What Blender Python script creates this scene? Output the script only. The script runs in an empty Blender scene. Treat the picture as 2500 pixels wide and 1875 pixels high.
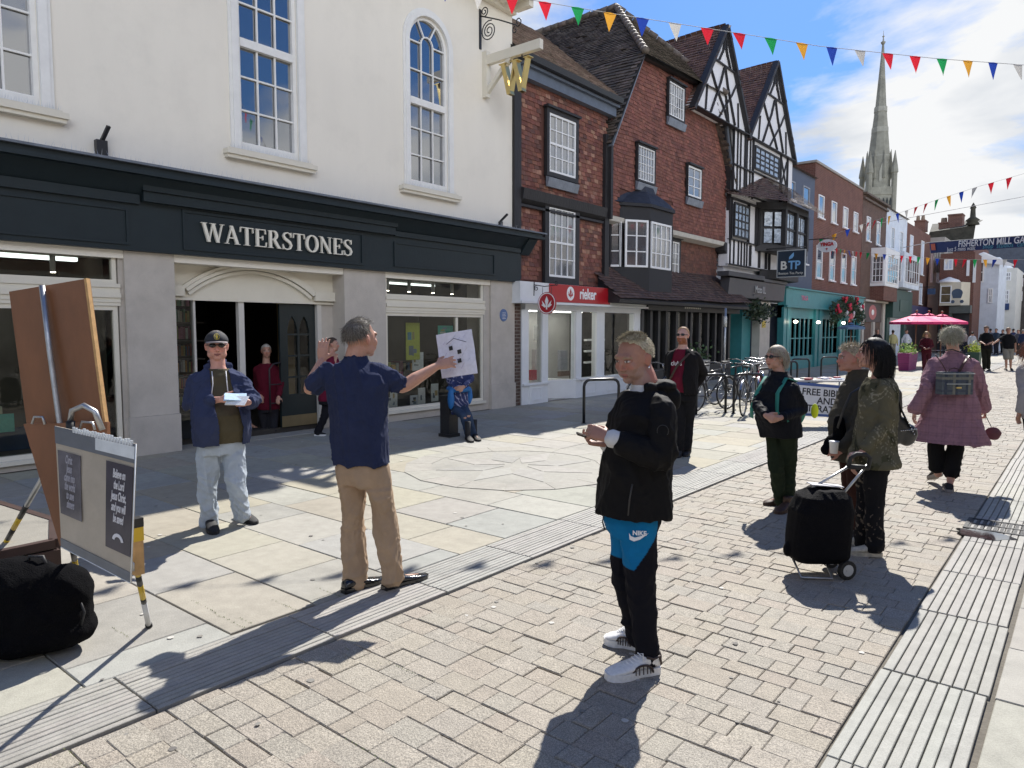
import bpy, bmesh, math, random
import numpy as np
from mathutils import Vector, Matrix, Euler
random.seed(7); RNG=np.random.default_rng(7)
R=math.radians
sc=bpy.context.scene; COL=sc.collection
# ---------------- camera
PITCH=R(4.389); YAW=R(39.248); CH=1.68
cam=bpy.data.cameras.new('camera'); co=bpy.data.objects.new('camera',cam); COL.objects.link(co)
co.location=(0,0,CH); co.rotation_euler=(math.pi/2-PITCH,0,YAW)
cam.sensor_width=36; cam.lens=24.955; cam.clip_start=.05; cam.clip_end=5000
sc.camera=co
# ---------------- sun and sky
SAZ=R(18); SEL=R(46)
sd=Vector((-math.sin(SAZ)*math.cos(SEL),math.cos(SAZ)*math.cos(SEL),math.sin(SEL)))
sl=bpy.data.lights.new('sun','SUN'); sl.energy=5.0; sl.angle=R(.55); sl.color=(1,.955,.88)
so=bpy.data.objects.new('sun',sl); COL.objects.link(so); so.rotation_euler=sd.to_track_quat('Z','Y').to_euler(); so.location=(0,0,30)
w=bpy.data.worlds.new('World'); sc.world=w; w.use_nodes=True
nt=w.node_tree; N=nt.nodes; L=nt.links; N.clear()
sky=N.new('ShaderNodeTexSky'); sky.sky_type='NISHITA'; sky.sun_disc=False; sky.sun_elevation=SEL; sky.sun_rotation=-SAZ
sky.air_density=1.3; sky.dust_density=.6; sky.ozone_density=2.2
tc=N.new('ShaderNodeTexCoord'); mp=N.new('ShaderNodeMapping'); mp.inputs['Location'].default_value=(5.3,2.1,1.0)
sep=N.new('ShaderNodeSeparateXYZ'); L.new(tc.outputs['Generated'],sep.inputs[0])
# project the view direction on a cloud layer: (x,y)/(z+.12)
def mth(op,a,b=None,c=None):
    m=N.new('ShaderNodeMath'); m.operation=op
    for i,v in enumerate((a,b,c)):
        if v is None: continue
        if isinstance(v,(int,float)): m.inputs[i].default_value=v
        else: L.new(v,m.inputs[i])
    return m.outputs[0]
za=mth('ADD',sep.outputs[2],.16)
cx=mth('DIVIDE',sep.outputs[0],za); cy=mth('DIVIDE',sep.outputs[1],za)
cmb=N.new('ShaderNodeCombineXYZ'); L.new(cx,cmb.inputs[0]); L.new(cy,cmb.inputs[1])
L.new(cmb.outputs[0],mp.inputs[0])
def noise(sc_,det,rough,dist,vec):
    n=N.new('ShaderNodeTexNoise'); n.inputs['Scale'].default_value=sc_; n.inputs['Detail'].default_value=det; n.inputs['Roughness'].default_value=rough; n.inputs['Distortion'].default_value=dist
    L.new(vec,n.inputs['Vector']); return n.outputs['Fac']
n1=noise(.85,9,.56,.25,mp.outputs[0]); n2=noise(2.6,7,.6,.3,mp.outputs[0])
# a clear patch of blue over the gables, cloud banks towards the spire
def lobe(d,p):
    v=Vector(d).normalized(); vm=N.new('ShaderNodeVectorMath'); vm.operation='DOT_PRODUCT'; L.new(tc.outputs['Generated'],vm.inputs[0]); vm.inputs[1].default_value=v
    return mth('POWER',mth('MAXIMUM',vm.outputs['Value'],0),p)
blue=lobe((-.31,.86,.41),45); white=lobe((-.13,.94,.27),45); blue2=lobe((.04,.90,.42),260)
s=mth('ADD',n1,mth('MULTIPLY',n2,.22)); s=mth('SUBTRACT',s,mth('MULTIPLY',blue,.20)); s=mth('ADD',s,mth('MULTIPLY',white,.13)); s=mth('SUBTRACT',s,mth('MULTIPLY',blue2,.15)); s=mth('SUBTRACT',s,mth('MULTIPLY',mth('POWER',mth('MAXIMUM',sep.outputs[2],0),2),.22))
ramp=N.new('ShaderNodeValToRGB'); ramp.color_ramp.elements[0].position=.525; ramp.color_ramp.elements[1].position=.64; L.new(s,ramp.inputs[0])
# shaded undersides
n3=noise(1.7,5,.5,.2,mp.outputs[0])
cr=N.new('ShaderNodeValToRGB'); e=cr.color_ramp.elements; e[0].position=.33; e[0].color=(.55,.61,.70,1); e[1].position=.58; e[1].color=(.98,.99,1,1); L.new(n3,cr.inputs[0])
SKY=.15
b1=N.new('ShaderNodeVectorMath'); b1.operation='SCALE'; b1.inputs['Scale'].default_value=SKY*.80; L.new(sky.outputs[0],b1.inputs[0])
b2=N.new('ShaderNodeVectorMath'); b2.operation='SCALE'; b2.inputs['Scale'].default_value=.62; L.new(cr.outputs[0],b2.inputs[0])
tn=N.new('ShaderNodeVectorMath'); tn.operation='MULTIPLY'; tn.inputs[1].default_value=(.24,.40,.66); L.new(b1.outputs[0],tn.inputs[0])
mx=N.new('ShaderNodeMix'); mx.data_type='RGBA'; L.new(ramp.outputs[0],mx.inputs[0]); L.new(tn.outputs[0],mx.inputs[6]); L.new(b2.outputs[0],mx.inputs[7])
# added bright lobe in the unseen sky, put there to light the shaded facades
fill_lobe=mth('MULTIPLY',lobe((.82,-.50,.27),14),3.2)
bs=N.new('ShaderNodeVectorMath'); bs.operation='SCALE'; L.new(cr.outputs[0],bs.inputs[0]); L.new(fill_lobe,bs.inputs['Scale'])
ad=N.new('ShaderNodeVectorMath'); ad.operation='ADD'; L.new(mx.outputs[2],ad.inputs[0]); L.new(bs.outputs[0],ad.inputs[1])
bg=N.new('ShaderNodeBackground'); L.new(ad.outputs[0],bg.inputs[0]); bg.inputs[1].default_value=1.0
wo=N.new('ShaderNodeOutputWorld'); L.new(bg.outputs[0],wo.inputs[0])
sc.view_settings.view_transform='Standard'; sc.view_settings.look='None'; sc.view_settings.gamma=1; sc.view_settings.exposure=.63
try: sc.view_settings.use_curve_mapping=False
except Exception: pass
# ---------------- ray helpers (turn a photo pixel, 2500 wide, into a point on the ground / a facade plane)
_f=1733.;_fw=Vector((-math.sin(YAW)*math.cos(PITCH),math.cos(YAW)*math.cos(PITCH),-math.sin(PITCH))); _rt=Vector((math.cos(YAW),math.sin(YAW),0)); _up=_rt.cross(_fw)
def _ray(px,py): return _fw*_f+_rt*(px-1250)+_up*(937.5-py)
def G(px,py,z=0):
    d=_ray(px,py); return Vector((0,0,CH))+d*((z-CH)/d.z)
def FX(px,py,X):
    d=_ray(px,py); return Vector((0,0,CH))+d*(X/d.x)
def FY(px,py,Y):
    d=_ray(px,py); return Vector((0,0,CH))+d*(Y/d.y)
# ---------------- materials
MATS={}
def M(name,col=(.5,.5,.5),rough=.7,var=.12,vs=5,bump=0,bs=60,metal=0,attr=False,spec=.5,stretch=(1,1,1),alpha=1,dist=.02,emit=0,spots=0,sheen=0,dirt=0,coat=0):
    if name in MATS: return MATS[name]
    m=bpy.data.materials.new(name); m.use_nodes=True; nt=m.node_tree; N=nt.nodes; L=nt.links
    b=N['Principled BSDF']; b.inputs['Roughness'].default_value=rough; b.inputs['Metallic'].default_value=metal; b.inputs['Specular IOR Level'].default_value=spec
    if sheen: b.inputs['Sheen Weight'].default_value=sheen; b.inputs['Sheen Roughness'].default_value=.4
    if coat: b.inputs['Coat Weight'].default_value=coat
    tc=N.new('ShaderNodeTexCoord'); mp=N.new('ShaderNodeMapping'); mp.inputs['Scale'].default_value=stretch; L.new(tc.outputs['Object'],mp.inputs[0])
    if attr:
        a=N.new('ShaderNodeAttribute'); a.attribute_name='Col'; src=a.outputs['Color']
    else:
        r=N.new('ShaderNodeRGB'); r.outputs[0].default_value=(*col,1); src=r.outputs[0]
    if var:
        n=N.new('ShaderNodeTexNoise'); n.inputs['Scale'].default_value=vs; n.inputs['Detail'].default_value=8; n.inputs['Roughness'].default_value=.62; L.new(mp.outputs[0],n.inputs['Vector'])
        mr=N.new('ShaderNodeMapRange'); mr.inputs[1].default_value=.3; mr.inputs[2].default_value=.7; mr.inputs[3].default_value=1-var; mr.inputs[4].default_value=1+var; L.new(n.outputs['Fac'],mr.inputs[0])
        vm=N.new('ShaderNodeVectorMath'); vm.operation='SCALE'; L.new(src,vm.inputs[0]); L.new(mr.outputs[0],vm.inputs['Scale']); src=vm.outputs[0]
    if dirt:
        n=N.new('ShaderNodeTexNoise'); n.inputs['Scale'].default_value=1.1; n.inputs['Detail'].default_value=10; n.inputs['Roughness'].default_value=.7; L.new(tc.outputs['Object'],n.inputs['Vector'])
        mr=N.new('ShaderNodeMapRange'); mr.inputs[1].default_value=.5; mr.inputs[2].default_value=.72; mr.inputs[3].default_value=1; mr.inputs[4].default_value=1-dirt; L.new(n.outputs['Fac'],mr.inputs[0])
        vm=N.new('ShaderNodeVectorMath'); vm.operation='SCALE'; L.new(src,vm.inputs[0]); L.new(mr.outputs[0],vm.inputs['Scale']); src=vm.outputs[0]
    if spots:
        n=N.new('ShaderNodeTexNoise'); n.inputs['Scale'].default_value=190; n.inputs['Detail'].default_value=2; L.new(tc.outputs['Object'],n.inputs['Vector'])
        mr=N.new('ShaderNodeMapRange'); mr.inputs[1].default_value=.35; mr.inputs[2].default_value=.65; mr.inputs[3].default_value=1-spots; mr.inputs[4].default_value=1+spots; L.new(n.outputs['Fac'],mr.inputs[0])
        vm=N.new('ShaderNodeVectorMath'); vm.operation='SCALE'; L.new(src,vm.inputs[0]); L.new(mr.outputs[0],vm.inputs['Scale']); src=vm.outputs[0]
    L.new(src,b.inputs['Base Color'])
    if bump:
        n=N.new('ShaderNodeTexNoise'); n.inputs['Scale'].default_value=bs; n.inputs['Detail'].default_value=6; L.new(mp.outputs[0],n.inputs['Vector'])
        bu=N.new('ShaderNodeBump'); bu.inputs['Strength'].default_value=bump; bu.inputs['Distance'].default_value=dist; L.new(n.outputs['Fac'],bu.inputs['Height']); L.new(bu.outputs[0],b.inputs['Normal'])
    if emit:
        b.inputs['Emission Color'].default_value=(*col,1); b.inputs['Emission Strength'].default_value=emit
    if alpha<1: b.inputs['Alpha'].default_value=alpha
    MATS[name]=m; return m
def glass(name='glass',tint=(.8,.85,.85),refl=1.55,rough=.01):
    if name in MATS: return MATS[name]
    m=bpy.data.materials.new(name); m.use_nodes=True; nt=m.node_tree; N=nt.nodes; L=nt.links; N.clear()
    o=N.new('ShaderNodeOutputMaterial'); mx=N.new('ShaderNodeMixShader'); t=N.new('ShaderNodeBsdfTransparent'); t.inputs[0].default_value=(*tint,1); g=N.new('ShaderNodeBsdfGlossy'); g.inputs['Roughness'].default_value=rough
    f=N.new('ShaderNodeFresnel'); f.inputs[0].default_value=refl
    n=N.new('ShaderNodeTexNoise'); n.inputs['Scale'].default_value=1.2; tc=N.new('ShaderNodeTexCoord'); L.new(tc.outputs['Object'],n.inputs['Vector']); bu=N.new('ShaderNodeBump'); bu.inputs['Strength'].default_value=.12; bu.inputs['Distance'].default_value=.03; L.new(n.outputs['Fac'],bu.inputs['Height']); L.new(bu.outputs[0],g.inputs['Normal'])
    L.new(f.outputs[0],mx.inputs[0]); L.new(t.outputs[0],mx.inputs[1]); L.new(g.outputs[0],mx.inputs[2]); L.new(mx.outputs[0],o.inputs[0])
    MATS[name]=m; return m
def brickmat(name,c1,c2,mortar,scale=1,axis='yz',bw=.225,bh=.075,var=.25):
    if name in MATS: return MATS[name]
    m=bpy.data.materials.new(name); m.use_nodes=True; nt=m.node_tree; N=nt.nodes; L=nt.links; b=N['Principled BSDF']; b.inputs['Roughness'].default_value=.85
    tc=N.new('ShaderNodeTexCoord'); sp=N.new('ShaderNodeSeparateXYZ'); cb=N.new('ShaderNodeCombineXYZ'); L.new(tc.outputs['Object'],sp.inputs[0])
    ad=N.new('ShaderNodeMath'); ad.operation='ADD'; L.new(sp.outputs[0],ad.inputs[0]); L.new(sp.outputs[1],ad.inputs[1]); L.new(ad.outputs[0],cb.inputs[0]); L.new(sp.outputs[2],cb.inputs[1])
    br=N.new('ShaderNodeTexBrick'); br.inputs['Color1'].default_value=(*c1,1); br.inputs['Color2'].default_value=(*c2,1); br.inputs['Mortar'].default_value=(*mortar,1)
    br.inputs['Scale'].default_value=scale; br.inputs['Mortar Size'].default_value=.008; br.inputs['Brick Width'].default_value=bw; br.inputs['Row Height'].default_value=bh; L.new(cb.outputs[0],br.inputs['Vector'])
    n=N.new('ShaderNodeTexNoise'); n.inputs['Scale'].default_value=2.5; n.inputs['Detail'].default_value=8; n.inputs['Roughness'].default_value=.7; L.new(tc.outputs['Object'],n.inputs['Vector'])
    mr=N.new('ShaderNodeMapRange'); mr.inputs[1].default_value=.3; mr.inputs[2].default_value=.7; mr.inputs[3].default_value=1-var; mr.inputs[4].default_value=1+var; L.new(n.outputs['Fac'],mr.inputs[0])
    vm=N.new('ShaderNodeVectorMath'); vm.operation='SCALE'; L.new(br.outputs['Color'],vm.inputs[0]); L.new(mr.outputs[0],vm.inputs['Scale']); L.new(vm.outputs[0],b.inputs['Base Color'])
    bu=N.new('ShaderNodeBump'); bu.inputs['Strength'].default_value=.6; bu.inputs['Distance'].default_value=.01; bu.invert=True; L.new(br.outputs['Fac'],bu.inputs['Height']); L.new(bu.outputs[0],b.inputs['Normal'])
    MATS[name]=m; return m
# ---------------- mesh builder
def tag(o,label=None,cat=None,group=None,kind=None):
    if label: o['label']=label
    if cat: o['category']=cat
    if group: o['group']=group
    if kind: o['kind']=kind
    return o
def thing(name,label,cat,loc=(0,0,0),rz=0,group=None):
    o=bpy.data.objects.new(name,None); COL.objects.link(o); o.location=loc; o.rotation_euler=(0,0,rz); o.empty_display_size=.2
    return tag(o,label,cat,group)
class MB:
    def __init__(s): s.v=[]; s.f=[]; s.c=[]; s.col=None; s.mi=[]; s.m=0; s.sm=[]; s.smooth=False
    def add(s,vs,fs,col=None,smooth=None):
        n=len(s.v); s.v.extend([tuple(p) for p in vs]); c=col or s.col or (1,1,1)
        sm=s.smooth if smooth is None else smooth
        for f in fs: s.f.append(tuple(i+n for i in f)); s.c.append(c); s.mi.append(s.m); s.sm.append(sm)
        return s
    def box(s,x0,x1,y0,y1,z0,z1,col=None,M_=None):
        if x0>x1: x0,x1=x1,x0
        if y0>y1: y0,y1=y1,y0
        if z0>z1: z0,z1=z1,z0
        vs=[(x0,y0,z0),(x1,y0,z0),(x1,y1,z0),(x0,y1,z0),(x0,y0,z1),(x1,y0,z1),(x1,y1,z1),(x0,y1,z1)]
        if M_ is not None: vs=[tuple(M_@Vector(v)) for v in vs]
        return s.add(vs,[(0,3,2,1),(4,5,6,7),(0,1,5,4),(1,2,6,5),(2,3,7,6),(3,0,4,7)],col)
    def quad(s,a,b,c,d,col=None): return s.add([a,b,c,d],[(0,1,2,3)],col)
    def prism(s,poly,d,col=None):      # poly: list of 3D points, d: extrusion vector
        n=len(poly); P=[Vector(p) for p in poly]; d=Vector(d)
        nr=Vector((0,0,0))
        for i in range(n): nr+=P[i].cross(P[(i+1)%n])
        if nr.dot(d)>0: P=P[::-1]
        vs=P+[p+d for p in P]
        return s.add(vs,[tuple(range(n)),tuple(range(2*n-1,n-1,-1))]+[(i,i+n,(i+1)%n+n,(i+1)%n) for i in range(n)],col)
    def bar(s,a,b,wd,th=None,upv=(0,0,1),col=None):   # rectangular bar between two points
        a=Vector(a);b=Vector(b);d=(b-a).normalized();u=Vector(upv)
        if abs(d.dot(u))>.98: u=Vector((1,0,0))
        x=d.cross(u).normalized();y=x.cross(d).normalized(); th=th or wd
        q=[x*wd/2+y*th/2,x*-wd/2+y*th/2,x*-wd/2-y*th/2,x*wd/2-y*th/2]
        return s.prism([a+p for p in q],b-a,col)
    def tube(s,pts,r,n=8,col=None,caps=True,flat=None,smooth=True):
        P=[Vector(p) for p in pts]; m=len(P); rr=r if isinstance(r,(list,tuple)) else [r]*m
        t0=(P[1]-P[0]).normalized(); u=Vector((0,0,1)) if abs(t0.z)<.9 else Vector((1,0,0)); x=t0.cross(u).normalized()
        vs=[];fs=[]
        for i in range(m):
            t=(P[min(i+1,m-1)]-P[max(i-1,0)]).normalized(); x=(x-t*x.dot(t)); x=x.normalized() if x.length>1e-6 else t.orthogonal().normalized(); y=t.cross(x)
            for k in range(n):
                a=2*math.pi*k/n; ri=rr[i]; ra,rb=(ri if isinstance(ri,(tuple,list)) else (ri,ri)); vs.append(P[i]+x*math.cos(a)*ra+y*math.sin(a)*rb)
        for i in range(m-1):
            for k in range(n): fs.append((i*n+k,i*n+(k+1)%n,(i+1)*n+(k+1)%n,(i+1)*n+k))
        if caps: fs+= [tuple(range(n-1,-1,-1)),tuple(range((m-1)*n,m*n))]
        return s.add(vs,fs,col,smooth)
    def ell(s,c,r,n=16,m=10,rot=None,col=None):
        c=Vector(c); r=(r,r,r) if isinstance(r,(int,float)) else r; vs=[];fs=[]
        def T(p):
            p=Vector((p[0]*r[0],p[1]*r[1],p[2]*r[2])); return c+(rot@p if rot is not None else p)
        vs.append(T((0,0,1)))
        for j in range(1,m):
            a=math.pi*j/m
            for k in range(n): b=2*math.pi*k/n; vs.append(T((math.sin(a)*math.cos(b),math.sin(a)*math.sin(b),math.cos(a))))
        vs.append(T((0,0,-1)))
        for k in range(n): fs.append((0,1+k,1+(k+1)%n))
        for j in range(m-2):
            for k in range(n): a=1+j*n; fs.append((a+k,a+n+k,a+n+(k+1)%n,a+(k+1)%n))
        a=1+(m-2)*n
        for k in range(n): fs.append((a+k,len(vs)-1,a+(k+1)%n))
        return s.add(vs,fs,col,True)
    def lathe(s,c,prof,n=20,col=None,smooth=True):
        c=Vector(c); vs=[];fs=[]
        for r,z in prof:
            for k in range(n): a=2*math.pi*k/n; vs.append(c+Vector((r*math.cos(a),r*math.sin(a),z)))
        for i in range(len(prof)-1):
            for k in range(n): fs.append((i*n+k,i*n+(k+1)%n,(i+1)*n+(k+1)%n,(i+1)*n+k))
        fs+=[tuple(range(n-1,-1,-1)),tuple(range((len(prof)-1)*n,len(prof)*n))]
        return s.add(vs,fs,col,smooth)
    def loft(s,rings,col=None,caps=True,smooth=True):
        n=len(rings[0]); vs=[p for r in rings for p in r]; fs=[]
        for i in range(len(rings)-1):
            for k in range(n): fs.append((i*n+k,i*n+(k+1)%n,(i+1)*n+(k+1)%n,(i+1)*n+k))
        if caps: fs+=[tuple(range(n-1,-1,-1)),tuple(range((len(rings)-1)*n,len(rings)*n))]
        return s.add(vs,fs,col,smooth)
    def build(s,name,mat,parent=None,mats=None,fix=False,loc=None):
        me=bpy.data.meshes.new(name); me.from_pydata([tuple(v) for v in s.v],[],s.f)
        for m in ([mat] if mats is None else mats): me.materials.append(m)
        if mats: me.polygons.foreach_set('material_index',s.mi)
        me.polygons.foreach_set('use_smooth',s.sm)
        a=me.attributes.new('Col','FLOAT_COLOR','FACE'); a.data.foreach_set('color',np.array([(c[0],c[1],c[2],1.) for c in s.c],dtype=np.float32).ravel())
        if fix:
            bm=bmesh.new(); bm.from_mesh(me); bmesh.ops.recalc_face_normals(bm,faces=bm.faces); bm.to_mesh(me); bm.free()
        me.update()
        o=bpy.data.objects.new(name,me); COL.objects.link(o)
        if parent is not None: o.parent=parent
        if loc is not None: o.location=loc
        return o
def dup(o,parent=None,**k):
    c=o.copy(); COL.objects.link(c); c.parent=parent
    for ch in o.children: dup(ch,c)
    for a,b in k.items():
        if a in('label','group'): c[a]=b
        else: setattr(c,a,b)
    return c
def jit(c,a=.1):
    k=1+random.uniform(-a,a); return tuple(max(0,x*k*(1+random.uniform(-a,a)*.3)) for x in c)
def text(s,size,ext,name,mat,parent,loc,rx=math.pi/2,rz=math.pi/2,align='CENTER',sx=1,rot=None,bevel=0,shear=0,space=1,bold=0):
    cu=bpy.data.curves.new(name,'FONT'); cu.body=s; cu.size=size; cu.extrude=ext; cu.align_x=align; cu.align_y='CENTER'; cu.shear=shear; cu.space_character=space; cu.offset=bold; cu.resolution_u=4
    tmp=bpy.data.objects.new('tmp',cu); COL.objects.link(tmp); dg=bpy.context.evaluated_depsgraph_get(); me=bpy.data.meshes.new_from_object(tmp.evaluated_get(dg)); bpy.data.objects.remove(tmp); bpy.data.curves.remove(cu)
    me.materials.clear(); me.materials.append(mat); o=bpy.data.objects.new(name,me); COL.objects.link(o); o.parent=parent; o.location=loc
    o.rotation_euler=rot if rot is not None else (rx,0,rz); o.scale=(sx,1,1); return o
FACX=(math.pi/2,0,math.pi/2)   # text that lies on a wall facing +X
def tiles(mb,o,u,v,n,W,Hh,tw,th,cols,poly=None,holes=(),jt=.12,lift=.016,warp=0,drop=0):
    """rows of single tiles on the plane o+u*a+v*b, each tilted out at its foot"""
    o=Vector(o);u=Vector(u);v=Vector(v);n=Vector(n)
    rows=int(Hh/th)+1
    def inside(a,b):
        if poly is None: return True
        c=False; k=len(poly); j=k-1
        for i in range(k):
            if (poly[i][1]>b)!=(poly[j][1]>b) and a<(poly[j][0]-poly[i][0])*(b-poly[i][1])/(poly[j][1]-poly[i][1])+poly[i][0]: c=not c
            j=i
        return c
    V=[];Fc=[];C=[]
    for r in range(rows):
        b0=r*th; off=(r%2)*tw/2+random.uniform(-.02,.02)
        for k in range(-1,int(W/tw)+2):
            a0=k*tw+off; am=a0+tw/2; bm_=b0+th/2
            if a0<-.001-tw*.4 or a0+tw>W+tw*.4 or not inside(am,bm_): continue
            if any(h[0]<am<h[1] and h[2]<bm_<h[3] for h in holes): continue
            if drop and random.random()<drop: dz=.012
            else: dz=0
            wv=warp*math.sin(a0*1.7+r*.23)+warp*.6*math.sin(a0*.6+r*.5) if warp else 0
            j=random.uniform(-.006,.006); l=lift+random.uniform(-.005,.006)+dz; t=.012
            a1=a0+tw-.004; bb=b0+j+wv; bt=b0+th+.01+wv
            p=[o+u*a0+v*bb+n*l,o+u*a1+v*(bb+random.uniform(-.004,.004))+n*(l+random.uniform(-.003,.003)),o+u*a1+v*bt+n*.002,o+u*a0+v*bt+n*.002]
            q0=p[0]-n*t; q1=p[1]-n*t
            c=jit(random.choice(cols),jt); i=len(V); V+=[p[0],p[1],p[2],p[3],q0,q1]; Fc+=[(i,i+1,i+2,i+3),(i+4,i+5,i+1,i),(i+4,i,i+3),(i+5,i+2,i+1)]; C+=[c]*4
    s=len(mb.v); mb.v.extend(tuple(x) for x in V)
    for f,c in zip(Fc,C): mb.f.append(tuple(x+s for x in f)); mb.c.append(c); mb.mi.append(mb.m); mb.sm.append(False)
# ================= GROUND
mb=MB(); mb.box(-400,400,-300,1500,-.25,-.014); 
ground=mb.build('ground',M('joint_sand',(.14,.125,.10),.95,.2,3,.4,40)); tag(ground,kind='structure')
def slab(mb,x0,x1,y0,y1,z,g,b,col):   # one paving stone: top face with a small chamfer
    x0+=g;x1-=g;y0+=g;y1-=g
    if x1-x0<.03 or y1-y0<.03: return
    tz=random.uniform(-.0015,.0015)
    j=lambda:random.uniform(-.003,.003) if g>.003 else 0
    P=[(x0+j(),y0+j()),(x1+j(),y0+j()),(x1+j(),y1+j()),(x0+j(),y1+j())]
    t=[(P[0][0]+b,P[0][1]+b),(P[1][0]-b,P[1][1]+b),(P[2][0]-b,P[2][1]-b),(P[3][0]+b,P[3][1]-b)]
    vs=[(a,c,z+tz) for a,c in t]+[(a,c,z-b+tz) for a,c in P]+[(a,c,z-.03) for a,c in P]
    mb.add(vs,[(0,1,2,3),(4,5,1,0),(5,6,2,1),(6,7,3,2),(7,4,0,3),(8,9,5,4),(9,10,6,5),(10,11,7,6),(11,8,4,7)],col)
FLAG=[(.315,.29,.23),(.305,.295,.26),(.325,.305,.25),(.305,.30,.275),(.325,.295,.225),(.325,.312,.27),(.30,.29,.255)]
def flags(mb,X0,X1,Y0,Y1,rw=(.6,.9),lw=(.6,1.25),skip=None,g=.004,rect=None):
    y=Y0
    while y<Y1:
        h=random.uniform(*rw); x=X0-random.uniform(0,.6)
        while x<X1:
            l=random.uniform(*lw)
            if not (skip and skip(x+l/2,y+h/2)): slab(mb,max(x,X0),min(x+l,X1),y,y+h,random.uniform(-.001,.001),g,.004,jit(random.choice(FLAG),.07))
            x+=l
        y+=h
random.seed(3)
mb=MB(); MC=(-5.45,6.75)
flags(mb,-9.78,-3.60,-3,62,(.5,.75),(.55,1.05))
flags(mb,-11.6,-9.78,4.66,8.44,(.5,.7),(.6,.9))
flags(mb,-.27,6.2,-3,70,(.55,.8),(.6,1.0))
stone=M('flagstone',(1,1,1),.82,.10,9,.25,90,attr=True,spots=.10,dirt=.22,dist=.006)
fl=mb.build('pavement',stone); tag(fl,kind='structure')
# star set into the flags
mb=MB(); mb.add([(MC[0]+1.36*math.cos(2*math.pi*k/40),MC[1]+1.36*math.sin(2*math.pi*k/40),.0035) for k in range(40)],[tuple(range(40))],(.30,.29,.255))
for k in range(8):
    a=k*math.pi/4+.2; b=a+math.pi/8; c=a-math.pi/8
    for rr,dx,cl in ((1.02,0,(.44,.42,.38)),):
        p0=(MC[0]+.16*math.cos(a),MC[1]+.16*math.sin(a)); 
        tip=(MC[0]+rr*math.cos(a),MC[1]+rr*math.sin(a)); l=(MC[0]+.52*math.cos(b),MC[1]+.52*math.sin(b)); r=(MC[0]+.52*math.cos(c),MC[1]+.52*math.sin(c))
        mb.prism([(q[0]*.985+MC[0]*.015,q[1]*.985+MC[1]*.015,.003) for q in (p0,r,tip,l)],(0,0,.0045),jit((.30,.292,.265) if k%2 else (.325,.312,.28),.03))
n=16
for k in range(n):
    a=2*math.pi*(k+.006)/n+.2; b=2*math.pi*(k+.994)/n+.2
    mb.prism([(MC[0]+r_*math.cos(t),MC[1]+r_*math.sin(t),.003) for r_,t in ((1.06,a),(1.38,a),(1.38,b),(1.06,b))],(0,0,.0045),jit((.315,.30,.265),.04))
tag(mb.build('paving_star',stone),kind='structure')
# setts of the carriageway
random.seed(5); mb=MB()
SET=[(.285,.252,.203),(.292,.262,.214),(.275,.25,.208),(.295,.265,.22),(.28,.256,.215),(.285,.25,.205)]
y=.2
while y<46:
    h=random.choice((.115,.13,.14,.155,.175)) if y<25 else .3; x=-3.1-random.uniform(0,.1)
    while x<-.76:
        l=random.choice((.10,.12,.15,.18,.21,.25)); 
        if l>h*1.75: l=h*1.6
        x1=min(x+l,-.75); 
        if -.75-x1<.07: x1=-.75
        slab(mb,max(x,-3.1),x1,y+random.uniform(-.007,.005)+.014*math.sin(x*1.9+y*.7),y+h+.014*math.sin(x*1.9+y*.7)+random.uniform(-.005,.006),random.uniform(-.003,.003),.001,.004,jit(random.choice(SET),.025)); x=x1
        if x>=-.755: break
    y+=h
# setts fill the bay between the stands and the far end too
y=12.4
while y<24:
    h=.22;x=-6.2
    y+=h
sm=M('sett',(1,1,1),.78,.13,16,.7,70,attr=True,spots=.38,dirt=.10,dist=.008)
tag(mb.build('road',sm),kind='structure')
mb=MB()
y=46
while y<160:
    x=-8
    while x<6: slab(mb,x,x+.9,y,y+.6,0,.008,.004,jit((.40,.36,.30),.1)); x+=.9
    y+=.6
tag(mb.build('road',sm),kind='structure')
# ribbed drainage strips on both sides
def strip(x0,x1,n,Y0,Y1,seg):
    mb=MB(); y=Y0; p=(x1-x0)/n
    while y<Y1:
        sg=seg*random.uniform(.85,1.1); c=jit((.31,.30,.272),.05); dx=random.uniform(-.004,.004); gap=.006 if random.random()>.15 else .02
        for i in range(n):
            if i%1==0:
                X=x0+i*p+dx; slab(mb,X,X+p,y,y+sg,.006+random.uniform(-.0008,.0008),.0028,.003,jit(c,.03))
        y+=sg+gap*.5
    tag(mb.build('drainage_channel',M('channel_stone',(1,1,1),.75,.12,10,.3,80,attr=True,spots=.12,dist=.004,dirt=.25)),kind='structure')
strip(-3.585,-3.125,12,-.5,60,.95); strip(-.735,-.29,9,0,60,.95)
# damp patch with standing water by the drain, and the drain grate
mb=MB(); random.seed(2)
def blob(cx,cy,rx,ry,z,n=40,s=0):
    return [(cx+rx*math.cos(2*math.pi*k/n)*(1+.13*math.sin(3*2*math.pi*k/n+s)+.08*math.sin(7*2*math.pi*k/n+2*s)),cy+ry*math.sin(2*math.pi*k/n)*(1+.1*math.sin(5*2*math.pi*k/n+s)),z) for k in range(n)]
mb.add(blob(-.62,6.85,.20,.15,.0085,s=1),[tuple(range(40))])
wm=M('puddle_water',(.03,.03,.03),.04,.3,5,.08,9,spec=.9,coat=1); tag(mb.build('water',wm),kind='structure')
t=thing('drain_grate','cast iron drain grate with slots beside a puddle on the ribbed strip','drain grate',(-.56,7.2,.0))
mb=MB(); gx,gy=.22,.2
for x0,x1,y0,y1 in ((-gx,gx,-gy,-gy+.03),(-gx,gx,gy-.03,gy),(-gx,-gx+.03,-gy+.03,gy-.03),(gx-.03,gx,-gy+.03,gy-.03)): mb.box(x0,x1,y0,y1,0,.012)
iron=M('cast_iron',(.035,.035,.037),.6,.3,20,.4,90,metal=.1,spec=.3); mb.build('frame',iron,t)
mb=MB()
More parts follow.
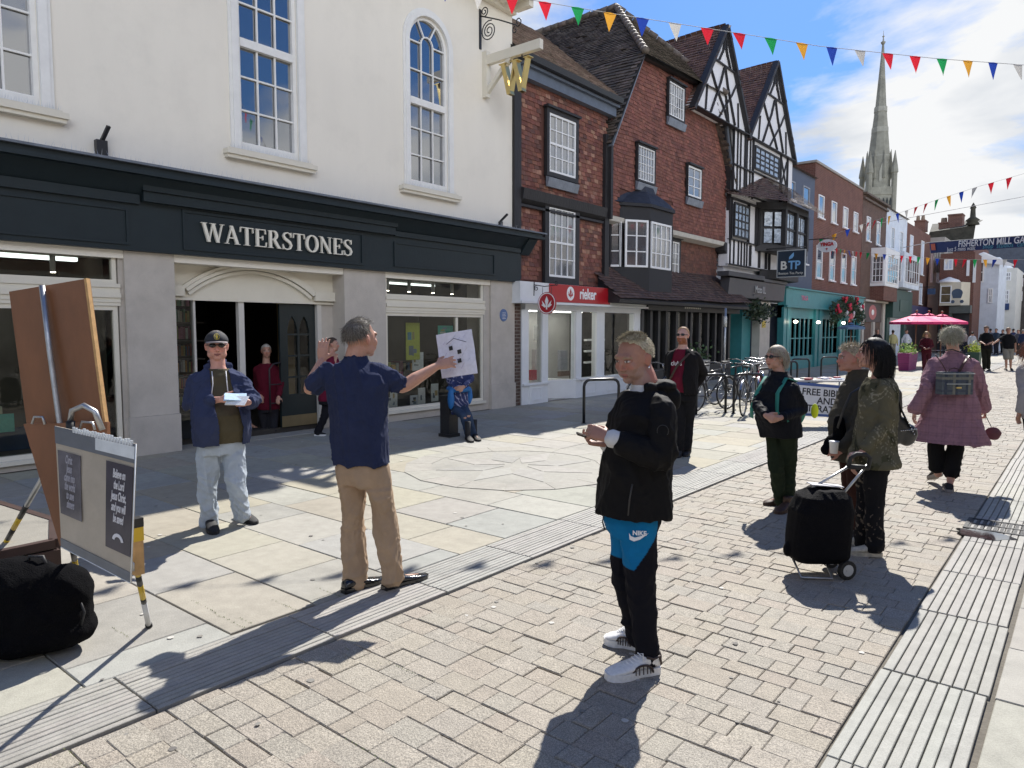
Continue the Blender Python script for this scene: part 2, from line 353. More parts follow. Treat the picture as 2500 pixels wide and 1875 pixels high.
for i in range(9): xx=-gx+.035+i*(2*gx-.07)/8; mb.box(xx-.012,xx+.012,-gy+.03,gy-.03,0,.008)
mb.box(-gx+.03,gx-.03,-.012,.012,.008,.011); mb.build('bars',iron,t)
mb=MB(); random.seed(14)
for k in range(420):
    x,y=random.uniform(-9.5,2),random.uniform(.8,18); r_=random.uniform(.008,.02)
    if -3.6<x<-3.1 or -.75<x<-.28: continue
    mb.add([(x+r_*math.cos(2*math.pi*i/9)*random.uniform(.8,1.2),y+r_*math.sin(2*math.pi*i/9)*random.uniform(.8,1.2),.0042) for i in range(9)],[tuple(range(9))],random.choice([(.13,.12,.11),(.20,.19,.17),(.5,.48,.44)]))
tag(mb.build('gum_spots',M('gum',(1,1,1),.8,.1,20,attr=True)),'old chewing gum spots trodden into the paving','gum spots',kind='stuff')
mb=MB()
# weeds and moss in the joints
random.seed(11)
for (x,y) in [tuple(G(*p)[:2]) for p in ((497,1480),(560,1515),(620,1525),(300,1548),(190,1860),(150,1870),(880,1600),(905,1840),(800,1445),(700,1480),(1000,1640))]:
    for k in range(26):
        a=random.uniform(0,6.28); r_=random.uniform(-.16,.16); px,py=x+r_,y+random.uniform(-.004,.004); h=random.uniform(.002,.008); b=random.uniform(0,6.28); dx,dy=math.cos(b)*.008,math.sin(b)*.008
        mb.add([(px-dy*.3,py+dx*.3,0.0),(px+dy*.3,py-dx*.3,0),(px+dx,py+dy,h)],[(0,1,2)],random.choice([(.09,.13,.03),(.14,.16,.05),(.06,.09,.02)]))
tag(mb.build('weeds',M('weed',(1,1,1),.8,.2,9,attr=True)),'tufts of moss and weed growing in the paving joints','weeds',kind='stuff')
# ================= BOOKSHOP (white rendered building)
X=-9.8; random.seed(21)
white=M('white_render',(.82,.77,.675),.85,.022,1.6,.15,60,dirt=.07,dist=.01,stretch=(1.6,1.6,.3))
cream=M('cream_paint',(.70,.655,.55),.5,.04,3,.08,30); wpaint=M('white_paint',(.80,.79,.76),.45,.05,6,.1,30)
green=M('dark_green_paint',(.015,.024,.029),.45,.10,4,.1,20,spec=.35); stonep=M('shop_stone',(.50,.455,.40),.75,.09,3,.2,60,dirt=.18)
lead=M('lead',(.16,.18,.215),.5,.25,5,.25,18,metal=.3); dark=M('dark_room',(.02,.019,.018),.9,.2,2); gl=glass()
upgl=M('upper_glass',(.016,.022,.032),.02,0,1,.05,2.0,spec=1.0,coat=1.0); upgl.node_tree.nodes['Principled BSDF'].inputs['IOR'].default_value=2.1; upgl.node_tree.nodes['Principled BSDF'].inputs['Coat IOR'].default_value=1.9
blackiron=M('black_iron',(.018,.018,.02),.42,.2,20,.2,50)
B1=thing('shop_building','white rendered bookshop with arched sash windows over a dark green shopfront','building',(0,0,0))
Y0,Y1=-15,12.0; ZE=8.45
wins=[(-.85,),(2.70,),(6.21,),(9.54,)]
AW=.475  # half glass width
# --- wall with arched openings, as a grid of boxes plus arch pieces
mb=MB(); def_top=7.42
cs=[-.85,2.66,6.2,9.54]; hw=.50; zb=4.30; zs=6.92
ys=[Y0]
for c in cs: ys+=[c-hw,c+hw]
ys.append(Y1)
TH=.28
for i in range(0,len(ys),2): mb.box(X-TH,X,ys[i],ys[i+1],2.6,ZE)
for c in cs:
    mb.box(X-TH,X,c-hw,c+hw,2.6,zb)
    n=16; arc=[(c-hw*math.cos(math.pi*k/n),zs+hw*math.sin(math.pi*k/n)) for k in range(n+1)]
    for k in range(n):
        a,b=arc[k],arc[k+1]; mb.prism([(X,a[0],a[1]),(X,b[0],b[1]),(X,b[0],ZE),(X,a[0],ZE)],(-TH,0,0))
# end wall (over the neighbour) and back
mb.box(X-9,X-TH,Y1-.3,Y1,2.6,ZE); mb.box(X-9,X-TH,Y0,Y0+.3,0,ZE)
mb.build('wall',white,B1)
# eaves with modillions
mb=MB(); mb.box(X+.001,X+.62,Y0,Y1+.05,ZE-.0,ZE+.06); mb.box(X+.54,X+.66,Y0,Y1+.08,ZE+.06,ZE+.2); mb.box(X+.001,X+.12,Y0,Y1,ZE-.2,ZE-.001)
mb.box(X-9,X+.0,Y0,Y1+.05,ZE+.001,ZE+.06)
y=Y0+.4
while y<Y1: mb.box(X+.121,X+.52,y,y+.14,ZE-.14,ZE-.001); y+=.52
mb.build('eaves',cream,B1)
mb=MB(); mb.prism([(X+.62,Y0,ZE+.2),(X-4,Y0,ZE+3),(X-9,Y0,ZE+.2)],(0,Y1-Y0,0)); mb.build('roof',M('slate',(.10,.10,.11),.6,.2,8,.3,40),B1)
# --- windows
def arch_window(c,par):
    w_=AW; wf=MB()
    n=14
    # outer architrave on the wall face (two steps)
    for (ri,ro,dx) in ((.50,.60,.05),(.60,.64,.03)):
        for s in (-1,1):
            a,b=sorted((c+s*ri,c+s*ro)); wf.box(X+.001,X+dx,a,b,zb,zs)
        for k in range(n):
            t0=math.pi*k/n;t1=math.pi*(k+1)/n
            wf.prism([(X+.001,c-r_*math.cos(t),zs+r_*math.sin(t)) for r_,t in ((ri,t0),(ro,t0),(ro,t1),(ri,t1))],(dx-.001,0,0))
    # box frame inside the reveal
    xa,xb=X-.10,X-.02
    for s in (-1,1):
        a,b=sorted((c+s*.44,c+s*.4995)); wf.box(xa,xb,a,b,zb,zs)
    for k in range(n):
        t0=math.pi*k/n;t1=math.pi*(k+1)/n
        wf.prism([(xb,c-r_*math.cos(t),zs+r_*math.sin(t)) for r_,t in ((.44,t0),(.4995,t0),(.4995,t1),(.44,t1))],(xa-xb,0,0))
    wf.box(xa,xb-.001,c-.44,c+.44,zb,zb+.13)                       # bottom rail
    wf.box(xa+.02,xb+.012,c-.44,c+.44,5.80,5.92)                   # meeting rail
    f=wf.build('window',wpaint,par)
    g=MB(); t=.024; xg=X-.075
    for yy in (c-.15,c+.15): g.box(xg,xg+.03,yy-t/2,yy+t/2,zb+.131,5.799)
    for zz in (4.90,5.38): 
        for a,b in ((c-.44,c-.162),(c-.138,c+.138),(c+.162,c+.44)): g.box(xg,xg+.028,a,b,zz-t/2,zz+t/2)
    xg+=.02
    for yy in (c-.15,c+.15): g.box(xg,xg+.03,yy-t/2,yy+t/2,5.921,zs)
    for zz in (6.42,): 
        for a,b in ((c-.44,c-.162),(c-.138,c+.138),(c+.162,c+.44)): g.box(xg,xg+.028,a,b,zz-t/2,zz+t/2)
    for a,b in ((c-.44,c-.162),(c+.162,c+.44)): g.box(xg,xg+.028,a,b,zs-t/2,zs+t/2)
    for k in range(8):
        t0=math.pi*k/8;t1=math.pi*(k+1)/8
        g.prism([(xg+.03,c-r_*math.cos(q),zs+r_*math.sin(q)) for r_,q in ((.138,t0),(.162,t0),(.162,t1),(.138,t1))],(-.028,0,0))
    for q in (R(60),R(120)): g.bar((xg+.015,c+.16*math.cos(q),zs+.16*math.sin(q)),(xg+.015,c+.44*math.cos(q),zs+.44*math.sin(q)),t,.028,upv=(1,0,0))
    g.build('glazing_bars',wpaint,f)
    g=MB(); g.add([(X-.085,c-.46,zb+.05),(X-.085,c+.46,zb+.05),(X-.085,c+.46,5.86),(X-.085,c-.46,5.86)],[(0,1,2,3)])
    arc=[(X-.07,c+.46*math.cos(math.pi*k/12),zs+.46*math.sin(math.pi*k/12)) for k in range(13)]
    g.add([(X-.07,c-.46,5.84),(X-.07,c+.46,5.84)]+arc,[tuple([0,1]+list(range(2,15)))])
    g.build('pane',upgl,f)
    s=MB(); s.box(X+.001,X+.13,c-.76,c+.76,zb-.10,zb-.03); s.box(X+.001,X+.10,c-.74,c+.74,zb-.15,zb-.10); s.box(X-.019,X+.09,c-.70,c+.70,zb-.03,zb-.002)
    s.build('sill',cream,f)
    k=MB()   # bird spikes
    random.seed(int(c*10)+50)
    for i in range(110):
        yy=c-.68+1.36*i/109; a=random.uniform(-.02,.05); k.add([(X+.05,yy-.002,zb),(X+.05,yy+.002,zb),(X+.05+a,yy+random.uniform(-.03,.03),zb+random.uniform(.05,.10))],[(0,1,2)])
    k.build('bird_spikes',M('pale_wire',(.55,.58,.62),.4,0,1,metal=.5),f)
for c in cs: arch_window(c,B1)
# dark room backing behind upper windows
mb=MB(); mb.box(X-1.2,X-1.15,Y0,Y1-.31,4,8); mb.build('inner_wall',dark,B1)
# --- shopfront : stone pilasters, risers
mb=MB(); PX=X+.02
for a,b in ((4.02,4.67),(7.52,8.42),(11.28,12.06),(-1.2,-.6)):
    mb=MB(); mb.box(X-.5,PX,a,b,.52,2.70,); mb.box(X-.5,PX+.03,a-.02,b+.005,0,.518); mb.build('pilaster',stonep,B1)
mb=MB()
mb.box(X-.45,X-.03,8.44,11.26,0,.17); mb.box(X-.45,X-.03,-.58,4.0,0,.09)
mb.box(X-.5,X-.035,11.10,11.279,.171,2.70); mb.box(X-.5,X-.035,3.96,4.019,.09,2.70)
mb.build('stall_riser',stonep,B1)
# --- fascia
mb=MB(); FXp=X+.10
mb.box(X-.25,FXp,-2.5,12.16,2.702,3.46)                     # main board
mb.prism([(FXp,-2.5,3.40),(FXp+.22,-2.5,3.62),(FXp+.30,-2.5,3.68),(X+.003,-2.5,3.72),(X+.003,-2.5,3.461)],(0,14.66,0))
mb.box(X+.004,FXp+.30,-2.5,12.55,3.682,3.745); mb.box(FXp+.18,FXp+.34,-2.5,12.6,3.63,3.681)
mb.prism([(FXp+.002,12.161,3.3),(FXp+.25,12.161,3.62),(X+.004,12.161,3.62),(X+.004,12.161,3.3)],(0,.3,0))
mb.box(FXp+.001,FXp+.10,4.22,8.52,3.34,3.47)                # stepped drip over the sign
mb.box(FXp+.001,FXp+.14,4.20,8.54,3.471,3.56)
mb.box(FXp+.001,FXp+.05,-2.5,4.19,3.30,3.42); mb.box(FXp+.001,FXp+.05,8.55,12.12,3.33,3.42)
def pframe(a,b,z0,z1,t=.035,d=.02):
    mb.box(FXp+.001,FXp+d,a,b,z0,z0+t); mb.box(FXp+.001,FXp+d,a,b,z1-t,z1); mb.box(FXp+.001,FXp+d,a,a+t,z0+t,z1-t); mb.box(FXp+.001,FXp+d,b-t,b,z0+t,z1-t)
pframe(4.76,7.86,2.77,3.31); pframe(8.55,11.3,2.80,3.24); pframe(-2.4,4.06,2.77,3.24)
fas=mb.build('fascia',green,B1)
mb=MB(); mb.box(X+.0045,FXp+.36,-2.55,12.65,3.746,3.775); mb.build('lead_flashing',lead,B1)
mb=MB()
for i in range(260):
    yy=-1+13.3*i/259+random.uniform(-.02,.02); mb.add([(FXp+.3,yy-.003,3.775),(FXp+.3,yy+.003,3.775),(FXp+.3+random.uniform(-.03,.03),yy+random.uniform(-.04,.04),3.775+random.uniform(.06,.11))],[(0,1,2)])
mb.build('bird_spikes',MATS['pale_wire'],B1)
# --- serif lettering made from strokes
def glyph(ch):
    s=[];T=.17;t=.065;sf=.03
    def st(a,b,w): s.append(('s',a,b,w))
    def se(x,y,w): s.append(('r',x-w/2,x+w/2,y,y+sf if y<.5 else y-sf))
    if ch=='W': st((.08,1),(.36,0),T);st((.36,0),(.60,1),t);st((.60,1),(.88,0),T);st((.88,0),(1.14,1),t);se(.08,1,.34);se(.60,1,.34);se(1.14,1,.26);w=1.22
    elif ch=='A': st((.44,1),(.12,0),t);st((.40,1),(.76,0),T);s.append(('r',.22,.66,.30,.36));se(.12,0,.28);se(.76,0,.32);w=.88
    elif ch=='T': st((.40,0),(.40,1),T);s.append(('r',0,.80,.95,1));st((.03,.97),(.0,.72),.05);st((.77,.97),(.80,.72),.05);se(.40,0,.36);w=.82
    elif ch=='E': st((.18,0),(.18,1),T);s.append(('r',.05,.70,.95,1));s.append(('r',.05,.74,0,.05));s.append(('r',.18,.52,.49,.54));st((.68,.97),(.71,.74),.05);st((.72,.03),(.76,.28),.05);st((.52,.64),(.52,.39),.045);w=.78
    elif ch=='R': st((.18,0),(.18,1),T);se(.18,0,.34);s.append(('r',.05,.42,.95,1));s.append(('a',.38,.745,.22,.23,-90,90,T,t));s.append(('r',.18,.42,.49,.54));st((.42,.50),(.76,0),T);se(.80,0,.20);w=.90
    elif ch=='S': s.append(('c',[(.60,.80),(.54,.92),(.36,.985),(.17,.93),(.10,.77),(.20,.62),(.36,.52),(.53,.42),(.62,.25),(.54,.08),(.33,.0),(.13,.06),(.05,.24)],[.05,.07,.06,.10,.14,.16,.17,.16,.14,.10,.06,.07,.05]));st((.60,1),(.60,.72),.045);st((.055,0),(.055,.30),.045);w=.70
    elif ch=='O': s.append(('c',[(.46+.38*math.sin(k*math.pi/12),.5+.485*math.cos(k*math.pi/12)) for k in range(25)],[.06+.12*abs(math.sin(k*math.pi/12)) for k in range(25)]));w=.94
    elif ch=='N': st((.16,0),(.16,1),t);st((.12,1),(.78,0),T);st((.78,0),(.78,1),t);se(.16,0,.28);s.append(('r',-.02,.2,.97,1));se(.78,1,.28);w=.94
    return s,w
def serif(mb,word,size,emit,sx=1):
    x=0; k=0
    for ch in word:
        g,w_=glyph(ch)
        for q in g:
            z=k*.0007; k+=1; k%=7
            if q[0]=='s':
                (a,b),(c,d),wd=q[1],q[2],q[3]; h=wd/2
                dx,dy=c-a,d-b; ln=math.hypot(dx,dy); 
                hx=h/(abs(dy)/ln) if abs(dy)/ln>.3 else h
                P=[(a-hx,b),(a+hx,b),(c+hx,d),(c-hx,d)]
                if abs(dy)<abs(dx)*.3: P=[(a,b-h),(c,d-h),(c,d+h),(a,b+h)]
            elif q[0]=='r': P=[(q[1],q[3]),(q[2],q[3]),(q[2],q[4]),(q[1],q[4])]
            elif q[0] in('a','c'):
                if q[0]=='a':
                    pts=[];ws=[]
                    for i in range(13):
                        an=R(q[5]+(q[6]-q[5])*i/12); pts.append((q[1]+q[3]*math.cos(an),q[2]+q[4]*math.sin(an))); ws.append(q[8]+(q[7]-q[8])*abs(math.cos(an)))
                else:
                    pts,ws=q[1],q[2]
                m=len(pts); Lp=[];Rp=[]
                for i in range(m):
                    a=pts[max(i-1,0)];b=pts[min(i+1,m-1)]; 
                    if q[0]=='c' and pts[0]==pts[-1] or (abs(pts[0][0]-pts[-1][0])+abs(pts[0][1]-pts[-1][1])<1e-6): a=pts[i-1] if i>0 else pts[-2]; b=pts[i+1] if i<m-1 else pts[1]
                    tx,ty=b[0]-a[0],b[1]-a[1]; l=math.hypot(tx,ty); nx,ny=-ty/l,tx/l; Lp.append((pts[i][0]+nx*ws[i]/2,pts[i][1]+ny*ws[i]/2)); Rp.append((pts[i][0]-nx*ws[i]/2,pts[i][1]-ny*ws[i]/2))
                for i in range(m-1): emit(mb,[(x+p[0],p[1]) for p in (Lp[i],Rp[i],Rp[i+1],Lp[i+1])],0)
                continue
            emit(mb,[(x+p[0],p[1]) for p in P],z)
        x+=w_+.07
    return x-.07
tot=sum(glyph(c)[1]+.07 for c in 'WATERSTONES')-.07; S=(7.60-5.02)/tot; HH=.26
mb=MB()
def em(mb_,P,z): mb_.prism([(FXp+.022+z,5.02+p[0]*S,2.905+p[1]*HH) for p in P],(.035,0,0))
serif(mb,'WATERSTONES',1,em); mb.build('lettering',M('ivory_letters',(.78,.74,.64),.45,.05,5),fas)
# --- transom windows and display windows
def frame(mb,x0,x1,a,b,z0,z1,t):
    mb.box(x0,x1,a,b,z0,z0+t); mb.box(x0,x1,a,b,z1-t,z1); mb.box(x0,x1,a,a+t,z0+t,z1-t); mb.box(x0,x1,b-t,b,z0+t,z1-t)
def shopwin(a,b,zb_,mull=None):
    mb=MB(); frame(mb,X-.12,X-.04,a,b,2.27,2.70,.05)
    for z0,z1,d in ((2.22,2.269,.0),(2.15,2.219,-.015),(2.09,2.149,.01),(2.03,2.089,-.01),(1.985,2.029,-.02)): mb.box(X-.14,X+d,a-.0,b+.03,z0,z1)
    frame(mb,X-.12,X-.04,a,b,zb_,1.984,.055)
    if mull: mb.box(X-.115,X-.05,mull-.03,mull+.03,zb_+.055,1.92)
    mb.box(X-.12,X+.03,a-.01,b+.02,zb_-.05,zb_-.001)
    f=mb.build('shop_window',cream,B1)
    g=MB(); g.quad((X-.08,a,2.27),(X-.08,b,2.27),(X-.08,b,2.70),(X-.08,a,2.70)); g.quad((X-.08,a,zb_),(X-.08,b,zb_),(X-.08,b,1.98),(X-.08,a,1.98)); g.build('pane',gl,f)
shopwin(8.45,11.09,.20,10.32); shopwin(-.55,3.94,.13)
# interior of the display windows: back walls, ceiling, floor
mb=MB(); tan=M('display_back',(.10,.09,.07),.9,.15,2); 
for a,b in ((8.43,11.3),(-.6,4.0)):
    mb.box(X-2.2,X-2.15,a,b,.1,2.7); mb.box(X-2.2,X-.14,a,b,2.66,2.70); mb.box(X-2.2,X-.14,a,b,.09,.12); mb.box(X-2.15,X-.14,b-.04,b,.12,2.66); mb.box(X-2.15,X-.14,a,a+.04,.12,2.66)
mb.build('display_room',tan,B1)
mb=MB(); bl=M('spot_lamp',(.75,.75,.73),.4,0,1); 
for yy in (2.75,3.4,1.9,9.0,9.55,10.2,10.75): mb.tube([(X-.6,yy,2.66),(X-.6,yy,2.42)],.035,10)
mb.build('spotlights',bl,B1)
mb=MB()
for yy in (2.75,3.4,1.9,9.0,9.55,10.2,10.75): mb.tube([(X-.6,yy,2.418),(X-.6,yy,2.41)],.03,10)
mb.build('lamp_glow',M('lamp_glow',(1,.9,.7),.5,0,1,emit=9),B1)
mb=MB(); mb.box(X-1.3,X-1.25,9.0,10.9,2.60,2.64); mb.box(X-1.0,X-.9,.5,3.8,2.60,2.65); mb.build('light_strip',M('strip_glow',(.9,.95,.9),.5,0,1,emit=1.5),B1)
# --- entrance: recessed lobby with segmental arch panel, doors
mb=MB(); RX=X-.30
mb.box(RX-.1,RX,4.68,7.52,2.11,2.70)
mb.build('arch_panel',cream,B1)
mb=MB(); yc=6.02; 
# arch moulding: flat ends + arc
a0,a1,zt,zb2=4.90,7.13,2.30,2.16; rise=.385; hwid=(a1-a0)/2; Rr=(hwid**2+rise**2)/(2*rise); zc=zt+rise-Rr; th0=math.asin(hwid/Rr)
n=20
for (ro,d0,d1) in ((0,.001,.07),(-.05,.001,.09),(-.11,.001,.06)):
    for k in range(n):
        t0=-th0+2*th0*k/n; t1=-th0+2*th0*(k+1)/n; r1=Rr+ro; r0=Rr+ro-(.048 if ro>-.1 else .05)
        mb.prism([(RX+d0,yc+r_*math.sin(t),zc+r_*math.cos(t)) for r_,t in ((r0,t0),(r1,t0),(r1,t1),(r0,t1))],(d1,0,0))
for a,b in ((4.69,4.92),(7.11,7.51)): mb.box(RX+.001,RX+.085,a,b,2.155,2.305)
mb.box(RX+.001,RX+.03,4.69,7.51,2.10,2.135); mb.build('arch_moulding',cream,B1)
mb=MB()
for a,b in ((4.69,4.72),(5.075,5.105),(5.78,5.87),(7.20,7.28)): mb.box(RX-.08,RX,a,b,.09,2.10)
mb.build('door_posts',M('pale_door_paint',(.60,.57,.52),.5,.06,4),B1)
mb=MB(); mb.box(X-.5,X-.32,7.28,7.52,0,2.70); mb.build('lobby_wall',stonep,B1)
g=MB(); g.quad((RX-.04,4.72,.09),(RX-.04,5.075,.09),(RX-.04,5.075,2.1),(RX-.04,4.72,2.1)); g.build('side_pane',gl,B1)
# open leaf with pointed lights
dl=thing('x','x','x'); bpy.data.objects.remove(dl)
mb=MB(); dx=RX-.06; a,b=6.52,7.19
mb.box(dx-.05,dx,a,b,.09,.62); mb.box(dx-.05,dx,a,a+.14,.62,2.09); mb.box(dx-.05,dx,b-.12,b,.62,2.09); mb.box(dx-.05,dx,a+.14,b-.12,1.90,2.09)
ym=(a+.14+b-.12)/2
mb.box(dx-.05,dx,ym-.02,ym+.02,.62,1.9)
for zz in (.9,1.25,1.6): mb.box(dx-.045,dx-.005,a+.14,ym-.02,zz-.015,zz+.015); mb.box(dx-.045,dx-.005,ym+.02,b-.12,zz-.015,zz+.015)
for p,q in ((a+.14,ym-.02),(ym+.02,b-.12)):
    c=(p+q)/2
    for s,e in ((p,1),(q,-1)): mb.prism([(dx-.002,s,1.9),(dx-.002,s,1.68),(dx-.002,s+e*(c-p)*.35,1.81),(dx-.002,c-e*.001,1.9)],(-.04,0,0))
lf=mb.build('door',M('door_green',(.012,.02,.022),.35,.1,4),B1)
g=MB(); g.quad((dx-.025,a+.14,.62),(dx-.025,b-.12,.62),(dx-.025,b-.12,1.9),(dx-.025,a+.14,1.9)); g.build('pane',gl,lf)
mb=MB(); mb.box(dx,dx+.004,a,b,.09,.27); mb.build('kick_plate',M('brass_dull',(.30,.24,.14),.4,.1,5,metal=.8),lf)
mb=MB()
for yy in (a-.1,): 
    mb.tube([(dx+.02,yy-.12,.3),(dx+.02,yy-.12,1.05),(dx+.02,yy-.05,1.13),(dx+.02,yy+.08,1.15)],.014,8); mb.tube([(dx+.02,yy-.12,.8),(dx+.02,yy+.1,.8)],.01,6); mb.tube([(dx+.02,yy-.12,.5),(dx+.02,yy+.1,.5)],.01,6)
mb.build('handle',blackiron,lf)
# shop interior
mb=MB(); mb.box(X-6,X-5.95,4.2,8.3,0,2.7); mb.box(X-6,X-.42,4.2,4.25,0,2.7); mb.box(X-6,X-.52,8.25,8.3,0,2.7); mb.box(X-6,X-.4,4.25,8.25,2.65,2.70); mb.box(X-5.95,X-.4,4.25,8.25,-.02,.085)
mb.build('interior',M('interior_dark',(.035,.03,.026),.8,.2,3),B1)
mb=MB(); mb.box(X-2.6,X-2.55,7.9,8.24,.085,2.64); mb.build('inner_partition',M('warm_wall',(.40,.27,.10),.8,.08,3),B1)
mb=MB()
for yy in (4.9,5.5,5.65,6.3): mb.ell((X-2.0,yy,2.64),(.035,.035,.012))
mb.build('ceiling_lamps',M('lamp_glow'),B1)
BK=[(.25,.04,.04),(.05,.12,.25),(.5,.45,.35),(.10,.25,.15),(.55,.30,.08),(.6,.6,.58),(.08,.08,.09),(.35,.12,.20),(.30,.34,.10)]
def books(mb,x,y0,y1,z,h=(.16,.24)):
    y=y0
    while y<y1-.03:
        t=random.uniform(.018,.05); hh=random.uniform(*h); mb.box(x-.14,x-random.uniform(0,.02),y,y+t-.003,z,z+hh,jit(random.choice(BK),.2)); y+=t
bm_=M('book_covers',(1,1,1),.5,.25,30,attr=True)
mb=MB(); sh=MB(); random.seed(31)
for k in range(7):
    z=.35+k*.29
    sh.box(X-2.95,X-2.62,4.3,6.25,z-.02,z); books(mb,X-2.62,4.35,6.2,z)
    if k<6: sh.box(X-1.55,X-1.3,4.30,5.75,z-.02,z); books(mb,X-1.3,4.35,5.0,z)
sh.build('shelves',M('shelf_dark',(.03,.022,.016),.5,.1,5),B1); mb.build('books',bm_,B1)
# ================= TILE-HUNG HOUSES
random.seed(41)
TH_=[(.20,.078,.053),(.17,.063,.046),(.23,.095,.064),(.145,.055,.043),(.195,.072,.052),(.30,.16,.11),(.13,.06,.048)]
TH2=[(.20,.075,.053),(.175,.066,.047),(.23,.09,.064),(.15,.058,.043),(.195,.072,.055)]
RT=[(.105,.082,.066),(.12,.095,.075),(.09,.07,.056),(.14,.11,.088),(.08,.066,.055),(.16,.13,.105)]
tilem=M('clay_tile',(1,1,1),.8,.22,14,.5,60,attr=True,dirt=.35,dist=.006); rooft=M('roof_tile',(1,1,1),.72,.28,12,.6,50,attr=True,dirt=.3,dist=.008)
timber=M('black_timber',(.022,.021,.023),.6,.25,8,.4,30,stretch=(1,1,.2)); cast=M('casement_white',(.80,.80,.80),.45,.03,6)
netg=M('window_dark',(.07,.08,.095),.06,.5,1.6,.06,4,spec=.9,coat=1); netg.node_tree.nodes['Principled BSDF'].inputs['IOR'].default_value=2.0; leadw=M('lead_apron',(.20,.225,.27),.5,.2,6,.3,20,metal=.2)
Y_=(0,1,0);Z_=(0,0,1);X_=(1,0,0)
def casement(par,X,y0,y1,z0,z1,nx,nz,name='window',fr=.05,bar=.022,surround=None,rails=(),pane=None,bm=None,sill=None,fm=None):
    """window lying in a wall facing +X: frame > pane, glazing bars"""
    mb=MB(); xa,xb=X-.02,X+.035; frame(mb,xa,xb,y0,y1,z0,z1,fr)
    for r_ in rails: mb.box(xa+.002,xb-.004,y0+fr,y1-fr,r_-.025,r_+.025)
    f=mb.build(name,fm or cast,par)
    mb=MB(); ys=[y0+fr+(y1-y0-2*fr)*i/nx for i in range(1,nx)]; 
    for y in ys: mb.box(xa+.01,xb-.012,y-bar/2,y+bar/2,z0+fr,z1-fr)
    for i in range(1,nz):
        z=z0+fr+(z1-z0-2*fr)*i/nz
        if any(abs(z-r_)<.05 for r_ in rails): continue
        mb.box(xa+.012,xb-.014,y0+fr,y1-fr,z-bar/2,z+bar/2)
    if nx*nz>1: mb.build('glazing_bars',bm or fm or cast,f)
    mb=MB(); mb.quad((X,y0+fr*.5,z0+fr*.5),(X,y1-fr*.5,z0+fr*.5),(X,y1-fr*.5,z1-fr*.5),(X,y0+fr*.5,z1-fr*.5)); mb.build('pane',pane or netg,f)
    if surround: mb=MB(); frame(mb,X-.03,X+.05,y0-surround,y1+surround,z0-surround*.6,z1+surround,surround*.6-.003 if False else min(surround,surround)); 
    if surround:
        mb=MB(); xb2=X+.05; mb.box(X-.03,xb2,y0-surround,y0-.001,z0-surround,z1+surround); mb.box(X-.03,xb2,y1+.001,y1+surround,z0-surround,z1+surround); mb.box(X-.03,xb2,y0-.001,y1+.001,z0-surround,z0-.001); mb.box(X-.03,xb2,y0-.001,y1+.001,z1+.001,z1+surround)
        mb.box(X-.03,X+.11,y0-surround*1.4,y1+surround*1.4,z1+surround+.001,z1+surround+.05); mb.build('surround',timber,f)
    if sill=='lead': mb=MB(); mb.prism([(X+.002,y0-.08,z0-(surround or 0)-.002),(X+.10,y0-.08,z0-(surround or 0)-.04),(X+.045,y0-.08,z0-(surround or 0)-.24),(X+.002,y0-.08,z0-(surround or 0)-.24)],(0,y1-y0+.16,0)); mb.build('sill',leadw,f)
    if sill=='white': mb=MB(); mb.box(X+.002,X+.10,y0-.06,y1+.06,z0-.06,z0-.002); mb.build('sill',cast,f)
    return f
# ---------- house 1 : red tile-hung over the shoe shop
H1=thing('tile_hung_house','narrow red tile-hung house with two sash windows above the white and red shoe shop','house')
mb=MB(); mb.box(-15,X-.06,12.05,15.85,2.75,7.45); mb.build('wall',M('dark_brick_back',(.10,.04,.03),.9),H1)
holes=[(13.02-12.25,14.6-12.25,5.0-2.75,6.72-2.75),(13.02-12.25,14.6-12.25,0,4.6-2.75)]
mb=MB(); tiles(mb,(X-.05,12.25,4.75),Y_,Z_,X_,3.65,2.55,.17,.098,TH_,holes=[(h[0],h[1],h[2]-2.0,h[3]-2.0) for h in holes[:1]],jt=.16,warp=.012)
tiles(mb,(X-.05,12.25,2.78),Y_,Z_,X_,3.5,1.75,.17,.098,TH_,holes=[holes[1]],jt=.16,warp=.012); mb.build('hung_tiles',tilem,H1)
mb=MB(); mb.box(X-.05,X+.06,12.01,12.245,2.78,7.2); mb.box(X-.05,X+.05,15.68,15.88,2.8,6.6)
mb.prism([(X-.04,12.25,4.42),(X+.10,12.25,4.52),(X+.14,12.25,4.74),(X-.04,12.25,4.80)],(0,3.4,0)); mb.box(X-.04,X+.05,12.25,15.6,4.36,4.415)
mb.build('timber_posts',timber,H1)
casement(H1,X,13.29,14.36,5.27,6.58,4,4,surround=.10,rails=(5.92,),sill='lead'); casement(H1,X,13.29,14.36,2.90,4.50,4,4,surround=.16,rails=(3.70,))
mb=MB(); mb.box(X-.04,X+.12,12.2,16.05,7.08,7.30); mb.box(X-.03,X+.20,12.15,16.1,7.301,7.36); mb.build('fascia_board',M('blue_grey_paint',(.11,.135,.18),.55,.15,6),H1)
mb=MB(); mb.prism([(X+.20,12.15,7.37),(X+.32,12.15,7.37),(X+.34,12.15,7.50),(X+.30,12.15,7.50),(X+.29,12.15,7.40),(X+.20,12.15,7.40)],(0,3.9,0)); mb.build('gutter',blackiron,H1)
sl=math.atan(.76); ru=Vector((-math.cos(sl),0,math.sin(sl))); rn=Vector((math.sin(sl),0,math.cos(sl)))
mb=MB(); oo=Vector((X+.32,11.95,7.44)); PH=[(0,0),(3.85,0),(4.35,.5),(5.3,2.5),(7.8,6.9),(0,6.9)]; mb.prism([oo+Vector((0,a,0))+ru*b for a,b in PH],-rn*.06); mb.build('roof_deck',dark,H1)
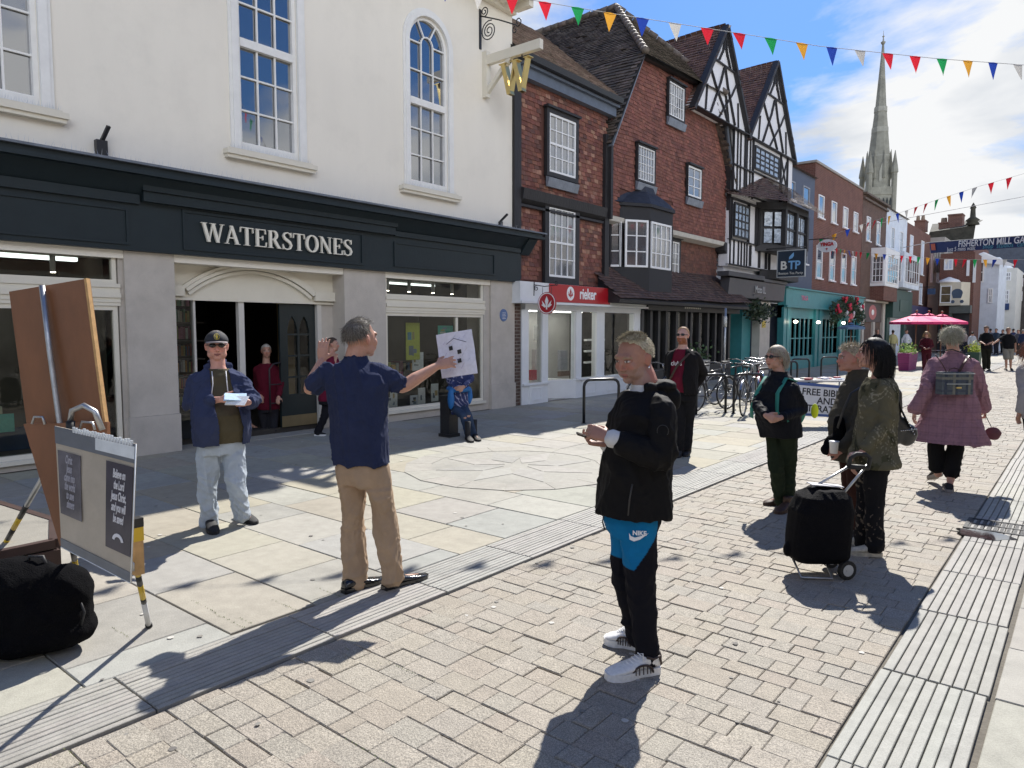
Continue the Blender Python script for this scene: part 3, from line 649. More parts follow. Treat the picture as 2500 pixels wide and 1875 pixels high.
mb=MB(); tiles(mb,(X+.32,11.95,7.47),Y_,ru,rn,8,6.9,.17,.105,[(.20,.15,.12),(.24,.18,.145),(.17,.125,.10),(.27,.21,.17)],poly=PH,jt=.15,warp=.02,lift=.03); mb.build('roof',rooft,H1)
mb=MB(); mb.tube([(-15,y,11.42+.02*math.sin(y*5)) for y in np.arange(11.95,19.6,.33)],.13,8); mb.build('ridge',rooft,H1)
# ---------- house 2 : big tile-hung house with the hipped gable
H2=thing('gabled_house','wide red tile-hung house with steep hipped roof, oriel window and tiled skirt roof','house')
P2=[(15.86,4.62),(15.80,6.5),(17.38,8.98),(22.55,9.2),(23.45,6.8),(23.55,4.62)]
mb=MB(); mb.prism([(X-.06,a,b) for a,b in P2],(-9,0,0)); mb.prism([(X-.36,a,b) for a,b in ((15.75,2.2),(15.75,4.62),(23.5,4.62),(23.5,2.2))],(-8,0,0)); mb.build('wall',MATS['dark_brick_back'],H2)
U0,V0=15.75,4.62
hl=[(19.05,20.1,7.72,8.88),(17.3,18.35,5.72,6.72),(20.35,21.42,5.68,6.72),(16.5,19.5,4.5,5.45)]
mb=MB(); tiles(mb,(X-.05,U0,V0),Y_,Z_,X_,7.9,4.7,.17,.10,TH2,poly=[(a-U0,b-V0) for a,b in P2],holes=[(a-U0,b-U0,c-V0,d-V0) for a,b,c,d in hl],jt=.14,warp=.03)
X2=X-.32
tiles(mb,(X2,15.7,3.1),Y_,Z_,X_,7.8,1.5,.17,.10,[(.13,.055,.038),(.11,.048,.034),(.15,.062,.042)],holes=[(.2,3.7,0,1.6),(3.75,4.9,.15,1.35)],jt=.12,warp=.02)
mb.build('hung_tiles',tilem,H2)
casement(H2,X,19.10,20.06,7.86,8.80,6,3,surround=.05,sill='lead',fr=.035,bar=.016); casement(H2,X,17.36,18.28,5.76,6.66,6,4,surround=.05,fr=.03,bar=.014,sill='lead'); casement(H2,X,20.42,21.36,5.76,6.66,2,3,surround=.03,sill='lead')
casement(H2,X2+.03,19.56,20.5,3.34,4.36,4,3,surround=.08,sill='lead',fr=.04)
mb=MB(); mb.prism([(X-.05,15.6,4.62),(X+.03,15.6,4.62),(X-.02,15.6,4.50),(X2,15.6,4.44),(X2,15.6,4.5)],(0,7.95,0)); mb.build('jetty_soffit',M('soffit_white',(.55,.53,.49),.7,.1,6),H2)
mb=MB()
def board(p,q,wd=.16,th=.1): mb.bar((X+.04,*p),(X+.04,*q),th,wd,upv=(1,0,0))
board((15.82,6.42),(17.40,9.0),.2); board((17.3,9.02),(22.65,9.26),.14); board((22.58,9.25),(23.5,6.8),.16); board((23.5,6.8),(23.6,4.6),.14); board((15.85,4.5),(15.85,6.4),.2)
mb.prism([(X+.03,23.3,4.62),(X+.03,23.75,4.62),(X+.03,23.6,4.2),(X+.03,23.3,4.35)],(-.35,0,0)); mb.build('verge_boards',timber,H2)
mb=MB(); mb.bar((X+.115,15.78,6.30),(X+.115,17.34,8.94),.03,.16,upv=(1,0,0)); mb.bar((X+.12,22.7,9.1),(X+.12,23.6,6.7),.03,.12,upv=(1,0,0)); mb.build('lead_trim',leadw,H2)
# roof : ridge Y=20 from x=-12.1 backwards, hip to the front
A=Vector((-12.1,20,11.75)); Bk=Vector((-19,20,11.75)); E0=Vector((X+.25,17.3,8.98)); E1=Vector((X+.25,22.7,9.22)); V0_=Vector((X+.2,15.7,6.35)); V1_=Vector((X+.2,23.7,6.6))
mb=MB(); E0b=Vector((-19,17.3,8.98)); V0b=Vector((-19,15.7,6.35)); mb.add([A,Bk,E0,E1,V0_,V1_,E0b,V0b,Vector((-19,23.7,6.6))],[(2,3,0),(4,2,6,7),(2,0,1,6),(3,5,8,1,0)]); mb.build('roof_deck',dark,H2)
def tri_roof(mb,o,a,b,polyw,cols,tw=.17,th=.105,**k):
    """tile a roof plane: o origin at the eaves, a along the eaves, b a point up the slope"""
    o=Vector(o);u=(Vector(a)-o).normalized(); n=u.cross(Vector(b)-o).normalized(); 
    if n.z<0: n=-n
    v=n.cross(u).normalized()
    if v.z<0: v=-v
    P=[((Vector(p)-o).dot(u),(Vector(p)-o).dot(v)) for p in polyw]; a0=min(p[0] for p in P); b0=min(p[1] for p in P)
    tiles(mb,o+u*a0+v*b0,u,v,n,max(p[0] for p in P)-a0,max(p[1] for p in P)-b0,tw,th,cols,poly=[(p[0]-a0,p[1]-b0) for p in P],**k)
mb=MB(); tri_roof(mb,E0,E1,A,[E0,E1,A],[(.15,.125,.10),(.18,.15,.12),(.12,.10,.08)],lift=.03,warp=.03)
tri_roof(mb,V0_,V0b,E0,[V0_,V0b,E0b,Vector((X+.2,17.3,8.98))],RT,lift=.028,warp=.03,drop=.05); tri_roof(mb,Vector((X+.2,17.3,8.98)),E0b,A,[Vector((X+.2,17.3,8.98)),A,Bk,E0b],RT,lift=.028,warp=.04,drop=.05)
tri_roof(mb,V1_,Vector((-19,23.7,6.6)),A,[V1_,Vector((X+.2,22.7,9.2)),A,Bk,Vector((-19,24.5,6.6))],RT,lift=.028)
mb.build('roof',rooft,H2)
mb=MB()
for p,q in ((E0,A),(E1,A),(A,Bk)):
    m=int((q-p).length/.3)
    for i in range(m): a=p.lerp(q,i/m)+Vector((0,0,.06+random.uniform(-.01,.015))); b=p.lerp(q,(i+1)/m)+Vector((0,0,.04)); mb.tube([a,b],.10,8,jit((.13,.105,.085),.15))
mb.build('ridge',rooft,H2)
# oriel bay
def canted(mb,Xw,y0,y1,dep,z0,z1,cant=.32,col=None,off=0):
    mb.prism([(Xw,y0-off,z0),(Xw+dep+off,y0+cant-off*.4,z0),(Xw+dep+off,y1-cant+off*.4,z0),(Xw,y1+off,z0)],(0,0,z1-z0),col)
XO=X2-.05; OP_=[(XO,16.35),(X+.0,16.62),(X+.42,17.35),(X+.42,18.68),(XO,19.3)]
def orl_(mb,off,z0,z1):
    P_=[(OP_[0][0],OP_[0][1]-off),(OP_[1][0]+off*.6,OP_[1][1]-off),(OP_[2][0]+off,OP_[2][1]-off*.5),(OP_[3][0]+off,OP_[3][1]+off*.5),(OP_[4][0],OP_[4][1]+off)]; mb.prism([(a,b,z0) for a,b in P_],(0,0,z1-z0))
mb=MB(); orl_(mb,0,2.62,3.34); orl_(mb,0,4.60,4.95); orl_(mb,.06,4.951,5.03)
# posts
for x,y in OP_[1:4]: mb.box(x-.15,x-.02,y-.07,y+.07,3.341,4.599)
mb.box(X2,X2+.1,16.35,16.5,3.341,4.599)
ob=mb.build('oriel',M('oriel_black',(.016,.016,.020),.65,.1,5),H2)
def wpanel(par,p,q,z0,z1,nx,nz,fr=.055):     # glazed panel between two plan points
    p=Vector((*p,0));q=Vector((*q,0)); d=(q-p).normalized(); n=Vector((d.y,-d.x,0)); 
    if n.x<0: n=-n
    Lg=(q-p).length
    T=Matrix(((n.x,d.x,0,p.x),(n.y,d.y,0,p.y),(0,0,1,0),(0,0,0,1)))
    mb=MB(); 
    def bx(*a): mb.box(*a,M_=T)
    bx(-.02,.03,0,Lg,z0,z0+fr);bx(-.02,.03,0,Lg,z1-fr,z1);bx(-.02,.03,0,fr,z0+fr,z1-fr);bx(-.02,.03,Lg-fr,Lg,z0+fr,z1-fr); f=mb.build('window',cast,par)
    mb=MB()
    for i in range(1,nx): y=Lg*i/nx; bx(-.01,.02,y-.02,y+.02,z0+fr,z1-fr)
    for i in range(1,nz): z=z0+(z1-z0)*i/nz; bx(-.008,.017,fr,Lg-fr,z-.014,z+.014)
    mb.build('glazing_bars',cast,f); mb=MB(); mb.quad(*[tuple(T@Vector(v)) for v in ((0,.02,z0+.02),(0,Lg-.02,z0+.02),(0,Lg-.02,z1-.02),(0,.02,z1-.02))]); mb.build('pane',netg,f)
wpanel(ob,(XO+.06,16.38),(X-.02,16.60),3.345,4.595,1,3); wpanel(ob,(X+.03,16.70),(X+.40,17.28),3.345,4.595,2,3); wpanel(ob,(X+.40,17.43),(X+.40,18.60),3.345,4.595,4,3)
mb=MB(); rings=[]
for f,z in ((1.10,5.031),(1.02,5.08),(.86,5.20),(.62,5.34),(.40,5.44),(.30,5.60)):
    rings.append([(X-.06+(a+.06-X)*f if a>XO+.01 else X-.06,17.85+(b-17.85)*max(f,.34),z) for a,b in OP_])
mb.loft(rings,smooth=False); mb.build('oriel_roof',M('oriel_lead',(.028,.030,.040),.6,.35,5,.5,14,metal=.2),ob)
# tiled skirt roof
mb=MB(); S0=Vector((X+.62,15.5,2.46)); S1=Vector((X+.62,24.45,2.60))
mb.prism([(X2,15.5,2.35),(X2,15.5,3.3),(X+.62,15.5,2.44),(X+.60,15.5,2.36)],(0,8.6,0)); mb.build('skirt_deck',timber,H2)
mb=MB(); tri_roof(mb,S0,S1,(X2,19,3.45),[(X+.62,15.45,2.46),(X+.62,24.3,2.58),(X2,23.2,3.75),(X2,15.3,3.3)],[(.085,.05,.042),(.10,.058,.046),(.07,.045,.04),(.12,.075,.06)],lift=.022,warp=.02); mb.build('skirt_roof',tilem,H2)
# dark pub-like shopfront under the skirt
mb=MB(); mb.box(X2-.1,X+.25,17.62,24.2,2.22,2.45); mb.box(X2-.1,X+.05,17.6,24.0,0,.55)
for y in (17.65,18.15,18.62,19.1,19.75,20.4,20.75,21.35,22.0,22.6,23.15,23.75): mb.box(X2-.05,X+.08,y-.07,y+.07,.551,2.219)
mb.build('shopfront',M('charcoal_paint',(.022,.022,.024),.5,.15,5),H2)
mb=MB(); mb.quad((X-.02,17.6,.55),(X-.02,24,.55),(X-.02,24,2.2),(X-.02,17.6,2.2)); mb.build('pane',gl,H2)
mb=MB(); mb.box(X-3,X-2.95,17.6,24,0,2.4); mb.build('inner_wall',M('inner_grey',(.06,.055,.05),.9,.5,3),H2)
for y,cw in ((18.6,(.9,.75,.5)),(19.9,(.9,.75,.5)),(21.2,(.9,.75,.5))): 
    m_=MB(); m_.ell((X-.5,y,1.95),.05,8,6); m_.build('lamp',MATS['lamp_glow'],H2)
mb=MB()
for k in range(9): mb.box(X+.251,X+.256,19.9+k*.13,19.98+k*.13,2.31,2.36+.02*(k%3))
mb.build('worn_lettering',M('pale_lettering',(.6,.58,.5),.5,0),H2)
# ---------- shoe shop front (ground floor of house 1)
mb=MB(); W0,W1=12.30,17.6
mb.box(X-.2,X+.24,11.98,15.70,2.30,2.72); mb.box(X-.2,X+.20,15.705,17.62,2.30,2.40); mb.box(X-.2,X+.30,11.96,15.72,2.25,2.299); mb.box(X-.2,X+.26,15.72,17.64,2.25,2.299); mb.box(X-.2,X+.05,12.4,17.6,2.12,2.249)
mb.prism([(X-.1,15.705,2.40),(X-.1,15.705,2.72),(X-.1,16.5,2.62),(X-.1,17.2,2.40)],(.15,0,0))
for a,b in ((12.29,12.54),(13.05,13.27),(14.42,14.66),(15.36,15.72),(17.25,17.6)): mb.box(X-.12,X+.04,a,b,.0,2.119)
fr_=mb.build('shopfront',M('gloss_white',(.72,.735,.75),.35,.04,4),H1)
mb=MB()
mb.box(X-.1,X+.06,12.54,13.05,0,.43); mb.box(X-.1,X+.1,12.3,13.27,.431,.475); mb.prism([(X-.9,13.6,0),(X-.9,14.42,0),(X+.05,14.62,0),(X+.05,14.42,0),(X-.55,13.62,0)],(0,0,.46))
mb.box(X-.1,X+.06,14.66,17.25,0,.44); mb.box(X-.1,X+.1,14.4,17.55,.441,.485)
for a,b in ((12.62,12.98),(14.8,15.3),(15.85,17.1)):
    frame(mb,X+.061,X+.075,a,b,.08,.36,.02)
mb.build('stall_riser',MATS['gloss_white'],H1)
mb=MB()
for a,b in ((12.54,13.05),(14.66,15.36),(15.72,17.25)): mb.quad((X-.01,a,.47),(X-.01,b,.47),(X-.01,b,2.12),(X-.01,a,2.12))
mb.quad((X-.55,13.62,.46),(X-.02,14.42,.46),(X-.02,14.42,2.12),(X-.55,13.62,2.12)); mb.build('pane',gl,H1)
mb=MB(); mb.box(X-2.4,X-2.35,12.3,17.6,0,2.25); mb.box(X-2.35,X-.12,12.3,17.6,2.2,2.25); mb.box(X-2.35,X-.12,12.3,17.6,-.01,.012); mb.box(X-2.35,X-.12,12.28,12.33,0,2.2); mb.build('shop_room',M('shoe_room',(.42,.41,.39),.8,.1,2),H1)
mb=MB()
for y in (14.8,15.0,15.9,16.3): mb.ell((X-.5,y,2.17),.04,8,6)
mb.build('ceiling_lamps',MATS['lamp_glow'],H1)
mb=MB(); mb.box(X-1.9,X-1.7,12.6,17.3,2.16,2.19); mb.box(X-1.0,X-.9,12.6,17.3,2.16,2.19); mb.build('light_strip',M('shop_strip',(1,.97,.92),.5,0,1,emit=5),H1)
mb=MB(); 
for (y,z,ww,hh,c) in ((13.85,.95,.35,.5,(.55,.5,.5)),(13.9,1.6,.3,.35,(.8,.8,.78)),(13.75,.58,.4,.25,(.45,.03,.06)),(14.9,.9,.3,.5,(.3,.3,.32)),(12.8,1.3,.3,.9,(.62,.5,.38)),(12.85,.62,.25,.25,(.7,.72,.75)),(16.4,1.1,.9,.05,(.75,.75,.75)),(16.4,.8,.9,.05,(.75,.75,.75)),(16.4,1.4,.9,.05,(.75,.75,.75)),(15.0,.55,.5,.12,(.15,.1,.08)),(16.6,.6,.3,.4,(.75,.76,.78))):
    mb.box(X-.75,X-.65,y-ww/2,y+ww/2,z-hh/2,z+hh/2,c)
mb.build('window_display',M('display_items',(1,1,1),.6,.1,10,attr=True),H1)
redm=M('sign_red',(.42,.012,.02),.28,.04,3); swhite=M('sign_white',(.85,.85,.85),.4,0)
sg=tag(MB().box(X+.241,X+.27,13.02,15.60,2.31,2.715).build('shop_sign',redm),'long red shop sign with white round emblem over the white shoe shop','shop sign')
text('rieker',.36,.006,'lettering',swhite,sg,(X+.274,14.57,2.52),sx=.82,bold=.008)
mb=MB()
def leafemb(mb,c,r,x,colw=0):
    n=24
    mb.add([(x,c[0]+r*math.cos(2*math.pi*k/n),c[1]+r*1.05*math.sin(2*math.pi*k/n)) for k in range(n)],[tuple(range(n))])
leafemb(mb,(13.83,2.52),.155,X+.274); sub=mb.build('emblem',swhite,sg)
mb=MB(); 
def fleur(mb,c,s,x):
    for pts in ([(0,.9),(.28,.3),(.12,-.25),(.1,-.8),(-.1,-.8),(-.12,-.25),(-.28,.3)],[(.15,-.3),(.75,.35),(.62,-.15),(.85,-.2),(.35,-.55),(.15,-.5)],[(-.15,-.3),(-.75,.35),(-.62,-.15),(-.85,-.2),(-.35,-.55),(-.15,-.5)]):
        mb.add([(x,c[0]+p[0]*s,c[1]+p[1]*s) for p in pts],[tuple(range(len(pts)))])
fleur(mb,(13.83,2.52),.13,X+.278); mb.build('emblem_leaf',redm,sub)
# brick return beside the shoe shop
tag(MB().box(X-.2,X+.01,12.065,12.288,0,2.25).build('brick_pier',brickmat('dark_bricks',(.07,.045,.035),(.10,.055,.04),(.22,.20,.17))),'narrow dark brick pier between the bookshop and the white shoe shop','brick pier')
# ---------- timber framed house, two gables
T=thing('timber_house','black and white timber-framed house with twin steep gables and a jettied bay','house')
XT=-9.62; plaster=M('lime_plaster',(.72,.715,.735),.85,.05,4,.2,30)
g1=(20.25,22.54,24.62,11.3); g2=(24.62,27.2,29.50,11.5); zf=8.35
mb=MB()
for a,m_,b,zp in (g1,g2): mb.prism([(XT,a,zf),(XT,m_,zp),(XT,b,zf)],(-.3,0,0))
mb.box(XT-.3,XT,23.62,29.45,6.3,zf-.001); mb.box(XT-.45,XT-.12,23.5,29.3,3.85,6.299); mb.box(XT-9,XT-.31,23.62,29.4,2.72,zf-.01); mb.box(XT-9,XT-3.2,23.62,29.4,0,2.719)
mb.build('wall',plaster,T)
mb=MB(); xt=XT+.022
def bm2(p,q,wd=.14,x=xt,th=.03): mb.bar((x,*p),(x,*q),th,wd,upv=(1,0,0))
def gable(a,m_,b,zp,base):
    hh=zp-zf
    def at(t,z): # t -1..1 across at height z
        k=(zp-z)/hh; return (m_+(t*(m_-a)*k if t<0 else t*(b-m_)*k),z)
    bm2((a-.05,zf-.1),(m_,zp+.05),.20,xt+.03,.12); bm2((b+.05,zf-.1),(m_,zp+.05),.20,xt+.033,.12)
    bm2((a,zf),(b,zf),.24,xt+.01); W1=.125
    bm2(at(-1,zf+hh*.60),at(1,zf+hh*.60),.12)
    for s in (-1,1):
        bm2(at(s*.10,zf+hh*.80),at(s*.55,zf+hh*.60),W1,xt-.004-.002*s); bm2(at(0,zf+hh*.92),at(s*.3,zf+hh*.72),W1,xt-.009-.002*s)
        pts=[at(s*.05,zf+hh*.58),at(s*.22,zf+hh*.40),at(s*.38,zf+hh*.2),at(s*.46,zf+.1)]
        for p,q in zip(pts,pts[1:]): bm2(p,q,W1+.02,xt-.013-.002*s)
        pts=[at(s*.98,zf+hh*.50),at(s*.45,zf+hh*.34),at(-s*.02,zf+hh*.14),at(-s*.16,zf+.1)]
        for p,q in zip(pts,pts[1:]): bm2(p,q,W1+.02,xt-.018-.002*s)
        bm2(at(s*.80,zf+hh*.30),at(s*.62,zf+.1),W1,xt-.023-.002*s)
gable(*g1,0); gable(*g2,0)
# wall framing below the gables
bm2((23.4,7.2),(25.2,7.2),.14,xt-.003); bm2((23.4,6.35),(29.3,6.35),.18,xt-.003)
for y in (23.45,23.78,24.05,24.42,24.62,24.92,25.15,28.0,28.75): bm2((y,6.3),(y,zf),.08 if y not in(24.42,25.15,28.0,28.75) else .14,xt-.006)
bm2((25.2,7.25),(28.6,7.25),.15,xt); bm2((28.1,7.2),(28.7,8.2),.09,xt-.009); bm2((28.7,7.2),(28.1,8.2),.09,xt-.012); bm2((28.1,6.4),(28.7,7.2),.09,xt-.009); bm2((28.7,6.4),(28.1,7.2),.09,xt-.012)
bm2((25.2,6.3),(26.0,7.1),.09,xt-.009)
# lower storey studs
xl=XT-.12+.02
for y in (23.62,23.95,24.35,24.62,24.9,25.13): bm2((y,3.9),(y,4.75),.07,xl)
bm2((23.5,4.75),(29.3,4.75),.14,xl+.006); bm2((23.5,3.9),(29.3,3.9),.2,xl+.006); bm2((23.5,6.12),(29.3,6.12),.24,xl+.006)
for y in (23.6,25.15,25.9): bm2((y,4.75),(y,6.1),.18,xl-.004)
for y in (25.4,26.3,27.0,27.35): bm2((y,3.95),(y,4.7),.16,xl-.004)
mb.build('timber_frame',timber,T)
mb=MB()   # soffit corbels and roofs
casement(T,XT+.05,25.28,27.75,7.36,8.18,5,4,fr=.06,bar=.05,fm=timber,pane=M('leaded_glass',(.30,.36,.44),.12,.6,9,.3,9,spec=.9))
casement(T,XT-.02,23.72,25.08,4.84,6.0,4,4,fr=.06,bar=.05,fm=timber,pane=M('leaded_glass'))
mb=MB()
for a,m_,b,zp in (g1,g2):
    for s,e in ((a,-1),(b,1)):
        tri_roof(mb,(XT+.16,s+e*.1,zf-.15),(XT-6,s+e*.1,zf-.15),(XT,m_,zp+.05),[(XT+.16,s+e*.1,zf-.15),(XT+.16,m_,zp+.06),(XT-9,m_,zp+.06),(XT-9,s+e*.1,zf-.15)],[(.12,.065,.048),(.14,.075,.055),(.10,.055,.042),(.16,.09,.065)],lift=.025,tw=.2,th=.13,warp=.02)
mb.build('roof',rooft,T)
# jettied bay with hipped tiled roof
mb=MB(); by0,by1,bd,bc=25.95,30.0,.85,.75; XB=XT-.1
canted(mb,XB,by0,by1,bd,4.55,4.75,bc); canted(mb,XB,by0,by1,bd,6.05,6.3,bc); canted(mb,XB,by0+.1,by1-.2,bd-.12,4.751,6.049,bc)
canted(mb,XB,by0+.5,by1-.3,bd-.3,3.55,3.9,.5)
for (x,y) in ((XB+bd,by0+bc),(XB+bd,by1-bc),(XB+bd,(by0+by1)/2),(XB+.1,by0+.1)): mb.box(x-.16,x+.004,y-.1,y+.1,4.751,6.049)
mb.box(XB+.1,XB+bd-.05,by0+bc,by1-bc,5.35,5.42); bay=mb.build('bay',timber,T)
def wp2(p,q,z0,z1,nx,nz):
    p=Vector((*p,0));q=Vector((*q,0)); d=(q-p).normalized(); n=Vector((d.y,-d.x,0)); n=n if n.x>0 else -n; Lg=(q-p).length; Tm=Matrix(((n.x,d.x,0,p.x),(n.y,d.y,0,p.y),(0,0,1,0),(0,0,0,1))); mb=MB()
    for i in range(nx):
        for j in range(nz):
            a=Lg*(i+.12)/nx;b=Lg*(i+.88)/nx; c=z0+(z1-z0)*(j+.08)/nz; e=z0+(z1-z0)*(j+.92)/nz; mb.box(0,.012,a,b,c,e,M_=Tm)
    mb.build('window',MATS['leaded_glass'],bay)
wp2((XB+bd-.115,by0+bc+.12),(XB+bd-.115,(by0+by1)/2-.1),4.8,6.0,2,2); wp2((XB+bd-.115,(by0+by1)/2+.1),(XB+bd-.115,by1-bc-.12),4.8,6.0,2,2); wp2((XB+.18,by0+.22),(XB+bd-.1,by0+bc-.02),4.8,6.0,2,2)
mb=MB(); xo=XB+bd+.35
tri_roof(mb,(xo,by0+.1,6.2),(xo,by1+.4,6.2),(XT,28,7.3),[(xo,by0+.1,6.2),(xo,by1+.5,6.2),(XT+.05,by1-.6,7.2),(XT+.05,by0+.5,7.3)],[(.10,.07,.055),(.13,.09,.07),(.16,.12,.09)],lift=.03,tw=.2,th=.13,warp=.02)
tri_roof(mb,(XT-.05,23.2,6.2),(xo,by0+.1,6.2),(XT,by0+.6,7.3),[(XT-.05,23.2,6.15),(xo,by0+.1,6.2),(XT+.05,by0+.5,7.3),(XT-.02,23.2,6.75)],[(.10,.06,.048),(.12,.07,.055)],lift=.03,tw=.2,th=.13)
mb.build('bay_roof',rooft,bay)
# fascia of the tea room
mb=MB(); mb.prism([(XT-.1,22.9,2.72),(XT+.16,22.9,2.78),(XT+.22,22.9,3.40),(XT-.1,22.9,3.45)],(0,5.5,0)); mb.box(XT-.1,XT+.3,22.6,25.9,3.451,3.60); mb.box(XT-.1,XT+.27,25.901,28.45,3.42,3.52); mb.build('fascia',M('charcoal_fascia',(.06,.06,.068),.5,.12,5),T)
text('Mozo LL',.36,.01,'lettering',M('steel_letters',(.5,.5,.52),.35,.1,9,metal=.7),T,(XT+.225,25.7,3.10),sx=.8)
mb=MB(); mb.box(XT-.3,XT+.0,26.35,27.4,0,2.71); mb.build('pier',stonep,T)
mb=MB(); tq=M('teal_paint',(.045,.235,.25),.45,.10,4); mb.box(XT-1.3,XT-1.2,23.9,26.35,1.9,2.7); mb.box(XT-1.2,XT-.35,25.5,26.34,0,2.6); mb.build('lobby_panels',tq,T)
mb=MB(); mb.box(XT-3,XT-2.9,23.9,26.3,0,2.6); mb.build('inner_wall',dark,T)
# ---------- blue-grey rendered house and long brick block with the teal restaurant
def block(name,label,y0,y1,z0,z1,wm_,wins=(),roofh=0,x=X,depth=9,gm=None,trim=None,roofm=None,par=True):
    t=thing(name,label,'building'); mb=MB(); mb.box(x-depth,x,y0,y1,z0,z1); mb.build('wall',wm_,t)
    if roofh: mb=MB(); mb.prism([(x+.15,y0,z1),(x-depth/2,y0,z1+roofh),(x-depth,y0,z1)],(0,y1-y0,0)); mb.build('roof',roofm or M('old_tile_roof',(.12,.09,.07),.85,.4,7,.6,20),t)
    for q in wins:
        ya,yb,za,zb=q[:4]; nx,nz=(q[4:6] if len(q)>5 else (1,2)); f=casement(t,x+.012,ya,yb,za,zb,nx,nz,fr=.05,fm=trim or cast,pane=gm or netg,sill='white')
    return t
slatebl=M('slate_blue_render',(.085,.105,.15),.8,.08,3,.2,40); brk=brickmat('red_bricks',(.155,.060,.043),(.125,.05,.038),(.20,.13,.10))
g_ret=thing('tmp','x','x'); bpy.data.objects.remove(g_ret)
block('rendered_house','slate blue rendered house with two small windows beside the timber gables','x' if False else 29.45,33.05,0,8.28,slatebl,[(29.5,30.3,6.95,7.7,1,1),(31.4,32.25,6.95,7.75,1,1),(31.3,32.2,4.5,5.3,2,2)],2.2,trim=M('grey_trim',(.30,.32,.36),.6))
wl=[]
for y in (33.6,35.65,37.65,39.6): wl.append((y,y+.8,6.7,7.7,1,1))
for y in (33.55,35.6,37.6,39.5): wl.append((y,y+.85,4.0,5.45,1,2))
BR=block('brick_building','long red brick building with slim windows above the turquoise restaurant front',33.06,41.4,0,9.0,brk,wl)
mb=MB(); mb.box(X-9,X+.06,33.0,41.45,9.001,9.10); mb.build('parapet',M('coping',(.32,.30,.27),.8,.1,6),BR)
RS=thing('restaurant_front','turquoise painted restaurant shopfront with folding glazed doors','shopfront')
mb=MB(); yy0,yy1=29.05,41.4
mb.box(X-.1,X+.22,yy0,yy1,2.66,3.34); mb.box(X-.1,X+.30,yy0,yy1,3.341,3.40); mb.box(X-.1,X+.28,yy0,yy1,2.58,2.659); mb.box(X-.1,X+.06,yy0,yy1,2.15,2.579); mb.box(X-.1,X+.08,yy0,yy1,0,.55)
for y in (29.05,29.5,33.3,33.9,37.3,37.9,40.9): mb.box(X-.1,X+.15,y,y+.35,.0,2.66)
for y in (30.2,30.8,31.4,32.0,32.6,34.6,35.2,35.8,36.4,38.3,39.0,39.7,40.3): mb.box(X-.1,X+.05,y,y+.12,.551,2.149)
mb.box(X-.09,X+.04,29.8,41.2,1.28,1.33); mb.build('frame',tq,RS)
mb=MB(); mb.quad((X+.0,yy0,.55),(X,yy1,.55),(X,yy1,2.15),(X,yy0,2.15)); mb.build('pane',M('restaurant_glass',(.03,.035,.04),.05,.3,2,spec=.8),RS)
mb=MB()
for y in (29.9,33.0,37.1): 
    mb.ell((X+.35,y,2.0),(.09,.09,.06),8,6)
mb.build('wall_lamps',MATS['lamp_glow'],RS)
pk=M('pink_letters',(.62,.18,.28),.5,0)
text('YINGA',.3,.006,'lettering',pk,RS,(X+.226,31.4,3.0)); text('YINGA',.3,.006,'lettering',pk,RS,(X+.226,40.3,3.0))
# next houses
B3=block('brick_house','dark brown brick house with parapet and tall sashes next to the restaurant',41.45,47.0,0,8.85,brickmat('brown_bricks',(.13,.07,.05),(.10,.055,.042),(.14,.11,.09)),[(42.3,43.1,6.5,7.8,1,2),(44.6,45.4,6.5,7.8,1,2)])
mb=MB(); mb.box(X-9,X+.12,41.4,47.05,8.6,8.7); mb.box(X-9,X+.2,41.4,47.05,8.851,8.95); mb.build('cornice',M('brown_coping',(.12,.09,.07),.8,.1,6),B3)
mb=MB(); mb.box(X+.001,X+.3,41.6,46.9,3.2,3.3); mb.box(X+.001,X+.15,41.6,42.0,0,3.19); mb.box(X+.001,X+.15,46.4,46.9,0,3.19); mb.box(X+.001,X+.12,44.2,44.6,0,2.1); mb.build('shopfront',stonep,B3)
mb=MB(); mb.box(X+.002,X+.06,42.0,46.4,2.1,3.19); mb.build('sign_board',M('maroon_board',(.05,.025,.025),.5),B3)
mb=MB(); mb.add([(X+.07,44.2+.9*math.cos(k*math.pi/10),2.65+.42*math.sin(k*math.pi/10)) for k in range(20)],[tuple(range(20))]); mb.build('round_sign',redm,B3)
mb=MB(); mb.add([(X+.075,44.2+.3*math.cos(k*math.pi/10),2.65+.16*math.sin(k*math.pi/10)) for k in range(20)],[tuple(range(20))]); mb.build('round_sign',swhite,B3)
mb=MB(); mb.box(X+.001,X+.75,43.6,47.2,4.1,6.2); bayb=mb.build('bay_window',cast,B3)
mb=MB(); mb.box(X+.002,X+.7,43.65,47.1,3.31,4.09); mb.build('bay_base',brk,bayb)
casement(bayb,X+.76,44.0,46.7,4.3,5.8,4,4)
f=bpy.data.objects.new('x',None)
# window on the side of the bay facing the viewer
def side_window(par,Yp,x0,x1,z0,z1,nx,nz,fr=.06,pane=None,bar=.03):
    mb=MB(); 
    for a in ((x0,x1,z0,z0+fr),(x0,x1,z1-fr,z1),(x0,x0+fr,z0+fr,z1-fr),(x1-fr,x1,z0+fr,z1-fr)): mb.box(a[0],a[1],Yp-.03,Yp+.02,a[2],a[3])
    f=mb.build('window',cast,par); mb=MB()
    for i in range(1,nx): x=x0+(x1-x0)*i/nx; mb.box(x-bar/2,x+bar/2,Yp-.02,Yp+.0,z0+fr,z1-fr)
    for i in range(1,nz): z=z0+(z1-z0)*i/nz; mb.box(x0+fr,x1-fr,Yp-.018,Yp+.0,z-bar/2,z+bar/2)
    if nx*nz>1: mb.build('glazing_bars',cast,f)
    mb=MB(); mb.quad((x0,Yp-.005,z0),(x1,Yp-.005,z0),(x1,Yp-.005,z1),(x0,Yp-.005,z1)); mb.build('pane',pane or netg,f); return f
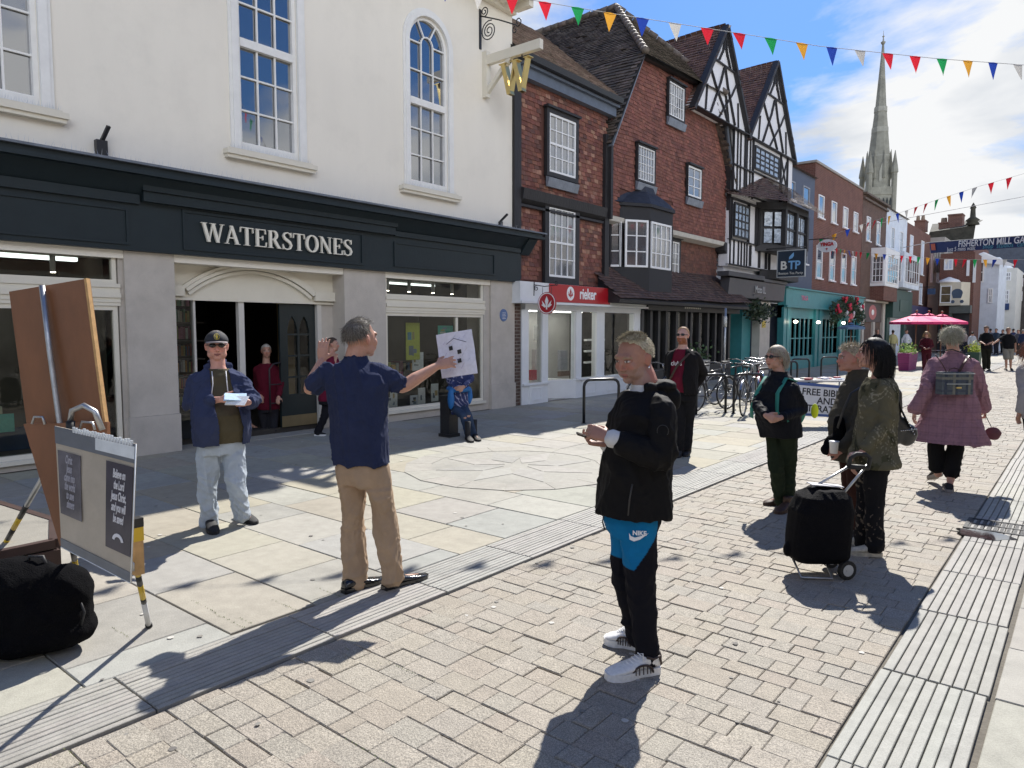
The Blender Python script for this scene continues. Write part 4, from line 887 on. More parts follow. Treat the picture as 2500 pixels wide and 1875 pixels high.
side_window(bayb,43.58,X+.08,X+.68,4.3,5.75,3,4)
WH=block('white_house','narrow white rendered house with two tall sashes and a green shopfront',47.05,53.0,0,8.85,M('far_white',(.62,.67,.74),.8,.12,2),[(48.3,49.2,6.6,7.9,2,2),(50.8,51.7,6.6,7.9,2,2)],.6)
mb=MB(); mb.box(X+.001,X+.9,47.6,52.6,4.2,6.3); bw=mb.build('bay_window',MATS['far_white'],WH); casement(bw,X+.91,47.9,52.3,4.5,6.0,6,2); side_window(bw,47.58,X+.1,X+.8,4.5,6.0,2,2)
mb=MB(); mb.box(X+.001,X+.5,47.2,52.9,2.4,4.1); mb.box(X+.001,X+.2,47.2,48,0,2.39); mb.box(X+.001,X+.2,52.2,52.9,0,2.39); mb.build('shopfront',M('bottle_green',(.02,.06,.05),.5),WH)
mb=MB(); mb.box(X+.51,X+.53,49,51.5,2.8,3.5); mb.build('sign_board',M('green_sign',(.01,.05,.035),.4),WH)
WB=block('brick_terrace','red brick terrace with tall white sashes and a purple shopfront beyond the white house',53.05,61.5,0,8.7,brk,[(54.0,55.0,5.6,8.0,1,2),(58.0,59.0,5.6,8.0,1,2),(54.0,55.0,3.5,5.0,1,2),(58.0,59.0,3.5,5.0,1,2)],gm=M('blind_white',(.55,.6,.7),.5,.1))
mb=MB(); mb.box(X+.001,X+.35,53.2,61.4,2.5,3.3); mb.build('fascia',M('purple_board',(.035,.03,.10),.5),WB)
mb=MB(); mb.box(X+.001,X+.04,53.2,61.4,0,2.45); mb.build('shopfront',M('dark_shop',(.03,.03,.035),.3,.5,2),WB)
# ================= FAR END OF THE STREET, SPIRE, RIGHT HAND SIDE
random.seed(51)
def fx_(px,Y): return FY(px,800,Y).x
def fz_(py,Y,px=2300): return FY(px,py,Y).z
def farblock(name,label,px0,px1,pytop,Y,wm_,wins=(),dep=14,base=0):
    """building whose near end faces the camera at distance Y; wins in photo pixels on that face"""
    t=thing(name,label,'building',(0,0,0)); x0,x1=fx_(px0,Y),fx_(px1,Y); z1=fz_(pytop,Y,(px0+px1)/2)
    mb=MB(); mb.box(x0,x1,Y,Y+dep,base,z1); mb.build('wall',wm_,t)
    for w in wins:
        a,b,c,d=w[:4]; nx,nz=w[4:6] if len(w)>5 else (1,2)
        side_window(t,Y-.03,fx_(a,Y),fx_(b,Y),fz_(d,Y,a),fz_(c,Y,a),nx,nz,fr=.09,bar=.06,pane=w[6] if len(w)>6 else None)
    return t,x0,x1,z1
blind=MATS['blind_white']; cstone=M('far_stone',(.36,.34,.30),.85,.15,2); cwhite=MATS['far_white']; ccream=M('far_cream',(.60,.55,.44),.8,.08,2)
t,x0,x1,z1=farblock('stone_building','pale stone building with slim columns between the brick terraces',2262,2297,580,62,cstone,[(2266,2272,620,690),(2280,2288,620,690)])
mb=MB()
for px in (2275,2281,2287): xx=fx_(px,62); mb.tube([(xx,61.85,fz_(665,62)),(xx,61.85,fz_(610,62))],.09,8)
mb.build('columns',cstone,t)
# old tiled roof, chimneys
RB=thing('old_hall','tall old hall with a dark stone-tiled roof, brick chimney stacks and a finial','building')
Y=66; xa,xb=fx_(2238,Y),fx_(2368,Y); ze,zr=fz_(592,Y),fz_(552,Y)
mb=MB(); mb.box(xa,xb,Y,Y+10,0,ze); mb.build('wall',brickmat('far_brick',(.16,.06,.045),(.13,.05,.04),(.16,.12,.1)),RB)
mb=MB(); mb.prism([(xa-.3,Y-.6,ze),(xa+1.5,Y+3,zr+1.2),(xb-.05,Y+3,zr+1.6),(xb+.1,Y-.6,ze)],(0,.2,0)) if False else mb.add([(fx_(2262,Y),Y-.5,fz_(566,Y)),(xb+.1,Y-.5,fz_(558,Y)),(xb,Y-.5,ze),(fx_(2256,Y),Y-.5,ze),(xa,Y+5,fz_(545,Y+5)),(xb,Y+5,fz_(545,Y+5))],[(0,1,2,3),(0,4,5,1)])
mb.build('roof',M('stone_tiles',(.05,.048,.036),.9,.5,3,.8,12),RB)
mb=MB()
for p0,p1,t0,t1 in ((2222,2248,535,560),(2302,2337,527,560),(2280,2303,545,565)): mb.box(fx_(p0,Y+1),fx_(p1,Y+1),Y+1,Y+2.2,fz_(t1,Y+1),fz_(t0,Y+1)); mb.box(fx_(p0-1,Y+1),fx_(p1+1,Y+1),Y+.9,Y+2.3,fz_(t0+1,Y+1),fz_(t0-2,Y+1))
ch=mb.build('chimney',brickmat('stack_brick',(.22,.10,.07),(.18,.08,.06),(.25,.2,.17)),RB)
mb=MB()
for px in (2230,2242,2290,2296): xx=fx_(px,Y+1.5); zz=fz_(532 if px<2260 else 543,Y+1.5); mb.tube([(xx,Y+1.5,zz-.3),(xx,Y+1.5,zz+.35)],[.17,.12],8)
mb.build('pots',M('clay_pot',(.30,.22,.15),.8,.1),ch)
xx=fx_(2363,Y); mb=MB(); mb.lathe((xx,Y-.3,fz_(556,Y)),[(.5,0),(.35,.25),(.5,.35),(.2,.6),(.16,1.2),(.22,1.3),(.02,1.7)],8); mb.build('finial',MATS['stone_tiles'],RB)
# red brick with cream oriel shop (faces the viewer where the street narrows)
t,x0,x1,z1=farblock('corner_house','red brick corner house with arched window and a cream oriel shop below',2288,2372,618,60,brk,[(2298,2320,634,660,2,1,blind),(2353,2360,636,674,1,1,blind),(2369,2376,640,690,1,1,blind)])
mb=MB(); ox0,ox1=fx_(2290,59),fx_(2342,59); zc0,zc1=fz_(746,59),fz_(690,59)
mb.prism([(ox0,60,zc0),(ox0,59,zc0),(ox1,59,zc0),(fx_(2364,60),60,zc0)],(0,0,zc1-zc0)); orl=mb.build('oriel',ccream,t); side_window(orl,58.97,fx_(2292,59),fx_(2319,59),fz_(740,59),fz_(698,59),1,2,pane=M('warm_glass',(.12,.09,.05),.2,.4,3))
mb=MB(); mb.lathe((fx_(2312,59.5),59.5,zc1),[(.75,0),(.6,.18),(.3,.3),(.08,.4)],12); mb.build('cap',swhite,orl)
# the pram-like painted emblem on the cream panel
mb=MB(); cxm,czm=fx_(2333,59),fz_(720,59); r_=.34
mb.prism([(cxm+r_*math.cos(a),58.985,czm+.1+r_*.9*math.sin(a)) for a in np.linspace(0,math.pi,12)]+[(cxm-.25,58.985,czm-.25),(cxm+.25,58.985,czm-.25)],(0,.01,0))
for s in (-.25,.3): mb.prism([(cxm+s+.12*math.cos(a),58.985,czm-.5+.12*math.sin(a)) for a in np.linspace(0,6.0,12)],(0,.01,0))
mb.build('painted_emblem',M('navy_print',(.06,.09,.14),.6),orl)
mb=MB(); zz=fz_(765,59); mb.box(fx_(2314,59),fx_(2366,59),59.2,60,zz,zc0-.01); mb.box(fx_(2314,59),fx_(2320,59),59.3,59.9,0,zz); mb.build('shopfront',M('grey_green',(.10,.11,.10),.6,.2,3),t)
mb=MB(); mb.box(fx_(2290,60),fx_(2366,60),59.9,59.98,0,zz); mb.build('shop_window',M('dark_shop'),t)
# white building and cream building further right
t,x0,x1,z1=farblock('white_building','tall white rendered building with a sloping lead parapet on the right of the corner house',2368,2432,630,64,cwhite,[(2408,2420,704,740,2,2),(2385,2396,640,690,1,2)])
mb=MB(); mb.add([(x0-.2,63.9,z1+.1),(fx_(2393,64),63.9,z1+.45),(x1+.9,63.9,fz_(655,64)),(x1+.9,63.9,fz_(658,64)),(x0-.2,63.9,z1-.1)],[(0,1,2,3,4)]); mb.prism([(x0-.3,63.7,z1),(fx_(2393,64),63.7,z1+.35),(x1+.9,63.7,fz_(654,64)),(x1+.9,63.7,fz_(658,64)),(x0-.3,63.7,z1-.2)],(0,.3,0)); mb.build('parapet',swhite,t)
t,x0,x1,z1=farblock('cream_house','small cream house with bay windows and a navy sign far down the street',2432,2476,655,70,M('far_ivory',(.66,.65,.60),.8,.08,2),[(2448,2462,665,686,2,2),(2446,2460,708,742,2,3)])
mb=MB(); mb.box(fx_(2437,69.9),fx_(2461,69.9),69.85,69.95,fz_(759,70),fz_(744,70)); mb.build('sign_board',M('navy_sign',(.01,.04,.14),.4),t)
farblock('slate_building','large grey slate-roofed block behind the banner',2376,2560,600,84,M('slate_grey_block',(.085,.10,.13),.8,.2,3),(),12)
farblock('dark_gabled_house','dark gabled shop at the right edge beyond the crowd',2476,2560,670,76,M('dark_brown_house',(.07,.06,.055),.7,.3,3),[(2484,2492,680,700,1,2),(2484,2492,712,735,1,2)])
farblock('distant_shops','low dark shopfronts with a glazed front at the far end of the street',2240,2600,770,98,M('dim_shops',(.06,.06,.06),.6,.6,1.5),[(2458,2500,777,800,4,1),(2470,2520,800,812,1,1)])
# ---------- cathedral spire
random.seed(8)
SP=thing('spire','grey stone cathedral spire with pinnacles rising behind the roofs','spire'); D=300
cd=FY(2141,500,D); CX,CY=cd.x,cd.y
def pz(py,px=2141): 
    return FY(px,py,D).z
zt_,z1_,z2_,zb_=pz(105),pz(420),pz(445),0
hwf=lambda px0,px1: abs((FY(px1,500,D)-FY(px0,500,D)).length)/2*math.cos(R(8))
w_top=.2; w_b=hwf(2106,2172); w_t=hwf(2087,2176)
sst=M('spire_stone',(.30,.29,.235),.9,.25,.35,.5,1.5,dist=.3)
def octr(r,z,n=8): return [(CX+r*math.cos(R(22.5)+2*math.pi*k/n+.3),CY+r*math.sin(R(22.5)+2*math.pi*k/n+.3),z) for k in range(n)]
mb=MB(); mb.loft([octr(w_b*.98,pz(470)),octr(w_b*.92,pz(410)),octr(w_b*.40,pz(255)),octr(w_top+.15,pz(110))],smooth=False); mb.lathe((CX,CY,pz(112)),[(.5,0),(.9,.8),(.3,1.2),(.15,2.5),(.5,2.9),(.1,3.2),(.06,5)],8); mb.build('steeple',sst,SP)
mb=MB()
for py in (388,320,270): 
    k=(py-110)/(440-110); r_=w_top+(w_b*.97-w_top)*k
    mb.loft([octr(r_*1.03,pz(py+6)),octr(r_*1.01,pz(py-6))],smooth=False)
mb.build('decorated_bands',M('band_stone',(.38,.37,.31),.9,.2,.6,.5,3,dist=.2),SP)
def sqr(r,z): return [(CX+r*1.3*math.cos(R(45)+math.pi/2*k+.52),CY+r*1.3*math.sin(R(45)+math.pi/2*k+.52),z) for k in range(4)]
mb=MB(); mb.loft([sqr(w_t*.80,0),sqr(w_t*.80,pz(482)),sqr(w_t*.84,pz(480)),sqr(w_t*.84,pz(462))],smooth=False); tw=mb.build('tower',sst,SP)
mb=MB()
cs4=sqr(w_t*.80,0)
for k in range(4):
    a=Vector(cs4[k]);b=Vector(cs4[(k+1)%4]); u=(b-a).normalized(); n=Vector((u.y,-u.x,0)); 
    if n.dot(a-Vector((CX,CY,0)))<0: n=-n
    Lw=(b-a).length
    for q in (.16,.29,.42,.58,.71,.84):
        c=a+u*Lw*q+n*.05; c.z=0; hw_=Lw*.035
        mb.prism([c-u*hw_+Vector((0,0,pz(560))),c+u*hw_+Vector((0,0,pz(560))),c+u*hw_+Vector((0,0,pz(496))),c+Vector((0,0,pz(488))),c-u*hw_+Vector((0,0,pz(496)))],n*.3)
mb.build('lancets',M('lancet_dark',(.05,.055,.055),.9),tw)
mb=MB()
for k in range(4):
    c=Vector(sqr(w_t*.74,0)[k]); 
    mb.lathe((c.x,c.y,0),[(1.0,0),(1.0,pz(430)),(1.3,pz(428)),(1.2,pz(420)),(.1,pz(375))],8,smooth=False)
for k in range(8):
    c=octr(w_b*.92,0)[k]; mb.lathe((c[0],c[1],0),[(.6,pz(440)),(.55,pz(405)),(.08,pz(370))],6,smooth=False)
mb.build('pinnacle',sst,SP)
# lucarne windows at the foot of the steeple
mb=MB()
for k in range(4):
    a=k*math.pi/2+.52; r_=w_b*.90; c=Vector((CX+r_*math.cos(a),CY+r_*math.sin(a),0)); u=Vector((-math.sin(a),math.cos(a),0)); n=Vector((math.cos(a),math.sin(a),0))
    mb.prism([c-u*.9+Vector((0,0,pz(448))),c+u*.9+Vector((0,0,pz(448))),c+u*.9+Vector((0,0,pz(424))),c+Vector((0,0,pz(402))),c-u*.9+Vector((0,0,pz(424)))],-n*1.6)
mb.build('gabled_light',M('band_stone'),SP)
# ---------- right hand side of the street (seen in the reflections and as bounce light)
OP=thing('brick_parade','long red brick parade with stone cornice on the sunny side of the street','building')
mb=MB(); mb.box(7.0,14,-14,22,0,6.4); mb.build('wall',brickmat('parade_brick',(.20,.10,.07),(.17,.085,.06),(.25,.2,.17)),OP)
mb=MB(); mb.box(6.75,14,-14,22,6.401,6.65); mb.box(6.6,14,-14,22,6.651,6.75); mb.box(6.8,6.999,-14,22,3.4,3.6); mb.build('cornice',M('parade_stone',(.42,.39,.33),.8,.1,4),OP)
mb=MB(); mb.prism([(6.9,-14,6.76),(10.5,-14,8.9),(14,-14,6.76)],(0,36,0)); mb.build('roof',MATS['old_tile_roof'],OP)
for y in np.arange(-12,21,2.8):
    mb=MB(); mb.box(6.93,6.995,y,y+1.1,4.2,5.7); f=mb.build('window',cast,OP); mb=MB(); mb.box(6.9,6.929,y+.08,y+1.02,4.28,5.62); mb.build('pane',netg,f)
mb=MB(); mb.box(6.85,6.999,-14,22,0,3.39); mb.build('shopfronts',M('pale_shops',(.42,.40,.36),.5,.7,.7),OP)
OW=thing('white_parade','white painted row further up the sunny side of the street','building')
mb=MB(); mb.box(7.2,14,22.1,75,0,7.6); mb.build('wall',M('parade_white',(.6,.58,.53),.8,.1,1),OW)
for y in np.arange(24,74,3.4):
    mb=MB(); mb.box(7.1,7.199,y,y+1.2,4.2,5.9); mb.build('window',MATS['netg'] if 'netg' in MATS else netg,OW)
# ================= PEOPLE
FWH=Vector((-math.sin(YAW),math.cos(YAW),0)); RTH=Vector((math.cos(YAW),math.sin(YAW),0))
def K(px,py,depth):      # world point at a camera depth
    return Vector((0,0,CH))+_ray(px,py)*(depth/_f)
def wnoise(P,freq,seed,warp=.5,stretch=(1,1,1)):
    """cheap folded-cloth noise on an array of points"""
    r=np.random.default_rng(seed); P=P*np.array(stretch); o=np.zeros(len(P))
    w=np.zeros(len(P))
    for k in range(4):
        d=r.normal(size=3); d/=np.linalg.norm(d); w+=np.sin(P@(d*freq*.45)+r.uniform(0,6.28))
    for k in range(3):
        d=r.normal(size=3); d/=np.linalg.norm(d); f=freq*r.uniform(.5,1.3); m=.5+.5*np.sin(P@(r.normal(size=3)*freq*.22)+r.uniform(0,6.28)); o+=m*(1-np.abs(np.sin(P@(d*f)+r.uniform(0,6.28)+w*warp)))**1.6
    return o/1.6-.35
def remesh(mb,name,mat,voxel=.008,smooth=2,colf=None,disp=None,parent=None,loc=None,cut=None,solid=0,mats=None,dec=0):
    me=bpy.data.meshes.new('t'); me.from_pydata([tuple(v) for v in mb.v],[],mb.f); o=bpy.data.objects.new('t',me); COL.objects.link(o)
    m=o.modifiers.new('r','REMESH'); m.mode='VOXEL'; m.voxel_size=voxel; m.adaptivity=0
    if smooth: s=o.modifiers.new('s','SMOOTH'); s.factor=.6; s.iterations=smooth
    dg=bpy.context.evaluated_depsgraph_get(); me2=bpy.data.meshes.new_from_object(o.evaluated_get(dg)); bpy.data.objects.remove(o); bpy.data.meshes.remove(me)
    me2.name=name; n=len(me2.vertices); co_=np.empty(n*3,np.float32); me2.vertices.foreach_get('co',co_); co_=co_.reshape(-1,3)
    if disp is not None:
        no=np.empty(n*3,np.float32); me2.vertices.foreach_get('normal',no); no=no.reshape(-1,3); co_=co_+no*disp(co_,no)[:,None]; me2.vertices.foreach_set('co',co_.astype(np.float32).ravel())
    if cut is not None:
        k=cut(co_); bm=bmesh.new(); bm.from_mesh(me2); bm.verts.ensure_lookup_table()
        bmesh.ops.delete(bm,geom=[bm.verts[i] for i in np.nonzero(k)[0]],context='VERTS'); bm.to_mesh(me2); bm.free(); n=len(me2.vertices); co_=np.empty(n*3,np.float32); me2.vertices.foreach_get('co',co_); co_=co_.reshape(-1,3)
    me2.polygons.foreach_set('use_smooth',[True]*len(me2.polygons))
    a=me2.attributes.new('Col','FLOAT_COLOR','POINT'); c=np.ones((n,4),np.float32)
    if colf is not None: c[:,:3]=colf(co_)
    a.data.foreach_set('color',c.ravel())
    me2.materials.clear(); me2.materials.append(mat); ob=bpy.data.objects.new(name,me2); COL.objects.link(ob)
    if parent is not None: ob.parent=parent
    if loc is not None: ob.location=loc
    if solid: s=ob.modifiers.new('thickness','SOLIDIFY'); s.thickness=solid; s.offset=-1
    return ob
skinm=M('skin',(1,1,1),.52,.07,60,.12,260,attr=True,dist=.002,spec=.4)
MATS['skin'].node_tree.nodes['Principled BSDF'].inputs['Subsurface Weight'].default_value=.12; MATS['skin'].node_tree.nodes['Principled BSDF'].inputs['Subsurface Radius'].default_value=(.02,.008,.004)
clothm=M('cloth',(1,1,1),.94,.12,9,.5,380,attr=True,dist=.003,sheen=.02,spec=.12)
nylon=M('nylon',(1,1,1),.70,.12,9,.3,200,attr=True,dist=.003,spec=.13)
leatherm=M('leather',(.012,.012,.013),.28,.15,20,.2,120,spec=.6); hairm=M('hair',(1,1,1),.6,.3,140,.3,300,attr=True,spec=.3,dist=.002)
glassesm=M('sunglasses',(.008,.008,.009),.12,0,spec=.7)
def const(c): return lambda P:np.tile(np.array(c,np.float32),(len(P),1))
def ringpt(c,s,f,a,b,n=20,p=2.4):
    out=[]
    for k in range(n):
        t=2*math.pi*k/n; x=abs(math.cos(t))**(2/p)*math.copysign(1,math.cos(t))*a; y=abs(math.sin(t))**(2/p)*math.copysign(1,math.sin(t))*b; out.append(c+s*x+f*y)
    return out
def limb(mb,pts,rad,n=12,sub=3):
    """smooth tapered limb through joints with rounded ends"""
    P=[];Rr=[]
    m=len(pts)
    for i in range(m-1):
        for k in range(sub):
            t=k/sub; p0=pts[max(i-1,0)];p1=pts[i];p2=pts[i+1];p3=pts[min(i+2,m-1)]
            tt=.5; q=p1.lerp(p2,t); 
            h=((2*p1)+(p2-p0)*t+(2*p0-5*p1+4*p2-p3)*t*t+(3*p1-p0-3*p2+p3)*t**3)*.5; P.append(q.lerp(h,.6)); Rr.append(rad[i]*(1-t)+rad[i+1]*t)
    P.append(pts[-1]); Rr.append(rad[-1])
    d0=(P[0]-P[1]).normalized(); d1=(P[-1]-P[-2]).normalized()
    P=[P[0]+d0*Rr[0]*.6]+P+[P[-1]+d1*Rr[-1]*.5]; Rr=[Rr[0]*.5]+Rr+[Rr[-1]*.6]
    mb.tube(P,Rr,n)
def hand(mb,w,d,pn,thumb,curl=.5,spread=.12,s=1.0,pinch=0):
    """palm, four fingers of different length and a thumb; w wrist, d pointing, pn palm normal, thumb +-1"""
    d=d.normalized(); pn=(pn-d*pn.dot(d)).normalized(); ac=d.cross(pn)*thumb   # towards the thumb side
    rings=[]
    for t,wd,th in ((-.01,.026,.020),(.02,.033,.018),(.05,.040,.016),(.085,.041,.013),(.095,.036,.010)): rings.append(ringpt(w+d*t*s,ac,pn,wd*s,th*s,12,2.6))
    mb.loft(rings)
    for i,(o,l) in enumerate(((.030,.074),(.0105,.084),(-.010,.078),(-.029,.062))):
        b=w+d*.088*s+ac*o*s; dir_=(d+ac*o/.03*spread).normalized(); cu=curl*(1+.18*i); pts=[b-dir_*.012*s]; a=0
        for j,fr in enumerate((.45,.30,.25)):
            a+=cu*(.75 if j==0 else 1.0); dd=dir_*math.cos(a)+pn*math.sin(a); pts.append(pts[-1]+dd*l*fr*s*(1.15 if j==0 else 1))
        mb.tube(pts,[.0095*s,.0092*s,.0082*s,.0062*s],8)
    b=w+d*.018*s+ac*.022*s; t1=(d*.55+ac*.75+pn*(.35+pinch)).normalized(); t2=(d*.85+ac*(.35-pinch*.6)+pn*(.3+pinch)).normalized()
    mb.tube([b,b+t1*.042*s,b+t1*.042*s+t2*.032*s,b+t1*.042*s+t2*.056*s],[.015*s,.0125*s,.0105*s,.008*s],8)
def rotm(fwd,pitch=0,roll=0):
    f=fwd.normalized(); r=f.cross(Vector((0,0,1))).normalized(); u=Vector((0,0,1)); m=Matrix((r,f,u)).transposed()   # columns: right, forward, up
    return m@Matrix.Rotation(pitch,3,'X')@Matrix.Rotation(roll,3,'Y')
def head(mb,c,Rm,s=1,female=False,jowl=0,nose=1):
    def e(p,r,rot=None): mb.ell(c+Rm@(Vector(p)*s),tuple(q*s for q in r),16,12,rot=Rm@rot if rot else Rm)
    e((0,-.012,.030),(.074,.095,.088)); e((0,.018,.005),(.068,.078,.085)); e((0,.022,-.042),(.060+jowl,.068,.062)); e((0,.066,-.086),(.028,.022,.021)); e((0,.080,.032),(.050,.018,.014))
    for x in (-1,1):
        e((x*.036,.066,-.022),(.026,.024,.030)); e((x*.026,.070,-.050),(.022,.020,.024)); e((x*.038,.030,-.062),(.024+jowl,.042,.030)); e((x*.012,.097,-.030),(.008,.010,.007)); e((x*.031,.0835,.010),(.0125,.010,.0095)); e((x*.031,.087,.026),(.019,.009,.005))
        e((x*.077,-.004,-.006),(.0075,.019,.030),Matrix.Rotation(x*.35,3,'Z')); e((x*.082,-.012,.006),(.006,.013,.020),Matrix.Rotation(x*.5,3,'Z'))
    mb.tube([c+Rm@(Vector(p)*s) for p in ((0,.090,.024),(0,.096,.004),(0,.103+.004*nose,-.014),(0,.107+.005*nose,-.027),(0,.094,-.034))],[r*s for r in (.007,.0075,.009,.0105,.008)],8)
    e((0,.083,-.057),(.022,.012,.0058)); e((0,.082,-.068),(.019,.012,.0065)); e((0,.070,-.052),(.034,.020,.022))
def facecol(c,Rm,s,skin,lips=(.32,.12,.10),brow=(.12,.08,.05),beard=None,stub=0,eyes=True,extra=None,seed=1):
    inv=np.array(Rm.inverted()); cc=np.array(c)
    def f(P):
        q=((P-cc)@inv.T)/s; n=len(P); C=np.tile(np.array(skin,np.float32),(n,1)); x,y,z=q[:,0],q[:,1],q[:,2]; ax=np.abs(x); hd=(z>-.12)&(np.abs(q).max(1)<.16)
        mot=1+.10*wnoise(P,60,seed)[:,None]; C=C*mot
        red=hd&(y>.05)&(((ax-.034)**2/.022**2+(z+.022)**2/.022**2<1)|((ax<.016)&(z<-.005)&(z>-.042)&(y>.095))); C[red]*=np.array([1.05,.88,.87])
        ear=hd&(ax>.074); C[ear]*=np.array([1.04,.86,.84])
        if beard is not None:
            b=hd&(z<-.030-.35*np.maximum(0,.07-y))&(y>-.005)&(ax<.09)&~((ax<.022)&(z>-.076)&(z<-.052)&(y>.08)&False); b&=~((z>-.046)&(ax<.03)&(y>.098)); C[b]=np.array(beard)*mot[b]
            mo=hd&(ax<.032)&(z<-.038)&(z>-.055)&(y>.08); C[mo]=np.array(beard)
        if stub:
            b=hd&(z<-.03)&(y>.01); C[b]=C[b]*(1-stub)+np.array([.25,.2,.17])*stub
        lp=hd&(ax<.022)&(z<-.052)&(z>-.0735)&(y>.088); C[lp]=np.array(lips); ml=hd&(ax<.021)&(np.abs(z+.0625)<.0022)&(y>.086); C[ml]=np.array(lips)*.35
        if eyes:
            bw=hd&(y>.06)&(np.abs(ax-.031)<.018)&(np.abs(z-.029+.2*(ax-.03)**2/.01)<.0042); C[bw]=np.array(brow)
            ew=hd&(y>.07)&(((ax-.031)/.0135)**2+((z-.010)/.0055)**2<1); C[ew]=np.array([.50,.46,.44]); ei=hd&(y>.07)&(((ax-.031)/.0058)**2+((z-.010)/.0055)**2<1); C[ei]=np.array([.05,.04,.035])
            el=hd&(y>.07)&(((ax-.031)/.0155)**2+((z-.0125)/.0075)**2<1)&(z>.0145); C[el]=np.array(skin)*.45
            so_=hd&(y>.06)&(((ax-.031)/.02)**2+((z-.010)/.012)**2<1)&~(ew|ei|el); C[so_]*=np.array([.80,.70,.70])
        ns=hd&(np.abs(ax-.008)<.004)&(z<-.034)&(z>-.040)&(y>.10); C[ns]*=.3
        if extra is not None: C=extra(P,q,C)
        return C
    return f
def strands(mb,c,Rm,s,mask,comb,length,N=1200,width=.0016,cols=((.3,.25,.2),),off=1.02,curl=0,grav=.35,lift=.25,seg=4,seed=0,rad=(.077,.098,.090),cen=(0,-.010,.032)):
    rg=random.Random(seed); cen=Vector(cen); V=[];Fc=[];C=[]
    k=0
    while k<N:
        z=rg.uniform(-1,1); t=rg.uniform(0,6.283); r_=math.sqrt(1-z*z); dd=Vector((r_*math.cos(t),r_*math.sin(t),z)); mk=mask(dd)
        k+=1
        if rg.random()>mk: continue
        p=cen+Vector((dd.x*rad[0],dd.y*rad[1],dd.z*rad[2]))*off; nrm=Vector((dd.x/rad[0],dd.y/rad[1],dd.z/rad[2])).normalized(); cb=Vector(comb(dd)); 
        ln=length(dd)*rg.uniform(.75,1.15) if callable(length) else length*rg.uniform(.7,1.15); col=jit(rg.choice(cols),.2)
        d=(nrm*lift+cb+Vector((rg.gauss(0,.12),rg.gauss(0,.12),rg.gauss(0,.12)))).normalized(); pts=[p]; ph=rg.uniform(0,6)
        for j in range(seg):
            q=pts[-1]+d*ln/seg; rel=q-cen; e_=math.sqrt((rel.x/rad[0])**2+(rel.y/rad[1])**2+(rel.z/rad[2])**2); mn=off+.02+.02*j/seg
            if e_<mn: q=cen+rel*(mn/e_)
            pts.append(q); d=(d*(1-grav)+Vector((0,0,-1))*grav+Vector((math.sin(ph+j*2.1),math.cos(ph+j*1.7),math.sin(ph*2+j))) *curl).normalized()
        W=[c+Rm@(q*s) for q in pts]; sd_=(Rm@nrm).cross(W[1]-W[0]); sd_=sd_.normalized() if sd_.length>0 else Vector((1,0,0)); w0=width*s
        i0=len(V)
        for j,q in enumerate(W):
            ww=w0*(1-.75*j/seg); u2=(Rm@nrm)*ww*.6; V+= [q+sd_*ww,q-sd_*ww,q+u2]
        for j in range(seg):
            a=i0+3*j
            for e1,e2 in ((0,1),(1,2),(2,0)): Fc.append((a+e1,a+e2,a+3+e2,a+3+e1)); C.append(col)
    n=len(mb.v); mb.v.extend(tuple(v) for v in V)
    for f,cl in zip(Fc,C): mb.f.append(tuple(x+n for x in f)); mb.c.append(cl); mb.mi.append(0); mb.sm.append(True)
def hairshell(mb,c,Rm,s,mask,col,thick=1.05,rad=(.077,.098,.090),cen=(0,-.010,.032),n=36,m=24,nz=.02,seed=3):
    rg=random.Random(seed); cen=Vector(cen); vs=[];fs=[]
    def pt(z,t):
        r_=math.sqrt(max(0,1-z*z)); dd=Vector((r_*math.cos(t),r_*math.sin(t),z)); k=mask(dd); q=thick*(1+rg.uniform(-nz,nz)) if k>.5 else .86
        return c+Rm@((cen+Vector((dd.x*rad[0],dd.y*rad[1],dd.z*rad[2]))*q)*s)
    for j in range(m+1):
        z=math.cos(math.pi*j/m)
        for k in range(n): vs.append(pt(z,2*math.pi*k/n))
    for j in range(m):
        for k in range(n): fs.append((j*n+k,(j+1)*n+k,(j+1)*n+(k+1)%n,j*n+(k+1)%n))
    mb.add(vs,fs,col,True)
